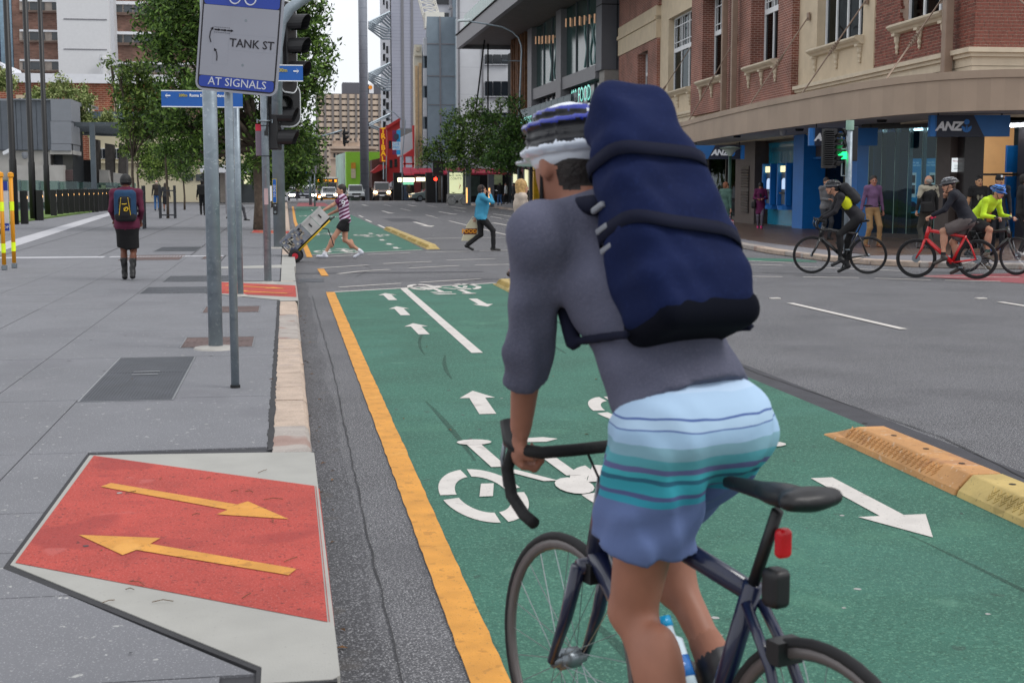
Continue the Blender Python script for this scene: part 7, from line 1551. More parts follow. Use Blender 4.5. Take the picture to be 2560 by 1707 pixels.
        for s in (-1, 1): g.tube([(0, by, bz), (s*.10, by, bz), (s*.19, by+.01, bz), (s*.208, by+.05, bz), (s*.212, by+.115, bz-.01), (s*.214, by+.14, bz-.06), (s*.216, by+.115, bz-.125), (s*.217, by+.05, bz-.16), (s*.218, by-.0, bz-.17)], .0155, 10)
        hb2 = g.build('handlebar', Mb, t, smooth=True)
        for s in (-1, 1):
            g = MB(); g.tube([(s*.21, by+.08, bz+.0), (s*.21, by+.13, bz+.01), (s*.21, by+.155, bz+.06)], [.02, .021, .016], 10); g.build('brake_hood', M_seat, hb2, smooth=True); g = MB(); g.tube([(s*.21, by+.155, bz+.02), (s*.212, by+.17, bz-.04), (s*.214, by+.15, bz-.11)], .006, 6); g.build('brake_lever', M_mach, hb2, smooth=True)
    a = math.radians(crank)
    for s in (-1, 1):
        d = (math.cos(a)*s, math.sin(a)*s); e = (s*.085, .41+.17*d[0], .275+.17*d[1]); g = MB(); g.tube([(s*.06, .41, .275), (s*.075, e[1], e[2])], [.014, .011], 8); o = g.build('crank', M_seat, t, smooth=True); g = MB(); g.box(min(s*.085, s*.17), max(s*.085, s*.17), e[1]-.035, e[1]+.035, e[2]-.01, e[2]+.01); g.build('pedal', M_mach, o)
    g = MB(); g.lathe([(.095, .048), (.098, .05), (.095, .053)], (0, .41, .275), 28, axis=0); g.lathe([(.03, .04), (.03, .05)], (0, 0, R_), 14, axis=0); 
    g.bar((.05, .41, .37), (.046, 0, R_+.03), .004, .008); g.bar((.05, .41, .178), (.046, .03, R_-.035), .004, .008); g.build('drivetrain', M_seat, t)
    for y, z in ((cr_[1]-.02, cr_[2]-.01), (seat[0]*.55, R_+(seat[1]-R_)*.72)):
        g = MB(); g.box(-.035, .035, y-.02, y+.02, z-.03, z+.02); g.build('brake_caliper', M_seat, t)
    g = MB(); g.tube([(-.06, by+.02, bz), (-.03, by-.0, bz-.08), (0, hb_[1]+.03, hb_[2])], .0035, 5); g.tube([(.05, by+.02, bz), (.02, by+.05, bz-.1), (0, cr_[1]+.02, cr_[2]+.02)], .0035, 5); g.build('cable', M_seat, t)
    if bottle:
        g = MB(); p, q_ = Vector((0, .50, .38)), Vector((0, .62, .56)); d = (q_-p).normalized(); o_ = Vector((0, -.035, .03)); p += o_; q_ += o_
        g.tube([p, p+d*.13, p+d*.14, p+d*.17], [.033, .033, .02, .02], 12, mi=0); g.tube([p+d*.165, p+d*.19], .022, 10, mi=1); g.tube([p+d*.04, p+d*.09], .0345, 12, mi=2); g.build('water_bottle', [mat('bottle_'+c.strip('#'), c, .2, var=.03) for c in bottle], t, smooth=True)
    if light:
        sdf_mesh('tail_light', [BX((0, sy_-.02, saddle_z-.10), (.018,.013,.032), .01, 0, .01)], [mat('tail_red', '#a3121a', .25, emit=('#d01018', .12))], .006, t); sdf_mesh('saddle_pouch', [BX((0, sy_+.0, saddle_z-.20), (.024,.026,.042), .012, 0, .01)], [M_seat], .008, t)
    if disc:
        for y in (0, y1): g = MB(); g.lathe([(.07, -.04), (.072, -.038), (.07, -.036)], (0, y, R_), 16, axis=0); g.build('brake_disc', M_mach, t)
    return t
# ============================================================ who stands where
def face_to(hx, hy): return math.atan2(-hx, hy)
# ---- foreground rider on his road bicycle
OX, OY, HX, HY = 1.06, 2.51, -math.sin(math.radians(20)), math.cos(math.radians(20)); RZ = face_to(HX, HY)
bicycle('dark blue road bicycle with drop bars ridden by the man in the foreground', (OX, OY, .008), RZ, '#141c3a', rimc='#6a6564', light=True, bottle=('#c9dbe6', '#1f9ad0', '#2f6fb8'), fs=1.35, crank=38, seat=(.235,.74), bar=(.80, .945), tw=.013, wb=.99)
def shortsmat():
    m = mat('boardshort_print', '#8fb0d0', .85, var=.12, ns=3, bump=.35, bs=9); N = m.node_tree.nodes; L_ = m.node_tree.links; b = N['Principled BSDF']
    tcn = N.new('ShaderNodeTexCoord'); sx = N.new('ShaderNodeSeparateXYZ'); L_.new(tcn.outputs['Object'], sx.inputs[0]); nz = N.new('ShaderNodeTexNoise'); nz.inputs['Scale'].default_value = 5; L_.new(tcn.outputs['Object'], nz.inputs['Vector'])
    ad = N.new('ShaderNodeMath'); ad.operation = 'MULTIPLY_ADD'; L_.new(nz.outputs[0], ad.inputs[0]); ad.inputs[1].default_value = .04; L_.new(sx.outputs[2], ad.inputs[2])
    mr = N.new('ShaderNodeMapRange'); L_.new(ad.outputs[0], mr.inputs[0]); mr.inputs[1].default_value = .83; mr.inputs[2].default_value = 1.19
    r = N.new('ShaderNodeValToRGB'); cr2 = r.color_ramp; cr2.interpolation = 'CONSTANT'
    stops = [(0,'#5a6c99'),(.16,'#5a6c99'),(.25,'#2b8fa6'),(.29,'#4b5684'),(.32,'#2f97a8'),(.39,'#235f78'),(.42,'#3aa3b0'),(.46,'#5a5f8c'),(.50,'#4f9aa6'),(.56,'#7ba4b4'),(.64,'#9bbbd8'),(.72,'#4a629c'),(.73,'#a9c4dd'),(.78,'#4a629c'),(.79,'#a8c4e0'),(.92,'#b4cce6'),(.985,'#c3bccb')]
    cr2.elements[0].color = lin(stops[0][1])+(1,); cr2.elements[1].position = stops[1][0]; cr2.elements[1].color = lin(stops[1][1])+(1,)
    for p, c in stops[2:]: e = cr2.elements.new(p); e.color = lin(c)+(1,)
    L_.new(mr.outputs[0], r.inputs[0]); L_.new(r.outputs[0], b.inputs['Base Color']); return m
M_short = shortsmat(); M_jersey = mat('grey_marl_knit', '#545669', .9, var=.14, ns=5, bump=.3, bs=90, speck=[(220, .55, '#67667a', .3)])
PR = person('man cycling away in grey top, patterned blue shorts and large navy backpack, foreground', (OX, OY, .008), RZ, 1.75, 'tan', '#4d4c5a', '#8fb0d0', '#2a2a2e', '#1c1411', 'short', 'rolled', 'longshorts',
  pelvis=(-.02, .43, 1.055), lean=.52, side=-.13, ank=((-.105, .27, .28), (.105, .49, .46)), hands=((-.213, .88, .965), (.213, .87, .965)), kp=(0,1,0), epl=(-.5,-.6,-.2), epr=(.5,-.6,-.2), head=(.12,-.12,0), vox=.0095, bulk=1.04, mats=dict(top=M_jersey, bottom=M_short, x7='#9a6a57'), curl=1.15, fold=1.2, headoff=(-.015,.06,.0), toes=((0,1,-.35),(0,1,-.1)), sh_w=.185, hem=.07, sl_=.58, layers=True)
helmet(PR[0], PR[1], ['#d7dde6', '#2737a0', '#cfd8e6'], .0055, '#1a1c22')
J = PR[1]; M_navy2 = mat('navy_canvas', '#0f1a3e', .9, spec=.2, var=.15, ns=3, bump=.5, bs=10, speck=[(90, .6, '#1a2750', .3)]); M_navyd = mat('navy_dark_base', '#070a16', .95, var=.1, spec=.15); M_web = mat('webbing_grey', '#16192b', .9, spec=.2); M_buck = mat('buckle_grey', '#7f828a', .4)
rb_ = thing('backpack', 'large navy roll-top backpack with dark base and grey straps on the foreground cyclist', 'backpack', (OX, OY, .008), RZ)
Bt = Vector((0, .555, 1.70)); Bb = Vector((0, .405, 1.35)); ax_ = (Bt-Bb).normalized(); rot = np.array(Matrix(((1,0,0),(0, ax_.z, ax_.y),(0, -ax_.y, ax_.z))))
P_ = []
for i in range(6):
    k = i/5; c = Bb.lerp(Bt, k); w_ = .137-.040*k*k; d_ = .095-.03*k; c.x -= .066+.028*k
    P_.append(BX(tuple(c), (w_, d_, .075), .05, 0, .05, rot, fold=.005))
P_ += [C((-.14,.60,1.785), (-.03,.59,1.78), .042, .034, 0, .06, fold=.006), C((-.135,.64,1.71), (-.03,.63,1.73), .035, .03, 0, .06)]
sdf_mesh('base', [BX(tuple(Bb-ax_*.05+Vector((-.060,.004,0))), (.135,.097,.043), .04, 1, .04, rot)], [M_navy2, M_navyd], .009, rb_)
sdf_mesh('body', P_, [M_navy2, M_navyd], .0095, rb_, .9)
for k_, sl in ((.80, .02), (.33, .04)):
    c = Bb.lerp(Bt, k_); w_ = .150-.040*k_*k_; d_ = .121-.03*k_; c.x -= .066+.028*k_; pts = []
    for i in range(28):
        a = i/28*2*math.pi; ca, sa = math.cos(a), math.sin(a); ex = lambda v: math.copysign(abs(v)**.55, v)
        pts.append(c+Vector((ex(ca)*w_, 0, 0))+Vector((0, ax_.z, -ax_.y))*ex(sa)*d_+ax_*(-sl*ca))
    g = MB(); vs = []
    for p in pts: vs += [p+ax_*.015, p-ax_*.015]
    n_ = len(pts); g.add(vs, [(2*i, 2*i+1, (2*i+3)%(2*n_), (2*i+2)%(2*n_)) for i in range(n_)]); o = g.build('strap_band', M_web, rb_, smooth=True); s_ = o.modifiers.new('s', 'SOLIDIFY'); s_.thickness = .003
for z_, k_ in ((1.52, .42), (1.45, .3), (1.60, .55)):
    c = Bb.lerp(Bt, k_)+Vector((-.216+.0*k_, .04, 0)); g = MB(); g.obox(c, (.006,0,0), tuple(Vector((0, ax_.z, -ax_.y))*.024), tuple(ax_*.007)); bevel(g.build('buckle', M_buck, rb_), .004)
for s in (-1, 1):
    sh = V3(s*.10, 0, 0)+(J['shL']+J['shR'])/2; sp_, fw = J['sp'], J['fwd']
    sdf_mesh('shoulder_strap', [C(sh-fw*.12+sp_*.02, sh+sp_*.075+fw*.0, .024, None, 0, .01), C(sh+sp_*.075, sh+fw*.11+sp_*.02, .024, None, 0, .01), C(sh+fw*.12, sh+fw*.10-sp_*.22+V3(s*.05,0,0), .02, None, 0, .01), C(sh+fw*.10-sp_*.22+V3(s*.05,0,0), sh-fw*.12-sp_*.3+V3(s*.07,0,0), .011, None, 0, .01)], [M_web], .01, rb_)
def at(u, v, z=0.): return P(u, v, z)
NEAR = .0125
# ---- woman with a backpack walking away
p = P(322, 700, Z1); rzw = 0.02
PW = person('woman walking away in maroon hoodie, black skirt, black boots and beanie', p, rzw, 1.66, 'brown', '#5a1836', '#0d0d10', '#141416', '#111113', 'beanie', 'long', 'skirt', sl_=.92, ank=((-.07,.1,.09),(.075,-.13,.11)), hands=((-.2,.14,.96),(.2,.14,.96)), vox=NEAR, bulk=1.12, extra=lambda d: [C((-.067,.095,.10), (-.073,.1,.33), .044, .052, 3, .01, fold=.01, pri=.01, fl=1), C((.072,-.12,.11), (.075,-.06,.33), .044, .052, 3, .01, fold=.01, pri=.01, fl=1), C(d['Nb']-d['sp']*.02+V3(-.05,-.04,0), d['Nb']+V3(.05,-.04,0), .06, None, 1, .04)])
J = PW[1]; bb_ = J['Ch']-V3(0, .19, .06)
bk = bag('backpack', 'blue and black backpack with a yellow swirl badge on the walking woman', PW[0], [BX(bb_, (.165,.09,.235), .07, 0, .03, fold=.004), BX(bb_-V3(0,.07,.03), (.085,.05,.16), .04, 1, .02), BX(bb_-V3(0,.0,.19), (.155,.1,.06), .05, 1, .02, pri=.01)], [cloth('#173b5c'), cloth('#15151a')], NEAR, cat='backpack'); strap_tube(bk, J, cloth('#15151a'))
g = MB(); yb = bb_[1]-.126; cz = bb_[2]-.03
g.tube([(.02+.035*math.cos(a*.35)*(1-.02*a), yb, cz-.03+.028*math.sin(a*.35)) for a in range(20)], .006, 5); g.tube([(-.04,yb,cz+.05),(.0,yb,cz+.045),(.035,yb,cz+.055)], .006, 5); g.tube([(-.01,yb,cz-.06),(.03,yb,cz),(.045,yb,cz+.0)], .005, 5); g.build('badge', mat('badge_yellow', '#d9b424', .5), bk)
for s in (-1, 1): g = MB(); g.tube([(s*.05, yb+.01, cz+.15), (s*.085, yb+.01, cz-.12)], .004, 4); g.build('zip', mat('badge_yellow', '#d9b424'), bk)
# ---- man pushing a hand truck
p = P(862, 646, 0)
def jersey():
    m = mat('maroon_jersey', '#5e1c45', .8, var=.1, ns=5, bump=.2, bs=20); N = m.node_tree.nodes; L_ = m.node_tree.links; b = N['Principled BSDF']; src = b.inputs['Base Color'].links[0].from_socket
    tcn = N.new('ShaderNodeTexCoord'); mp_ = N.new('ShaderNodeMapping'); mp_.inputs['Rotation'].default_value = (.5, 0, 0); L_.new(tcn.outputs['Object'], mp_.inputs[0]); wv = N.new('ShaderNodeTexWave'); wv.wave_type = 'BANDS'; wv.bands_direction = 'Z'; wv.inputs['Scale'].default_value = 4.2; wv.inputs['Distortion'].default_value = 2.5; L_.new(mp_.outputs[0], wv.inputs[0])
    sx = N.new('ShaderNodeSeparateXYZ'); L_.new(tcn.outputs['Object'], sx.inputs[0]); lt_ = N.new('ShaderNodeMath'); lt_.operation = 'LESS_THAN'; L_.new(sx.outputs[1], lt_.inputs[0]); lt_.inputs[1].default_value = .12
    r = N.new('ShaderNodeValToRGB'); r.color_ramp.interpolation = 'CONSTANT'; r.color_ramp.elements[1].position = .62; L_.new(wv.outputs[0], r.inputs[0]); mu = N.new('ShaderNodeMath'); mu.operation = 'MULTIPLY'; L_.new(r.outputs[0], mu.inputs[0]); L_.new(lt_.outputs[0], mu.inputs[1])
    x = N.new('ShaderNodeMixRGB'); L_.new(mu.outputs[0], x.inputs[0]); L_.new(src, x.inputs[1]); x.inputs[2].default_value = lin('#c9b6cc')+(1,); L_.new(x.outputs[0], b.inputs['Base Color']); return m
RT = HP+.05
PM = person('man in maroon and white patterned jersey and black shorts pushing a loaded hand truck', p, RT, 1.72, 'fair', '#5e1c45', '#0e0e12', '#c9ccd6', '#231915', 'short', 'short', 'shorts', ank=((-.09,.46,.10),(.09,-.36,.15)), pelvis=(0,-.02,.86), lean=.12, hands=((-.12,.56,1.02),(.16,.36,.96)), epl=(-.2,-.6,-1), epr=(.3,-1,-.5), vox=NEAR, mats=dict(top=jersey(), x7='#d6d6da'), toes=((0,1,.05),(0,.9,-.5)), curl=1.3)
g = MB(); sh = PM[1]['shL']; 
text('jersey_number', '9', .2, M_signw, PM[0], (sh[0]-.075, sh[1]-.0, sh[2]-.12), (HP, 0, -HP-.1))
wl = A(734, 640, 28.6); hd = A(823, 553, 28.6); tr_ = thing('hand_truck', 'black hand truck with yellow rails and red-hubbed wheels, tilted by the man in the jersey', 'hand truck', (wl.x, 28.75, .0))
d = Vector((hd.x-wl.x, 0, hd.z-wl.z)); L_ = d.length; d.normalize(); n_ = Vector((-d.z, 0, d.x)); O_ = Vector((0, 0, .14))
M_ty = mat('truck_yellow', '#c9a516', .5, var=.1); M_rhub = mat('hub_red', '#b3162a', .4)
for yy in (-.24, .24):
    g = MB(); g.tube([O_+Vector((0,yy*.8,0))-d*.05, O_+Vector((0,yy*.8,0))+d*(L_+.02)], .018, 8); g.build('rail', M_ty if yy < 0 else M_sig, tr_, smooth=True)
    g = MB(); wc = (.03 if yy < 0 else .07, yy*1.15, .145); g.tube([(wc[0]+.095*math.cos(a/18*6.283), yy*1.15, .145+.095*math.sin(a/18*6.283)) for a in range(18)], .045, 8, closed=True); w_ = g.build('wheel', M_tyre, tr_, smooth=True); g = MB(); g.lathe([(.07,-.03),(.07,.03)], wc, 16, axis=1); g.lathe([(.02,-.05),(.02,.05)], wc, 8, axis=1); g.build('hub', M_rhub, w_)
for k in range(6): g = MB(); q = O_+d*(.1+k*L_/6); g.bar(q+Vector((0,-.19,0)), q+Vector((0,.19,0)), .025, .02); g.build('crossbar', M_sig, tr_)
g = MB(); q = O_-d*.04; g.obox(q+n_*.14, n_*.16, (0,.2,0), d*.008); g.build('toe_plate', M_sig, tr_); g = MB(); q = O_+d*L_; g.tube([q+Vector((0,-.19,0)), q+d*.08+Vector((.05,-.1,.03)), q+d*.08+Vector((.05,.1,.03)), q+Vector((0,.19,0))], .015, 8); g.build('handle', M_sig, tr_, smooth=True)
g = MB(); q = O_+d*L_*.8; g.tube([q+Vector((0,-.2,0)), q+Vector((.12,-.25,-.02)), q+Vector((.2,-.25,-.25)), q+Vector((.23,-.25,-.36))], .012, 5); g.build('loose_strap', M_sig, tr_)
def crate(label, s0, s1, th_, col, off_=.02, open_=False, name='crate'):
    c = tr_.location+O_+d*(s0+s1)/2+n_*(off_+th_/2); t = thing(name, label, 'crate', c); hx, hy, hz = (s1-s0)/2, .2, th_/2; m = mat('crate_'+col.strip('#'), col, .6, var=.12, ns=6); w_ = .012
    g = MB()
    g.obox(n_*-(hz-w_), d*hx, (0,hy,0), n_*w_)
    for s in (-1, 1): g.obox(Vector((0, s*(hy-w_), 0)), d*hx, (0,w_,0), n_*hz); g.obox(d*s*(hx-w_), d*w_, (0,hy-2*w_,0), n_*hz)
    if not open_: g.obox(n_*(hz-w_), d*(hx-2*w_), (0,hy-2*w_,0), n_*w_)
    o = g.build('tub', m, t); g = MB()
    for s in (-1, 1): g.obox(Vector((0, s*(hy+.004), 0))+n_*(hz-.02), d*(hx+.012), (0,.008,0), n_*.018); g.obox(d*s*(hx+.006)+n_*(hz-.02), d*.008, (0,hy,0), n_*.018)
    g.build('rim', m, t); g = MB(); g.obox(Vector((0,-hy-.003,0))+n_*.02, d*.015, (0,.003,0), n_*.045); g.build('handle_slot', M_dark, t)
    return t
M_news = None
crate('lower blue-grey crate of printed papers on the hand truck', .0, .36, .38, '#6f7480', name='paper_crate'); crate('second patterned grey crate on the hand truck', .37, .56, .36, '#7b7f86', name='paper_crate')
crate('pale grey lidded tub on the hand truck', .57, .82, .34, '#a9a8a6'); crate('topmost pale open tub with white papers on the hand truck', .83, 1.1, .32, '#b5b4b2', .03, True)
g = MB()
for i in range(60): 
    a, b = rnd.uniform(.02, .54), rnd.uniform(-.17, .17); q = O_+tr_.location+d*a+n_*(.41 if a < .36 else .39); s = rnd.uniform(.01, .03); g.obox(q+Vector((0, b, 0)), d*s, (0, s*rnd.uniform(.5,2), 0), n_*.002, rnd.randint(0, 2))
    q = O_+tr_.location+d*a+n_*rnd.uniform(.06, .36); g.obox(q+Vector((0, -.205, 0)), d*s, (0, .003, 0), n_*s*rnd.uniform(.4, 1.5), rnd.randint(0, 2))
o = g.build('paper_scraps', [mat('paper_a', '#b7b3a6', .8), mat('paper_b', '#4a5068', .8), mat('paper_c', '#8d8276', .8)]); o['kind'] = 'stuff'; o['label'] = 'printed newspaper pages packed in the crates on the hand truck'
# ---- man in turquoise jumper crossing
p = P(1203, 627, 0)
PB = person('man crossing in turquoise jumper and black trousers with headphones, hand at his mouth', p, -HP+.0, 1.70, 'fair', '#3c8fb0', '#131316', '#111113', '#2c1c14', 'short', 'long', 'trousers', ank=((-.09,-.34,.15),(.09,.30,.09)), pelvis=(0,0,.86), lean=.02, hands=((-.22,-.12,.80),(.13,.20,1.45)), epr=(.6,.2,-1), vox=NEAR, bulk=1.12, curl=1.2, extra=lambda d: [C(d['Pc']+V3(0,.05,.12), d['Pc']+V3(0,.09,.3), .12, .12, 1, .06), C(d['Nb']+V3(0,.0,-.0), d['Nb']+V3(0,.0,.035), .075, .068, 9, .01, fl=1, pri=.01), C(d['q'](-.085,0,-.02), d['q'](-.095,0,-.02), .03, None, 7, .006), C(d['q'](.085,0,-.02), d['q'](.095,0,-.02), .03, None, 7, .006)]+[C(d['q'](.1*math.cos(a/8*math.pi), 0, .03+.1*math.sin(a/8*math.pi)), d['q'](.1*math.cos((a+1)/8*math.pi), 0, .03+.1*math.sin((a+1)/8*math.pi)), .009, None, 7, .004, pri=.01) for a in range(8)], mats=dict(x7='#1b1c22', x9='#d9dde6'))
g = MB(); g.tube([(0.06,.335,1.475),(.04,.40,1.465)], .004, 5); g.build('cigarette', M_signw, PB[0])
bg_ = thing('carrier_bag', 'cream carrier bag with orange and maroon print held by the man in turquoise', 'bag', p, -HP); M_bagc = mat('bag_cream', '#c9c2a6', .7, var=.06, ns=4)
hw, c0 = .17, V3(-.23, -.16, .76)
g = MB(); T2 = [(-.05, .0), (-.16, -.52)]; vs = []
prof = [(.0, .06, .03), (-.12, .13, .04), (-.3, .16, .06), (-.52, .19, .07)]
for dz, w_, th_ in prof: 
    yy = c0[1]-abs(dz)*.2
    vs += [(c0[0]-th_, yy-w_, c0[2]+dz), (c0[0]-th_, yy+w_, c0[2]+dz), (c0[0]+th_, yy+w_, c0[2]+dz), (c0[0]+th_, yy-w_, c0[2]+dz)]
fs = [(i*4+k, i*4+(k+1)%4, (i+1)*4+(k+1)%4, (i+1)*4+k) for i in range(3) for k in range(4)]; g.add(vs, fs+[(12,13,14,15),(3,2,1,0)]); g.build('sack', M_bagc, bg_)
g = MB(); q0, q1 = -.22, -.36; g.add([(c0[0]+.064, c0[1]-.06-.15, c0[2]+q0), (c0[0]+.064, c0[1]-.06+.145, c0[2]+q0), (c0[0]+.077, c0[1]-.1+.165, c0[2]+q1), (c0[0]+.077, c0[1]-.1-.165, c0[2]+q1)], [(0,1,2,3),(3,2,1,0)]); g.build('print_band', mat('print_maroon', '#7a1f1c', .6), bg_)
text('lettering', 'FOOD', .13, mat('print_orange', '#e2941c', .6), bg_, (c0[0]+.082, c0[1]-.11, c0[2]-.29), (HP, 0, HP), bold=.006)
g = MB(); g.tube([(c0[0], c0[1]-.05, c0[2]), (c0[0], c0[1]-.02, c0[2]+.06), (c0[0], c0[1]+.03, c0[2]+.06), (c0[0], c0[1]+.05, c0[2])], .01, 5); g.build('handle', M_bagc, bg_)
# ---- blonde woman and dark-coated companion behind the rider
p = P(1302, 700, 0); PQ = person('blonde woman in cream jacket walking right behind the foreground cyclist\'s shoulder', p, -HP+.1, 1.74, 'fair', '#b9ab9e', '#a98a86', '#3a2a24', '#b08d58', 'bob', 'long', 'trousers', ank=walk(.2), vox=.014); bag('handbag', 'brown leather shoulder bag on the blonde woman', PQ[0], [BX((.24,-.06,.98),(.06,.15,.12),.03,0,.02), C((.22,-.05,1.1),(.15,0,1.38),.012,None,0,.01)], [mat('brown_leather', '#5e2b1e', .45, var=.1)], .013)
p = P(1380, 703, 0); person('person in black coat beside the blonde woman, mostly hidden by the cyclist', p, -HP, 1.72, 'fair', '#14151c', '#14151a', '#111111', '#1a1411', 'short', 'long', 'trousers', ank=walk(.15), vox=.016)
# ---- right footpath
p = P(1766, 604, .1); person('person in bright red jacket half hidden behind the backpack', P(1752, 600, .1), -HP*.2, 1.7, 'fair', '#c01f3c', '#1a1a1f', '#111111', '#1a1411', 'short', vox=.015)
PG = person('older woman in green coat with short auburn hair by the green lamp post', P(1812, 588, .1), -1.1, 1.62, 'fair', '#45635a', '#3a4a48', '#222222', '#7a4a30', 'short', 'long', 'skirt', bulk=1.1, vox=.015, ank=((-.09,.05,.09),(.09,-.05,.09)), extra=lambda d: [C(d['Pc']+V3(0,0,.1), d['Pc']-V3(0,0,.28), .15, .17, 1, .03, fl=1, pri=.01)])
bag('tote_bag', 'red and white patterned bag by the green-coated woman', PG[0], [BX((.2,.0,.32),(.12,.07,.14),.03,0,.02), C((.2,0,.45),(.22,0,.75),.01,None,0,.01)], [mat('red_white_print', '#b5243a', .7, speck=[(14, .52, '#e6dcdc', .9)])], .014)
PP = person('woman in knee-length magenta coat and pink shoes looking at her phone', P(1900, 572, .1), math.pi-.35, 1.62, 'tan', '#5c1146', '#66606e', '#c01a68', '#0f0b0c', 'long', 'long', 'tights', hands=((-.08,.24,1.12),(.08,.22,1.10)), epl=(-.5,-.3,-1), epr=(.5,-.3,-1), head=(0,-.35,0), vox=.014, ank=((-.05,.12,.09),(.08,-.1,.09)), extra=lambda d: [C(d['Pc']+V3(0,0,.12), d['Pc']-V3(0,0,.34), .14, .165, 1, .03, fl=1, pri=.01, fold=.006)])
g = MB(); g.obox((0,.30,1.15), (.035,0,0), (0,.02,.06), (0,.006,-.003)); g.build('phone', M_dark, PP[0]); bag('handbag', 'black handbag on the arm of the woman in magenta', PP[0], [BX((.24,.02,.82),(.08,.14,.11),.04,0,.02), C((.2,0,.92),(.18,0,1.25),.01,None,0,.01)], [mat('black_leather', '#141214', .4)], .014)
person('person in grey suit jacket standing behind the black-clad cyclist', P(2062, 600, .1), math.pi+.3, 1.74, 'fair', '#6b6b6e', '#34363c', '#1a1a1a', '#2b1d16', 'short', hands=((-.2,.1,.85),(.06,.26,1.12)), vox=.015)
person('man in purple shirt and tan trousers standing by the blue pier', P(2178, 618, .1), math.pi+.15, 1.76, 'tan', '#6b4e70', '#957650', '#7a4a2c', '#1d1511', 'short', ank=((-.13,.12,.09),(.1,-.1,.09)), vox=NEAR, hands=((-.28,.04,.84),(.26,-.08,.86)), head=(-.3,0,0), hem=.05, extra=lambda d: [C(d['Pc']-V3(.1,0,-.07), d['Pc']+V3(.1,0,.07), .118, None, 7, .01, sq=(0,0,1), sqf=.25, pri=.012)], mats=dict(x7='#1a1512'))
PJ = person('balding man in black and cream jacket seen from behind by the posters', P(2316, 622, .1), .2, 1.76, 'fair', '#17171a', '#3d3d38', '#1a1a1a', '#8f8a84', 'balding', vox=NEAR, bulk=1.1, ank=((-.1,.03,.09),(.1,-.05,.09)), hands=((-.28,.05,.86),(.28,.02,.86)), extra=lambda d: [C(d['shL']+d['sp']*.012, d['shL']*.6+d['Ch']*.4+V3(-.15,-.0,-.12), .062, .05, 9, .02, pri=.012), C(d['shR']+d['sp']*.012, d['shR']*.6+d['Ch']*.4+V3(.15,-.0,-.12), .062, .05, 9, .02, pri=.012), C(d['shL']+V3(.02,-.06,0), d['shR']+V3(-.02,-.06,0), .05, None, 9, .03, pri=.01)], mats=dict(x9='#a39d8c'))
bag('shoulder_bag', 'black satchel low on the back of the balding man', PJ[0], [BX((-.17,-.17,.98),(.15,.07,.13),.05,0,.02), C((-.05,-.16,1.1),(.16,-.08,1.48),.018,None,0,.01)], [cloth('#141416')], .013)
person('young man in black t-shirt with backpack straps facing the road', P(2440, 622, .1), math.pi-.1, 1.74, 'east', '#141416', '#1a1b20', '#22262c', '#0d0b0b', 'short', 'short', vox=NEAR, extra=lambda d: [C(d['shL']*.6+d['shR']*.4+d['sp']*.07, d['shL']*.62+d['shR']*.38+V3(0,.13,-.25), .02, None, 7, .01, pri=.01), C(d['shR']*.6+d['shL']*.4+d['sp']*.07, d['shR']*.62+d['shL']*.38+V3(0,.13,-.25), .02, None, 7, .01, pri=.01)], mats=dict(x7='#7d7a68'))
PC_ = person('young man in navy jacket, blue top and black cap with white badge', P(2492, 628, .1), math.pi-.5, 1.76, 'east', '#10141f', '#15171f', '#2b78c9', '#0d0b0b', 'cap', head=(.5,0,0), vox=NEAR, extra=lambda d: [C(d['Pc']+V3(0,.13,.02), d['Nb']+V3(0,.06,-.06), .05, .045, 9, .02, pri=.02), C(d['Nb']+V3(-.08,.03,.0), d['Nb']+V3(.08,.03,.0), .045, None, 9, .02, pri=.01)], mats=dict(x7='#121216', x9='#1d63b5'))
q = PC_[1]['q']; g = MB(); g.obox(q(0,.09,.095), tuple(PC_[1]['Mn'][:,0]*.022), tuple(PC_[1]['Mn'][:,2]*.022), tuple(PC_[1]['Mn'][:,1]*.006)); g.build('cap_badge', M_signw, PC_[0])
bag('satchel_bag', 'tan leather bag at the hip of the man in the cap', PC_[0], [BX((.2,.1,.86),(.05,.08,.2),.03,0,.02)], [mat('tan_leather', '#8a4a22', .45, var=.1)], .014, cat='bag')
person('dark-haired person in black at the right picture edge, facing right', P(2552, 640, .1), -HP-.2, 1.76, 'tan', '#141416', '#15171b', '#c9c9c9', '#120d0b', 'short', vox=.015)
# ---- cyclists on the right
def cyc(label, blabel, u, v, u2, v2, scale_h, bk, pk, z=0.008):
    r, f = P(u, v, 0), P(u2, v2, 0); dr = (f-r).normalized(); rz = face_to(dr.x, dr.y); b = bicycle(blabel, (r.x, r.y, z), rz, **bk); b2 = person(label, (r.x, r.y, z), rz, scale_h, **pk); return b, b2
b, pp = cyc('cyclist all in black with yellow side panel, grey helmet and rucksack, riding left', 'matt black road bicycle of the cyclist in black', 2169, 686, 2030, 685, 1.76, dict(col='#121214', rimc='#1b1c1e', fs=1.35, crank=-80, bottle=('#17181a', '#17181a', '#17181a')),
  dict(skin='fair', top='#1b1a20', bottom='#0e0e11', shoe='#1a1a1c', hair='#101012', style='short', legs='tights', pelvis=(0,.20,1.01), lean=.72, ank=((-.1,.50,.28),(.1,.36,.16)), hands=((-.2,.86,.98),(.2,.86,.98)), epl=(-.4,-.3,-1), epr=(.4,-.3,-1), head=(0,-.05,0), vox=NEAR, headoff=(0,.02,.0), mats=dict(glove='#0f0f11', x9='#c9cf1a'), extra=lambda d: [EL(d['Ch']+V3(-.12,-.03,-.02), (.045,.07,.1), 9, .02, pri=.02)]))
helmet(pp[0], pp[1], ['#3a3c42', '#2a2c31', '#4a4c52']); J = pp[1]; c = J['Ch']-J['fwd']*.17+J['sp']*.06
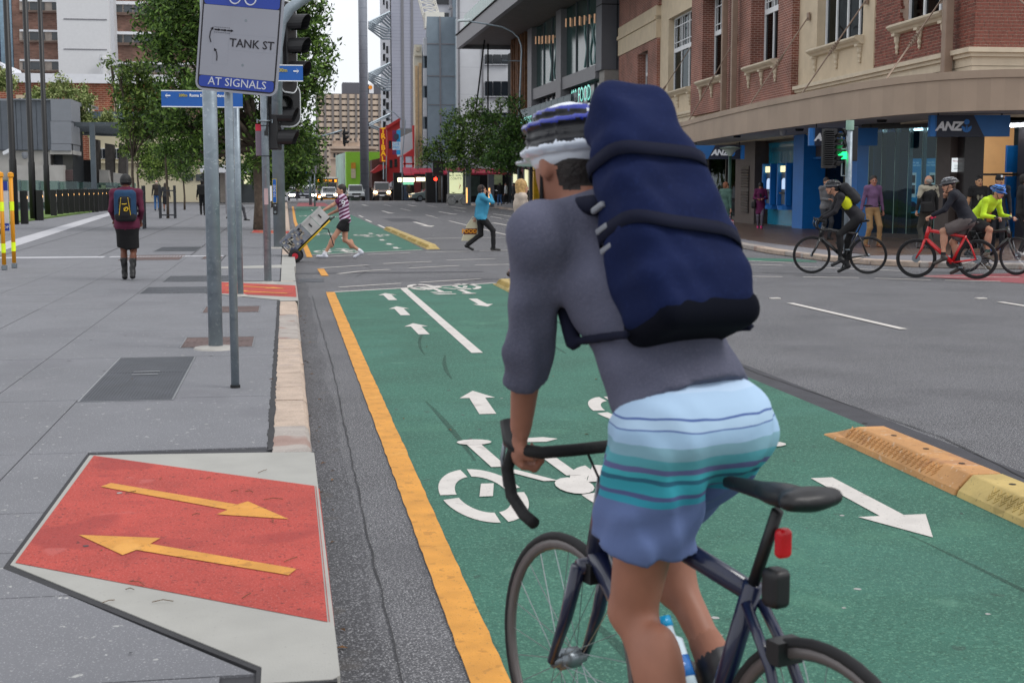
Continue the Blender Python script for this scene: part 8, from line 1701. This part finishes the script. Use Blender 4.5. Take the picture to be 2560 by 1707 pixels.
R2 = np.array(Matrix(((1,0,0),(0, J['fwd'][1], J['sp'][1]),(0, J['fwd'][2], J['sp'][2])))); bk = bag('backpack', 'dark grey rucksack on the cyclist in black', pp[0], [BX(c, (.15,.08,.22), .06, 0, .02, R2, fold=.006), BX(c-J['fwd']*.06-J['sp']*.05, (.1,.05,.12), .04, 0, .02, R2)], [cloth('#232428')], .013, cat='backpack')
b, pp = cyc('man in navy jumper and grey shorts riding the red bicycle, hand raised to his face', 'bright red hybrid bicycle with flat bars and thick black tyres', 2441, 699, 2316, 696, 1.76, dict(col='#c8171f', flat=True, tw=.02, rimc='#1a1a1c', grip='#c8174a', fs=1.5, crank=25, bar=(.80,1.02), head=(.80,.88), disc=True),
  dict(skin='fair', top='#11131f', bottom='#5b5352', shoe='#3b3531', hair='#3a2c22', style='short', legs='longshorts', pelvis=(0,.16,.99), lean=.52, ank=((-.11,.54,.38),(.11,.28,.21)), hands=((-.24,.78,1.05),(.06,.56,1.40)), epl=(-.5,-.3,-1), epr=(.7,.1,-1), head=(.25,-.15,0), vox=NEAR, mats=dict(x7='#15151a'), curl=1.3, bulk=1.05))
helmet(pp[0], pp[1], ['#26272b', '#8e9196', '#2f3034'], dark='#3a3b3f'); J = pp[1]
b, pp = cyc('cyclist in fluorescent yellow jacket and blue helmet riding right at the picture edge', 'black bicycle with pannier under the cyclist in the yellow jacket', 2415, 682, 2556, 690, 1.72, dict(col='#1c1d20', flat=True, tw=.018, rimc='#3a3b3e', fs=1.4, crank=-40, bar=(.80,1.0), disc=True),
  dict(skin='fair', top='#b9dc2a', bottom='#17181c', shoe='#5f584c', hair='#2a1d15', style='short', legs='longshorts', pelvis=(0,.12,1.0), lean=.82, ank=((-.11,.30,.20),(.11,.50,.38)), hands=((-.24,.76,1.03),(.24,.76,1.03)), epl=(-.5,-.3,-1), epr=(.5,-.3,-1), head=(0,-.25,0), vox=NEAR, mats=dict(x7='#1f4a46'), curl=1.2, bulk=1.08))
helmet(pp[0], pp[1], ['#1668c9', '#3a8be0', '#1d5fb0'], dark='#0d2a55')
pn = thing('pannier_bag', 'black pannier bag with reflective strip on the rear rack of the edge bicycle', 'bag', pp[0].location, pp[0].rotation_euler.z); sdf_mesh('body', [BX((.14,-.02,.60),(.07,.17,.16),.04,0,.02), BX((-.14,-.02,.60),(.07,.17,.16),.04,0,.02)], [cloth('#141518')], .015, pn); g = MB(); g.box(.215,.222,-.04,-.01,.48,.72); g.build('reflective_strip', M_buck, pn)
# bicycle wheel seen beside the rider's backpack
bicycle('road bicycle mostly hidden behind the foreground cyclist, front wheel showing', (P(1690, 660, 0).x, P(1690, 660, 0).y, .008), face_to(.98, -.1), '#22242a', rimc='#2a2b2e')
# ---- people on the left plaza and far footpaths
person('bald man in brown leather jacket and jeans walking away on the plaza', P(393, 527, Z1), .1, 1.76, 'fair', '#2e2825', '#3b6aa0', '#2a1f1a', '#b0a8a0', 'balding', ank=((-.1,.12,.09),(.1,-.12,.13)), vox=.018)
PZ = person('woman in dark jacket and skirt walking beside the bald man', P(415, 529, Z1), .1, 1.62, 'tan', '#2b2c30', '#2a2b30', '#1b1b1d', '#3a2c24', 'bob', 'long', 'skirt', vox=.018); bag('carrier_bag', 'white, orange and green shopping bag between the couple on the plaza', PZ[0], [BX((-.3,.0,.62),(.05,.15,.2),.03,0,.02), C((-.3,0,.82),(-.28,.03,.9),.012,None,0,.01)], [mat('bag_white_green', '#c9cfc4', .6, speck=[(5, .58, '#d07a3a', .8), (4, .6, '#3f8f6a', .8)])], .018)
PX = person('man in black walking away with a large black backpack, left of the grey pillar', P(507, 538, Z1), .05, 1.76, 'tan', '#141418', '#17181c', '#101012', '#0f0d0d', 'short', ank=((-.08,.1,.09),(.08,-.1,.13)), vox=.017); bag('backpack', 'large black backpack on the man in black', PX[0], [BX((0,-.22,1.22),(.19,.11,.27),.08,0,.02)], [cloth('#121214')], .017, cat='backpack')
person('person in dark suit behind the thick grey pole', P(528, 536, Z1), .2, 1.74, 'tan', '#11141f', '#151619', '#101012', '#151010', 'short', ank=walk(.1), vox=.018)
PS_ = person('striding person in grey trousers behind the poles', P(592, 552, Z1), -HP, 1.74, 'tan', '#3b4468', '#4a4a50', '#101012', '#151010', 'short', ank=((-.09,.36,.09),(.09,-.36,.16)), vox=.016); bag('shoulder_bag', 'pale blue bag carried by the striding person', PS_[0], [EL((-.25,-.1,.98),(.08,.12,.16),0)], [mat('pale_blue_bag', '#6f9cb0', .5)], .017)
for k, (u, v, c1, c2, lab) in enumerate([(607,502,'#3b3f6e','#2b2b33','person in violet top at the left of the far group by the tree trunk'),(620,505,'#15151a','#15151a','woman in long black dress with a green bag in the far group'),(636,503,'#2b2b30','#1f1f26','person in dark clothes at the right of the far group')]):
    person(lab, P(u, v, Z1), -HP*.5*k, 1.66, 'tan', c1, c2, '#151515', '#151010', ['short','long','short'][k], 'short' if k else 'long', ['trousers','skirt','trousers'][k], vox=.024)
bag('carrier_bag', 'small lime green bag held low by the woman in black', bpy.context.scene.objects['person'], [EL((0,0,0),(.001,.001,.001))], [M_dark]) if 0 else None
t = thing('carrier_bag', 'small lime green carrier bag beside the far group', 'bag', P(611, 500, Z1)); sdf_mesh('sack', [BX((0,-.1,.32),(.14,.06,.2),.05,0,.02)], [mat('lime_bag', '#6fae2a', .6)], .03, t)
person('man with dark hair beyond the bollards, only head and shoulders showing', P(226, 511, Z1), .5, 1.62, 'tan', '#3a4a66', '#22242a', '#111111', '#16110f', 'short', vox=.022)
for k, (u, v, c1, c2, lab) in enumerate([(1250,514,'#15161a','#3d5f8f','person in black top and jeans walking away by the food hall'),(1265,511,'#b8bcc4','#1a1c22','person in pale shirt and dark trousers by the food hall'),(1285,513,'#2a2c30','#16171b','person in grey top and black leggings by the food hall'),(1022,498,'#3a3532','#2a2a2e','person on the far corner near the lit signs'),(1038,497,'#5a4a44','#26262b','person in brown beside the far red awning')]):
    person(lab, P(u, v, .1), .2+k, 1.7, 'tan', c1, c2, '#151515', '#1a1310', ['short','short','long','short','bob'][k], 'long', 'trousers', ank=walk(.15), vox=.026)
bp_, pp = cyc('cyclist in beige jacket riding away far along the green lane', 'bicycle of the beige-jacketed cyclist far along the green lane', 745, 503, 744.6, 499.5, 1.76, dict(col='#2a2c30', flat=True, bar=(.80,1.0)), dict(skin='fair', top='#a08c72', bottom='#4a3f52', shoe='#222222', hair='#5a4636', style='short', legs='trousers', pelvis=(0,.12,1.0), lean=.2, ank=((-.11,.40,.2),(.11,.5,.42)), hands=((-.26,.74,1.03),(.26,.74,1.03)), vox=.024))
bicycle('white bicycle leaning by the advertising panel', (xat(1128, 101.5), 101.3, .1), -HP+.05, '#b9bcc0', wb=1.02)
# ---- vehicles
M_tyre2 = M_tyre; M_cgl = mat('car_glass', '#1d2328', .08, var=.2, ns=2, coat=.4); M_hl = mat('headlight_lit', '#ffffff', .2, emit=('#fff3d6', 28)); M_hly = mat('headlight_warm', '#fff0d0', .2, emit=('#ffd08a', 26)); M_amb = mat('amber_lit', '#ffb030', .3, emit=('#ff9a18', 1.3))
def car(label, cat, x, y, rz, L_, W_, H_, col, kind='sedan', lights=None, name='car'):
    t = thing(name, label, cat, (x, y, gz(y)), rz); m = mat('car_'+col.strip('#'), col, .3, metal=.2, var=.03, coat=.6)
    k = {'sedan': ([(-.5,.22),(-.5,.5),(-.47,.62),(-.30,.68),(.17,.66),(.42,.56),(.49,.48),(.5,.22)], [(-.36,.67),(-.22,.97),(.0,1.),(.10,.97),(.26,.65)]),
         'ute': ([(-.5,.3),(-.5,.58),(-.12,.6),(.2,.58),(.46,.55),(.5,.5),(.5,.26)], [(-.1,.58),(-.06,.98),(.08,1.),(.14,.97),(.24,.58)]),
         'van': ([(-.5,.2),(-.5,.55),(.36,.55),(.48,.48),(.5,.2)], [(-.5,.55),(-.48,.97),(-.4,1.),(.16,1.),(.22,.97),(.38,.54)])}[kind]
    def loft(pr_, w0, w1, nm, mm):
        g = MB(); n_ = len(pr_); zt = max(p[1] for p in pr_); zb = min(p[1] for p in pr_); vs = []
        for s in (-1, 1): vs += [(s*W_/2*(w0+(w1-w0)*(pz-zb)/(zt-zb)), py*L_, pz*H_) for py, pz in pr_]
        g.add(vs, [tuple(range(n_)), tuple(range(2*n_-1, n_-1, -1))]+[(i, n_+i, n_+(i+1)%n_, (i+1)%n_) for i in range(n_)]); o = g.build(nm, mm, t); bevel(o, .05, 3); return o
    loft(k[0], 1., .96, 'body', m); cab = loft(k[1], .92, .76, 'cabin', m); fr_ = k[1][-2:]; bk_ = k[1][:2]
    a, b = Vector((0, fr_[1][0]*L_, fr_[1][1]*H_)), Vector((0, fr_[0][0]*L_, fr_[0][1]*H_)); d = b-a; nn = Vector((0, d.z, -d.y)).normalized(); c = (a+b)/2+nn*.012; g = MB(); g.obox(c, (W_*.38,0,0), d*.42, nn*.006); g.build('windscreen', M_cgl, t)
    for s in (-1, 1):
        y0, y1, y2, y3 = k[1][0][0]*L_+.12, k[1][1][0]*L_+.08, fr_[0][0]*L_-.02, fr_[1][0]*L_-.22; zb, zt = k[1][0][1]*H_+.05, .94*H_; xs = lambda z: s*(W_/2*(.92-.16*(z-k[1][0][1]*H_)/(H_-k[1][0][1]*H_))+.012); ym = (y0+y3)/2-.1
        for (pa, pb, pc, pd) in (((y0,zb),(y1,zt),(ym-.04,zt),(ym-.04,zb)), ((ym+.04,zb),(ym+.04,zt),(y2,zt),(y3,zb))):
            g = MB(); q = [(xs(z), yy, z) for yy, z in (pa, pb, pc, pd)]; g.add(q, [(0,1,2,3),(3,2,1,0)]); g.build('side_window', M_cgl, t)
        g = MB(); g.box(min(s*W_*.47, s*W_*.56), max(s*W_*.47, s*W_*.56), y3-.1, y3+.05, zb, zb+.14); g.build('mirror', m, t)
        for yy in (-.31*L_, .33*L_): g = MB(); g.lathe([(.24,-.10),(.31,-.08),(.31,.08),(.24,.10)], (s*(W_/2-.08), yy, .31), 20, axis=0); o = g.build('wheel', M_tyre, t); g = MB(); g.lathe([(.2,-.108),(.08,-.112),(.08,.112),(.2,.108)], (s*(W_/2-.08), yy, .31), 14, axis=0); g.build('hubcap', M_mach, o)
        g = MB(); zh = .47*H_ if kind != 'ute' else .45*H_; g.box(min(s*W_*.28, s*W_*.46), max(s*W_*.28, s*W_*.46), .49*L_-.03, .5*L_+.015, zh-.1, zh+.06); g.build('headlight', lights or mat('lamp_glass', '#c9ced4', .1), t)
    g = MB(); g.box(-W_*.25, W_*.25, .49*L_, .5*L_+.012, .36*H_, .47*H_); g.box(-W_*.46, W_*.46, .49*L_, .5*L_+.03, .2*H_, .3*H_); g.build('grille', M_sig, t); g = MB(); g.box(-.26, .26, .5*L_+.03, .5*L_+.04, .25*H_, .33*H_); g.build('number_plate', M_signw, t)
    return t
car('silver-grey sedan waiting side-on behind the advertising panel', 'car', xat(1086, 133), 133, HP+.08, 4.8, 1.85, 1.47, '#6f7c7c')
car('white utility vehicle coming towards the camera in the middle lane', 'car', xat(888, 150), 150, math.pi, 4.8, 1.85, 1.75, '#c3c9c8', 'ute', name='utility_vehicle')
car('white hatchback partly hidden by the man in the jersey, warm headlights on', 'car', xat(822, 152), 152, math.pi, 4.3, 1.8, 1.5, '#c9ccd0', 'sedan', M_hly)
car('minivan with bright warm headlights and lit roof sign approaching', 'van', xat(954, 147), 147, math.pi-.05, 4.8, 1.9, 2.0, '#9a8f8f', 'van', M_hly, 'van')
car('car at the far left kerb with dazzling white headlights', 'car', xat(756, 155), 155, math.pi, 4.4, 3.2, 1.45, '#5a6070', 'sedan', M_hl)
bx_ = xat(818, 166); bus = thing('bus', 'white and yellow city bus approaching with amber lamps', 'bus', (bx_, 166, gz(166)-.2), math.pi); g = MB(); g.box(-1.25, 1.25, -12, 0, .35, 3.05); bevel(g.build('body', mat('bus_white', '#c9c6bd', .4), bus), .15, 3); g = MB(); g.box(-1.26, 1.26, -11.9, .012, .35, 1.05); bevel(g.build('yellow_skirt', mat('bus_yellow', '#d98f10', .4), bus), .1); g = MB(); g.box(-1.1, 1.1, -.02, .03, 1.1, 2.35); g.build('windscreen', M_cgl, bus); g = MB(); g.box(-1.15, 1.15, -.02, .035, 2.4, 2.85); g.build('destination_box', mat('bus_dest', '#4a3530', .4), bus); text('lettering', 'CITY 385', .3, M_amb, bus, (0, .05, 2.6), (HP, 0, math.pi))
for s in (-1, 1): g = MB(); g.box(s*1.0-.12, s*1.0+.12, 0, .05, 2.45, 2.75); g.build('amber_lamp', M_amb, bus); g = MB(); g.box(s*.9-.15, s*.9+.15, 0, .05, .6, .8); g.build('headlight', M_hly, bus); g = MB(); g.box(s*1.28-.02, s*1.28+.02, -.1, .02, .4, 2.9); g.build('yellow_edge', mat('bus_yellow', '#d98f10'), bus)
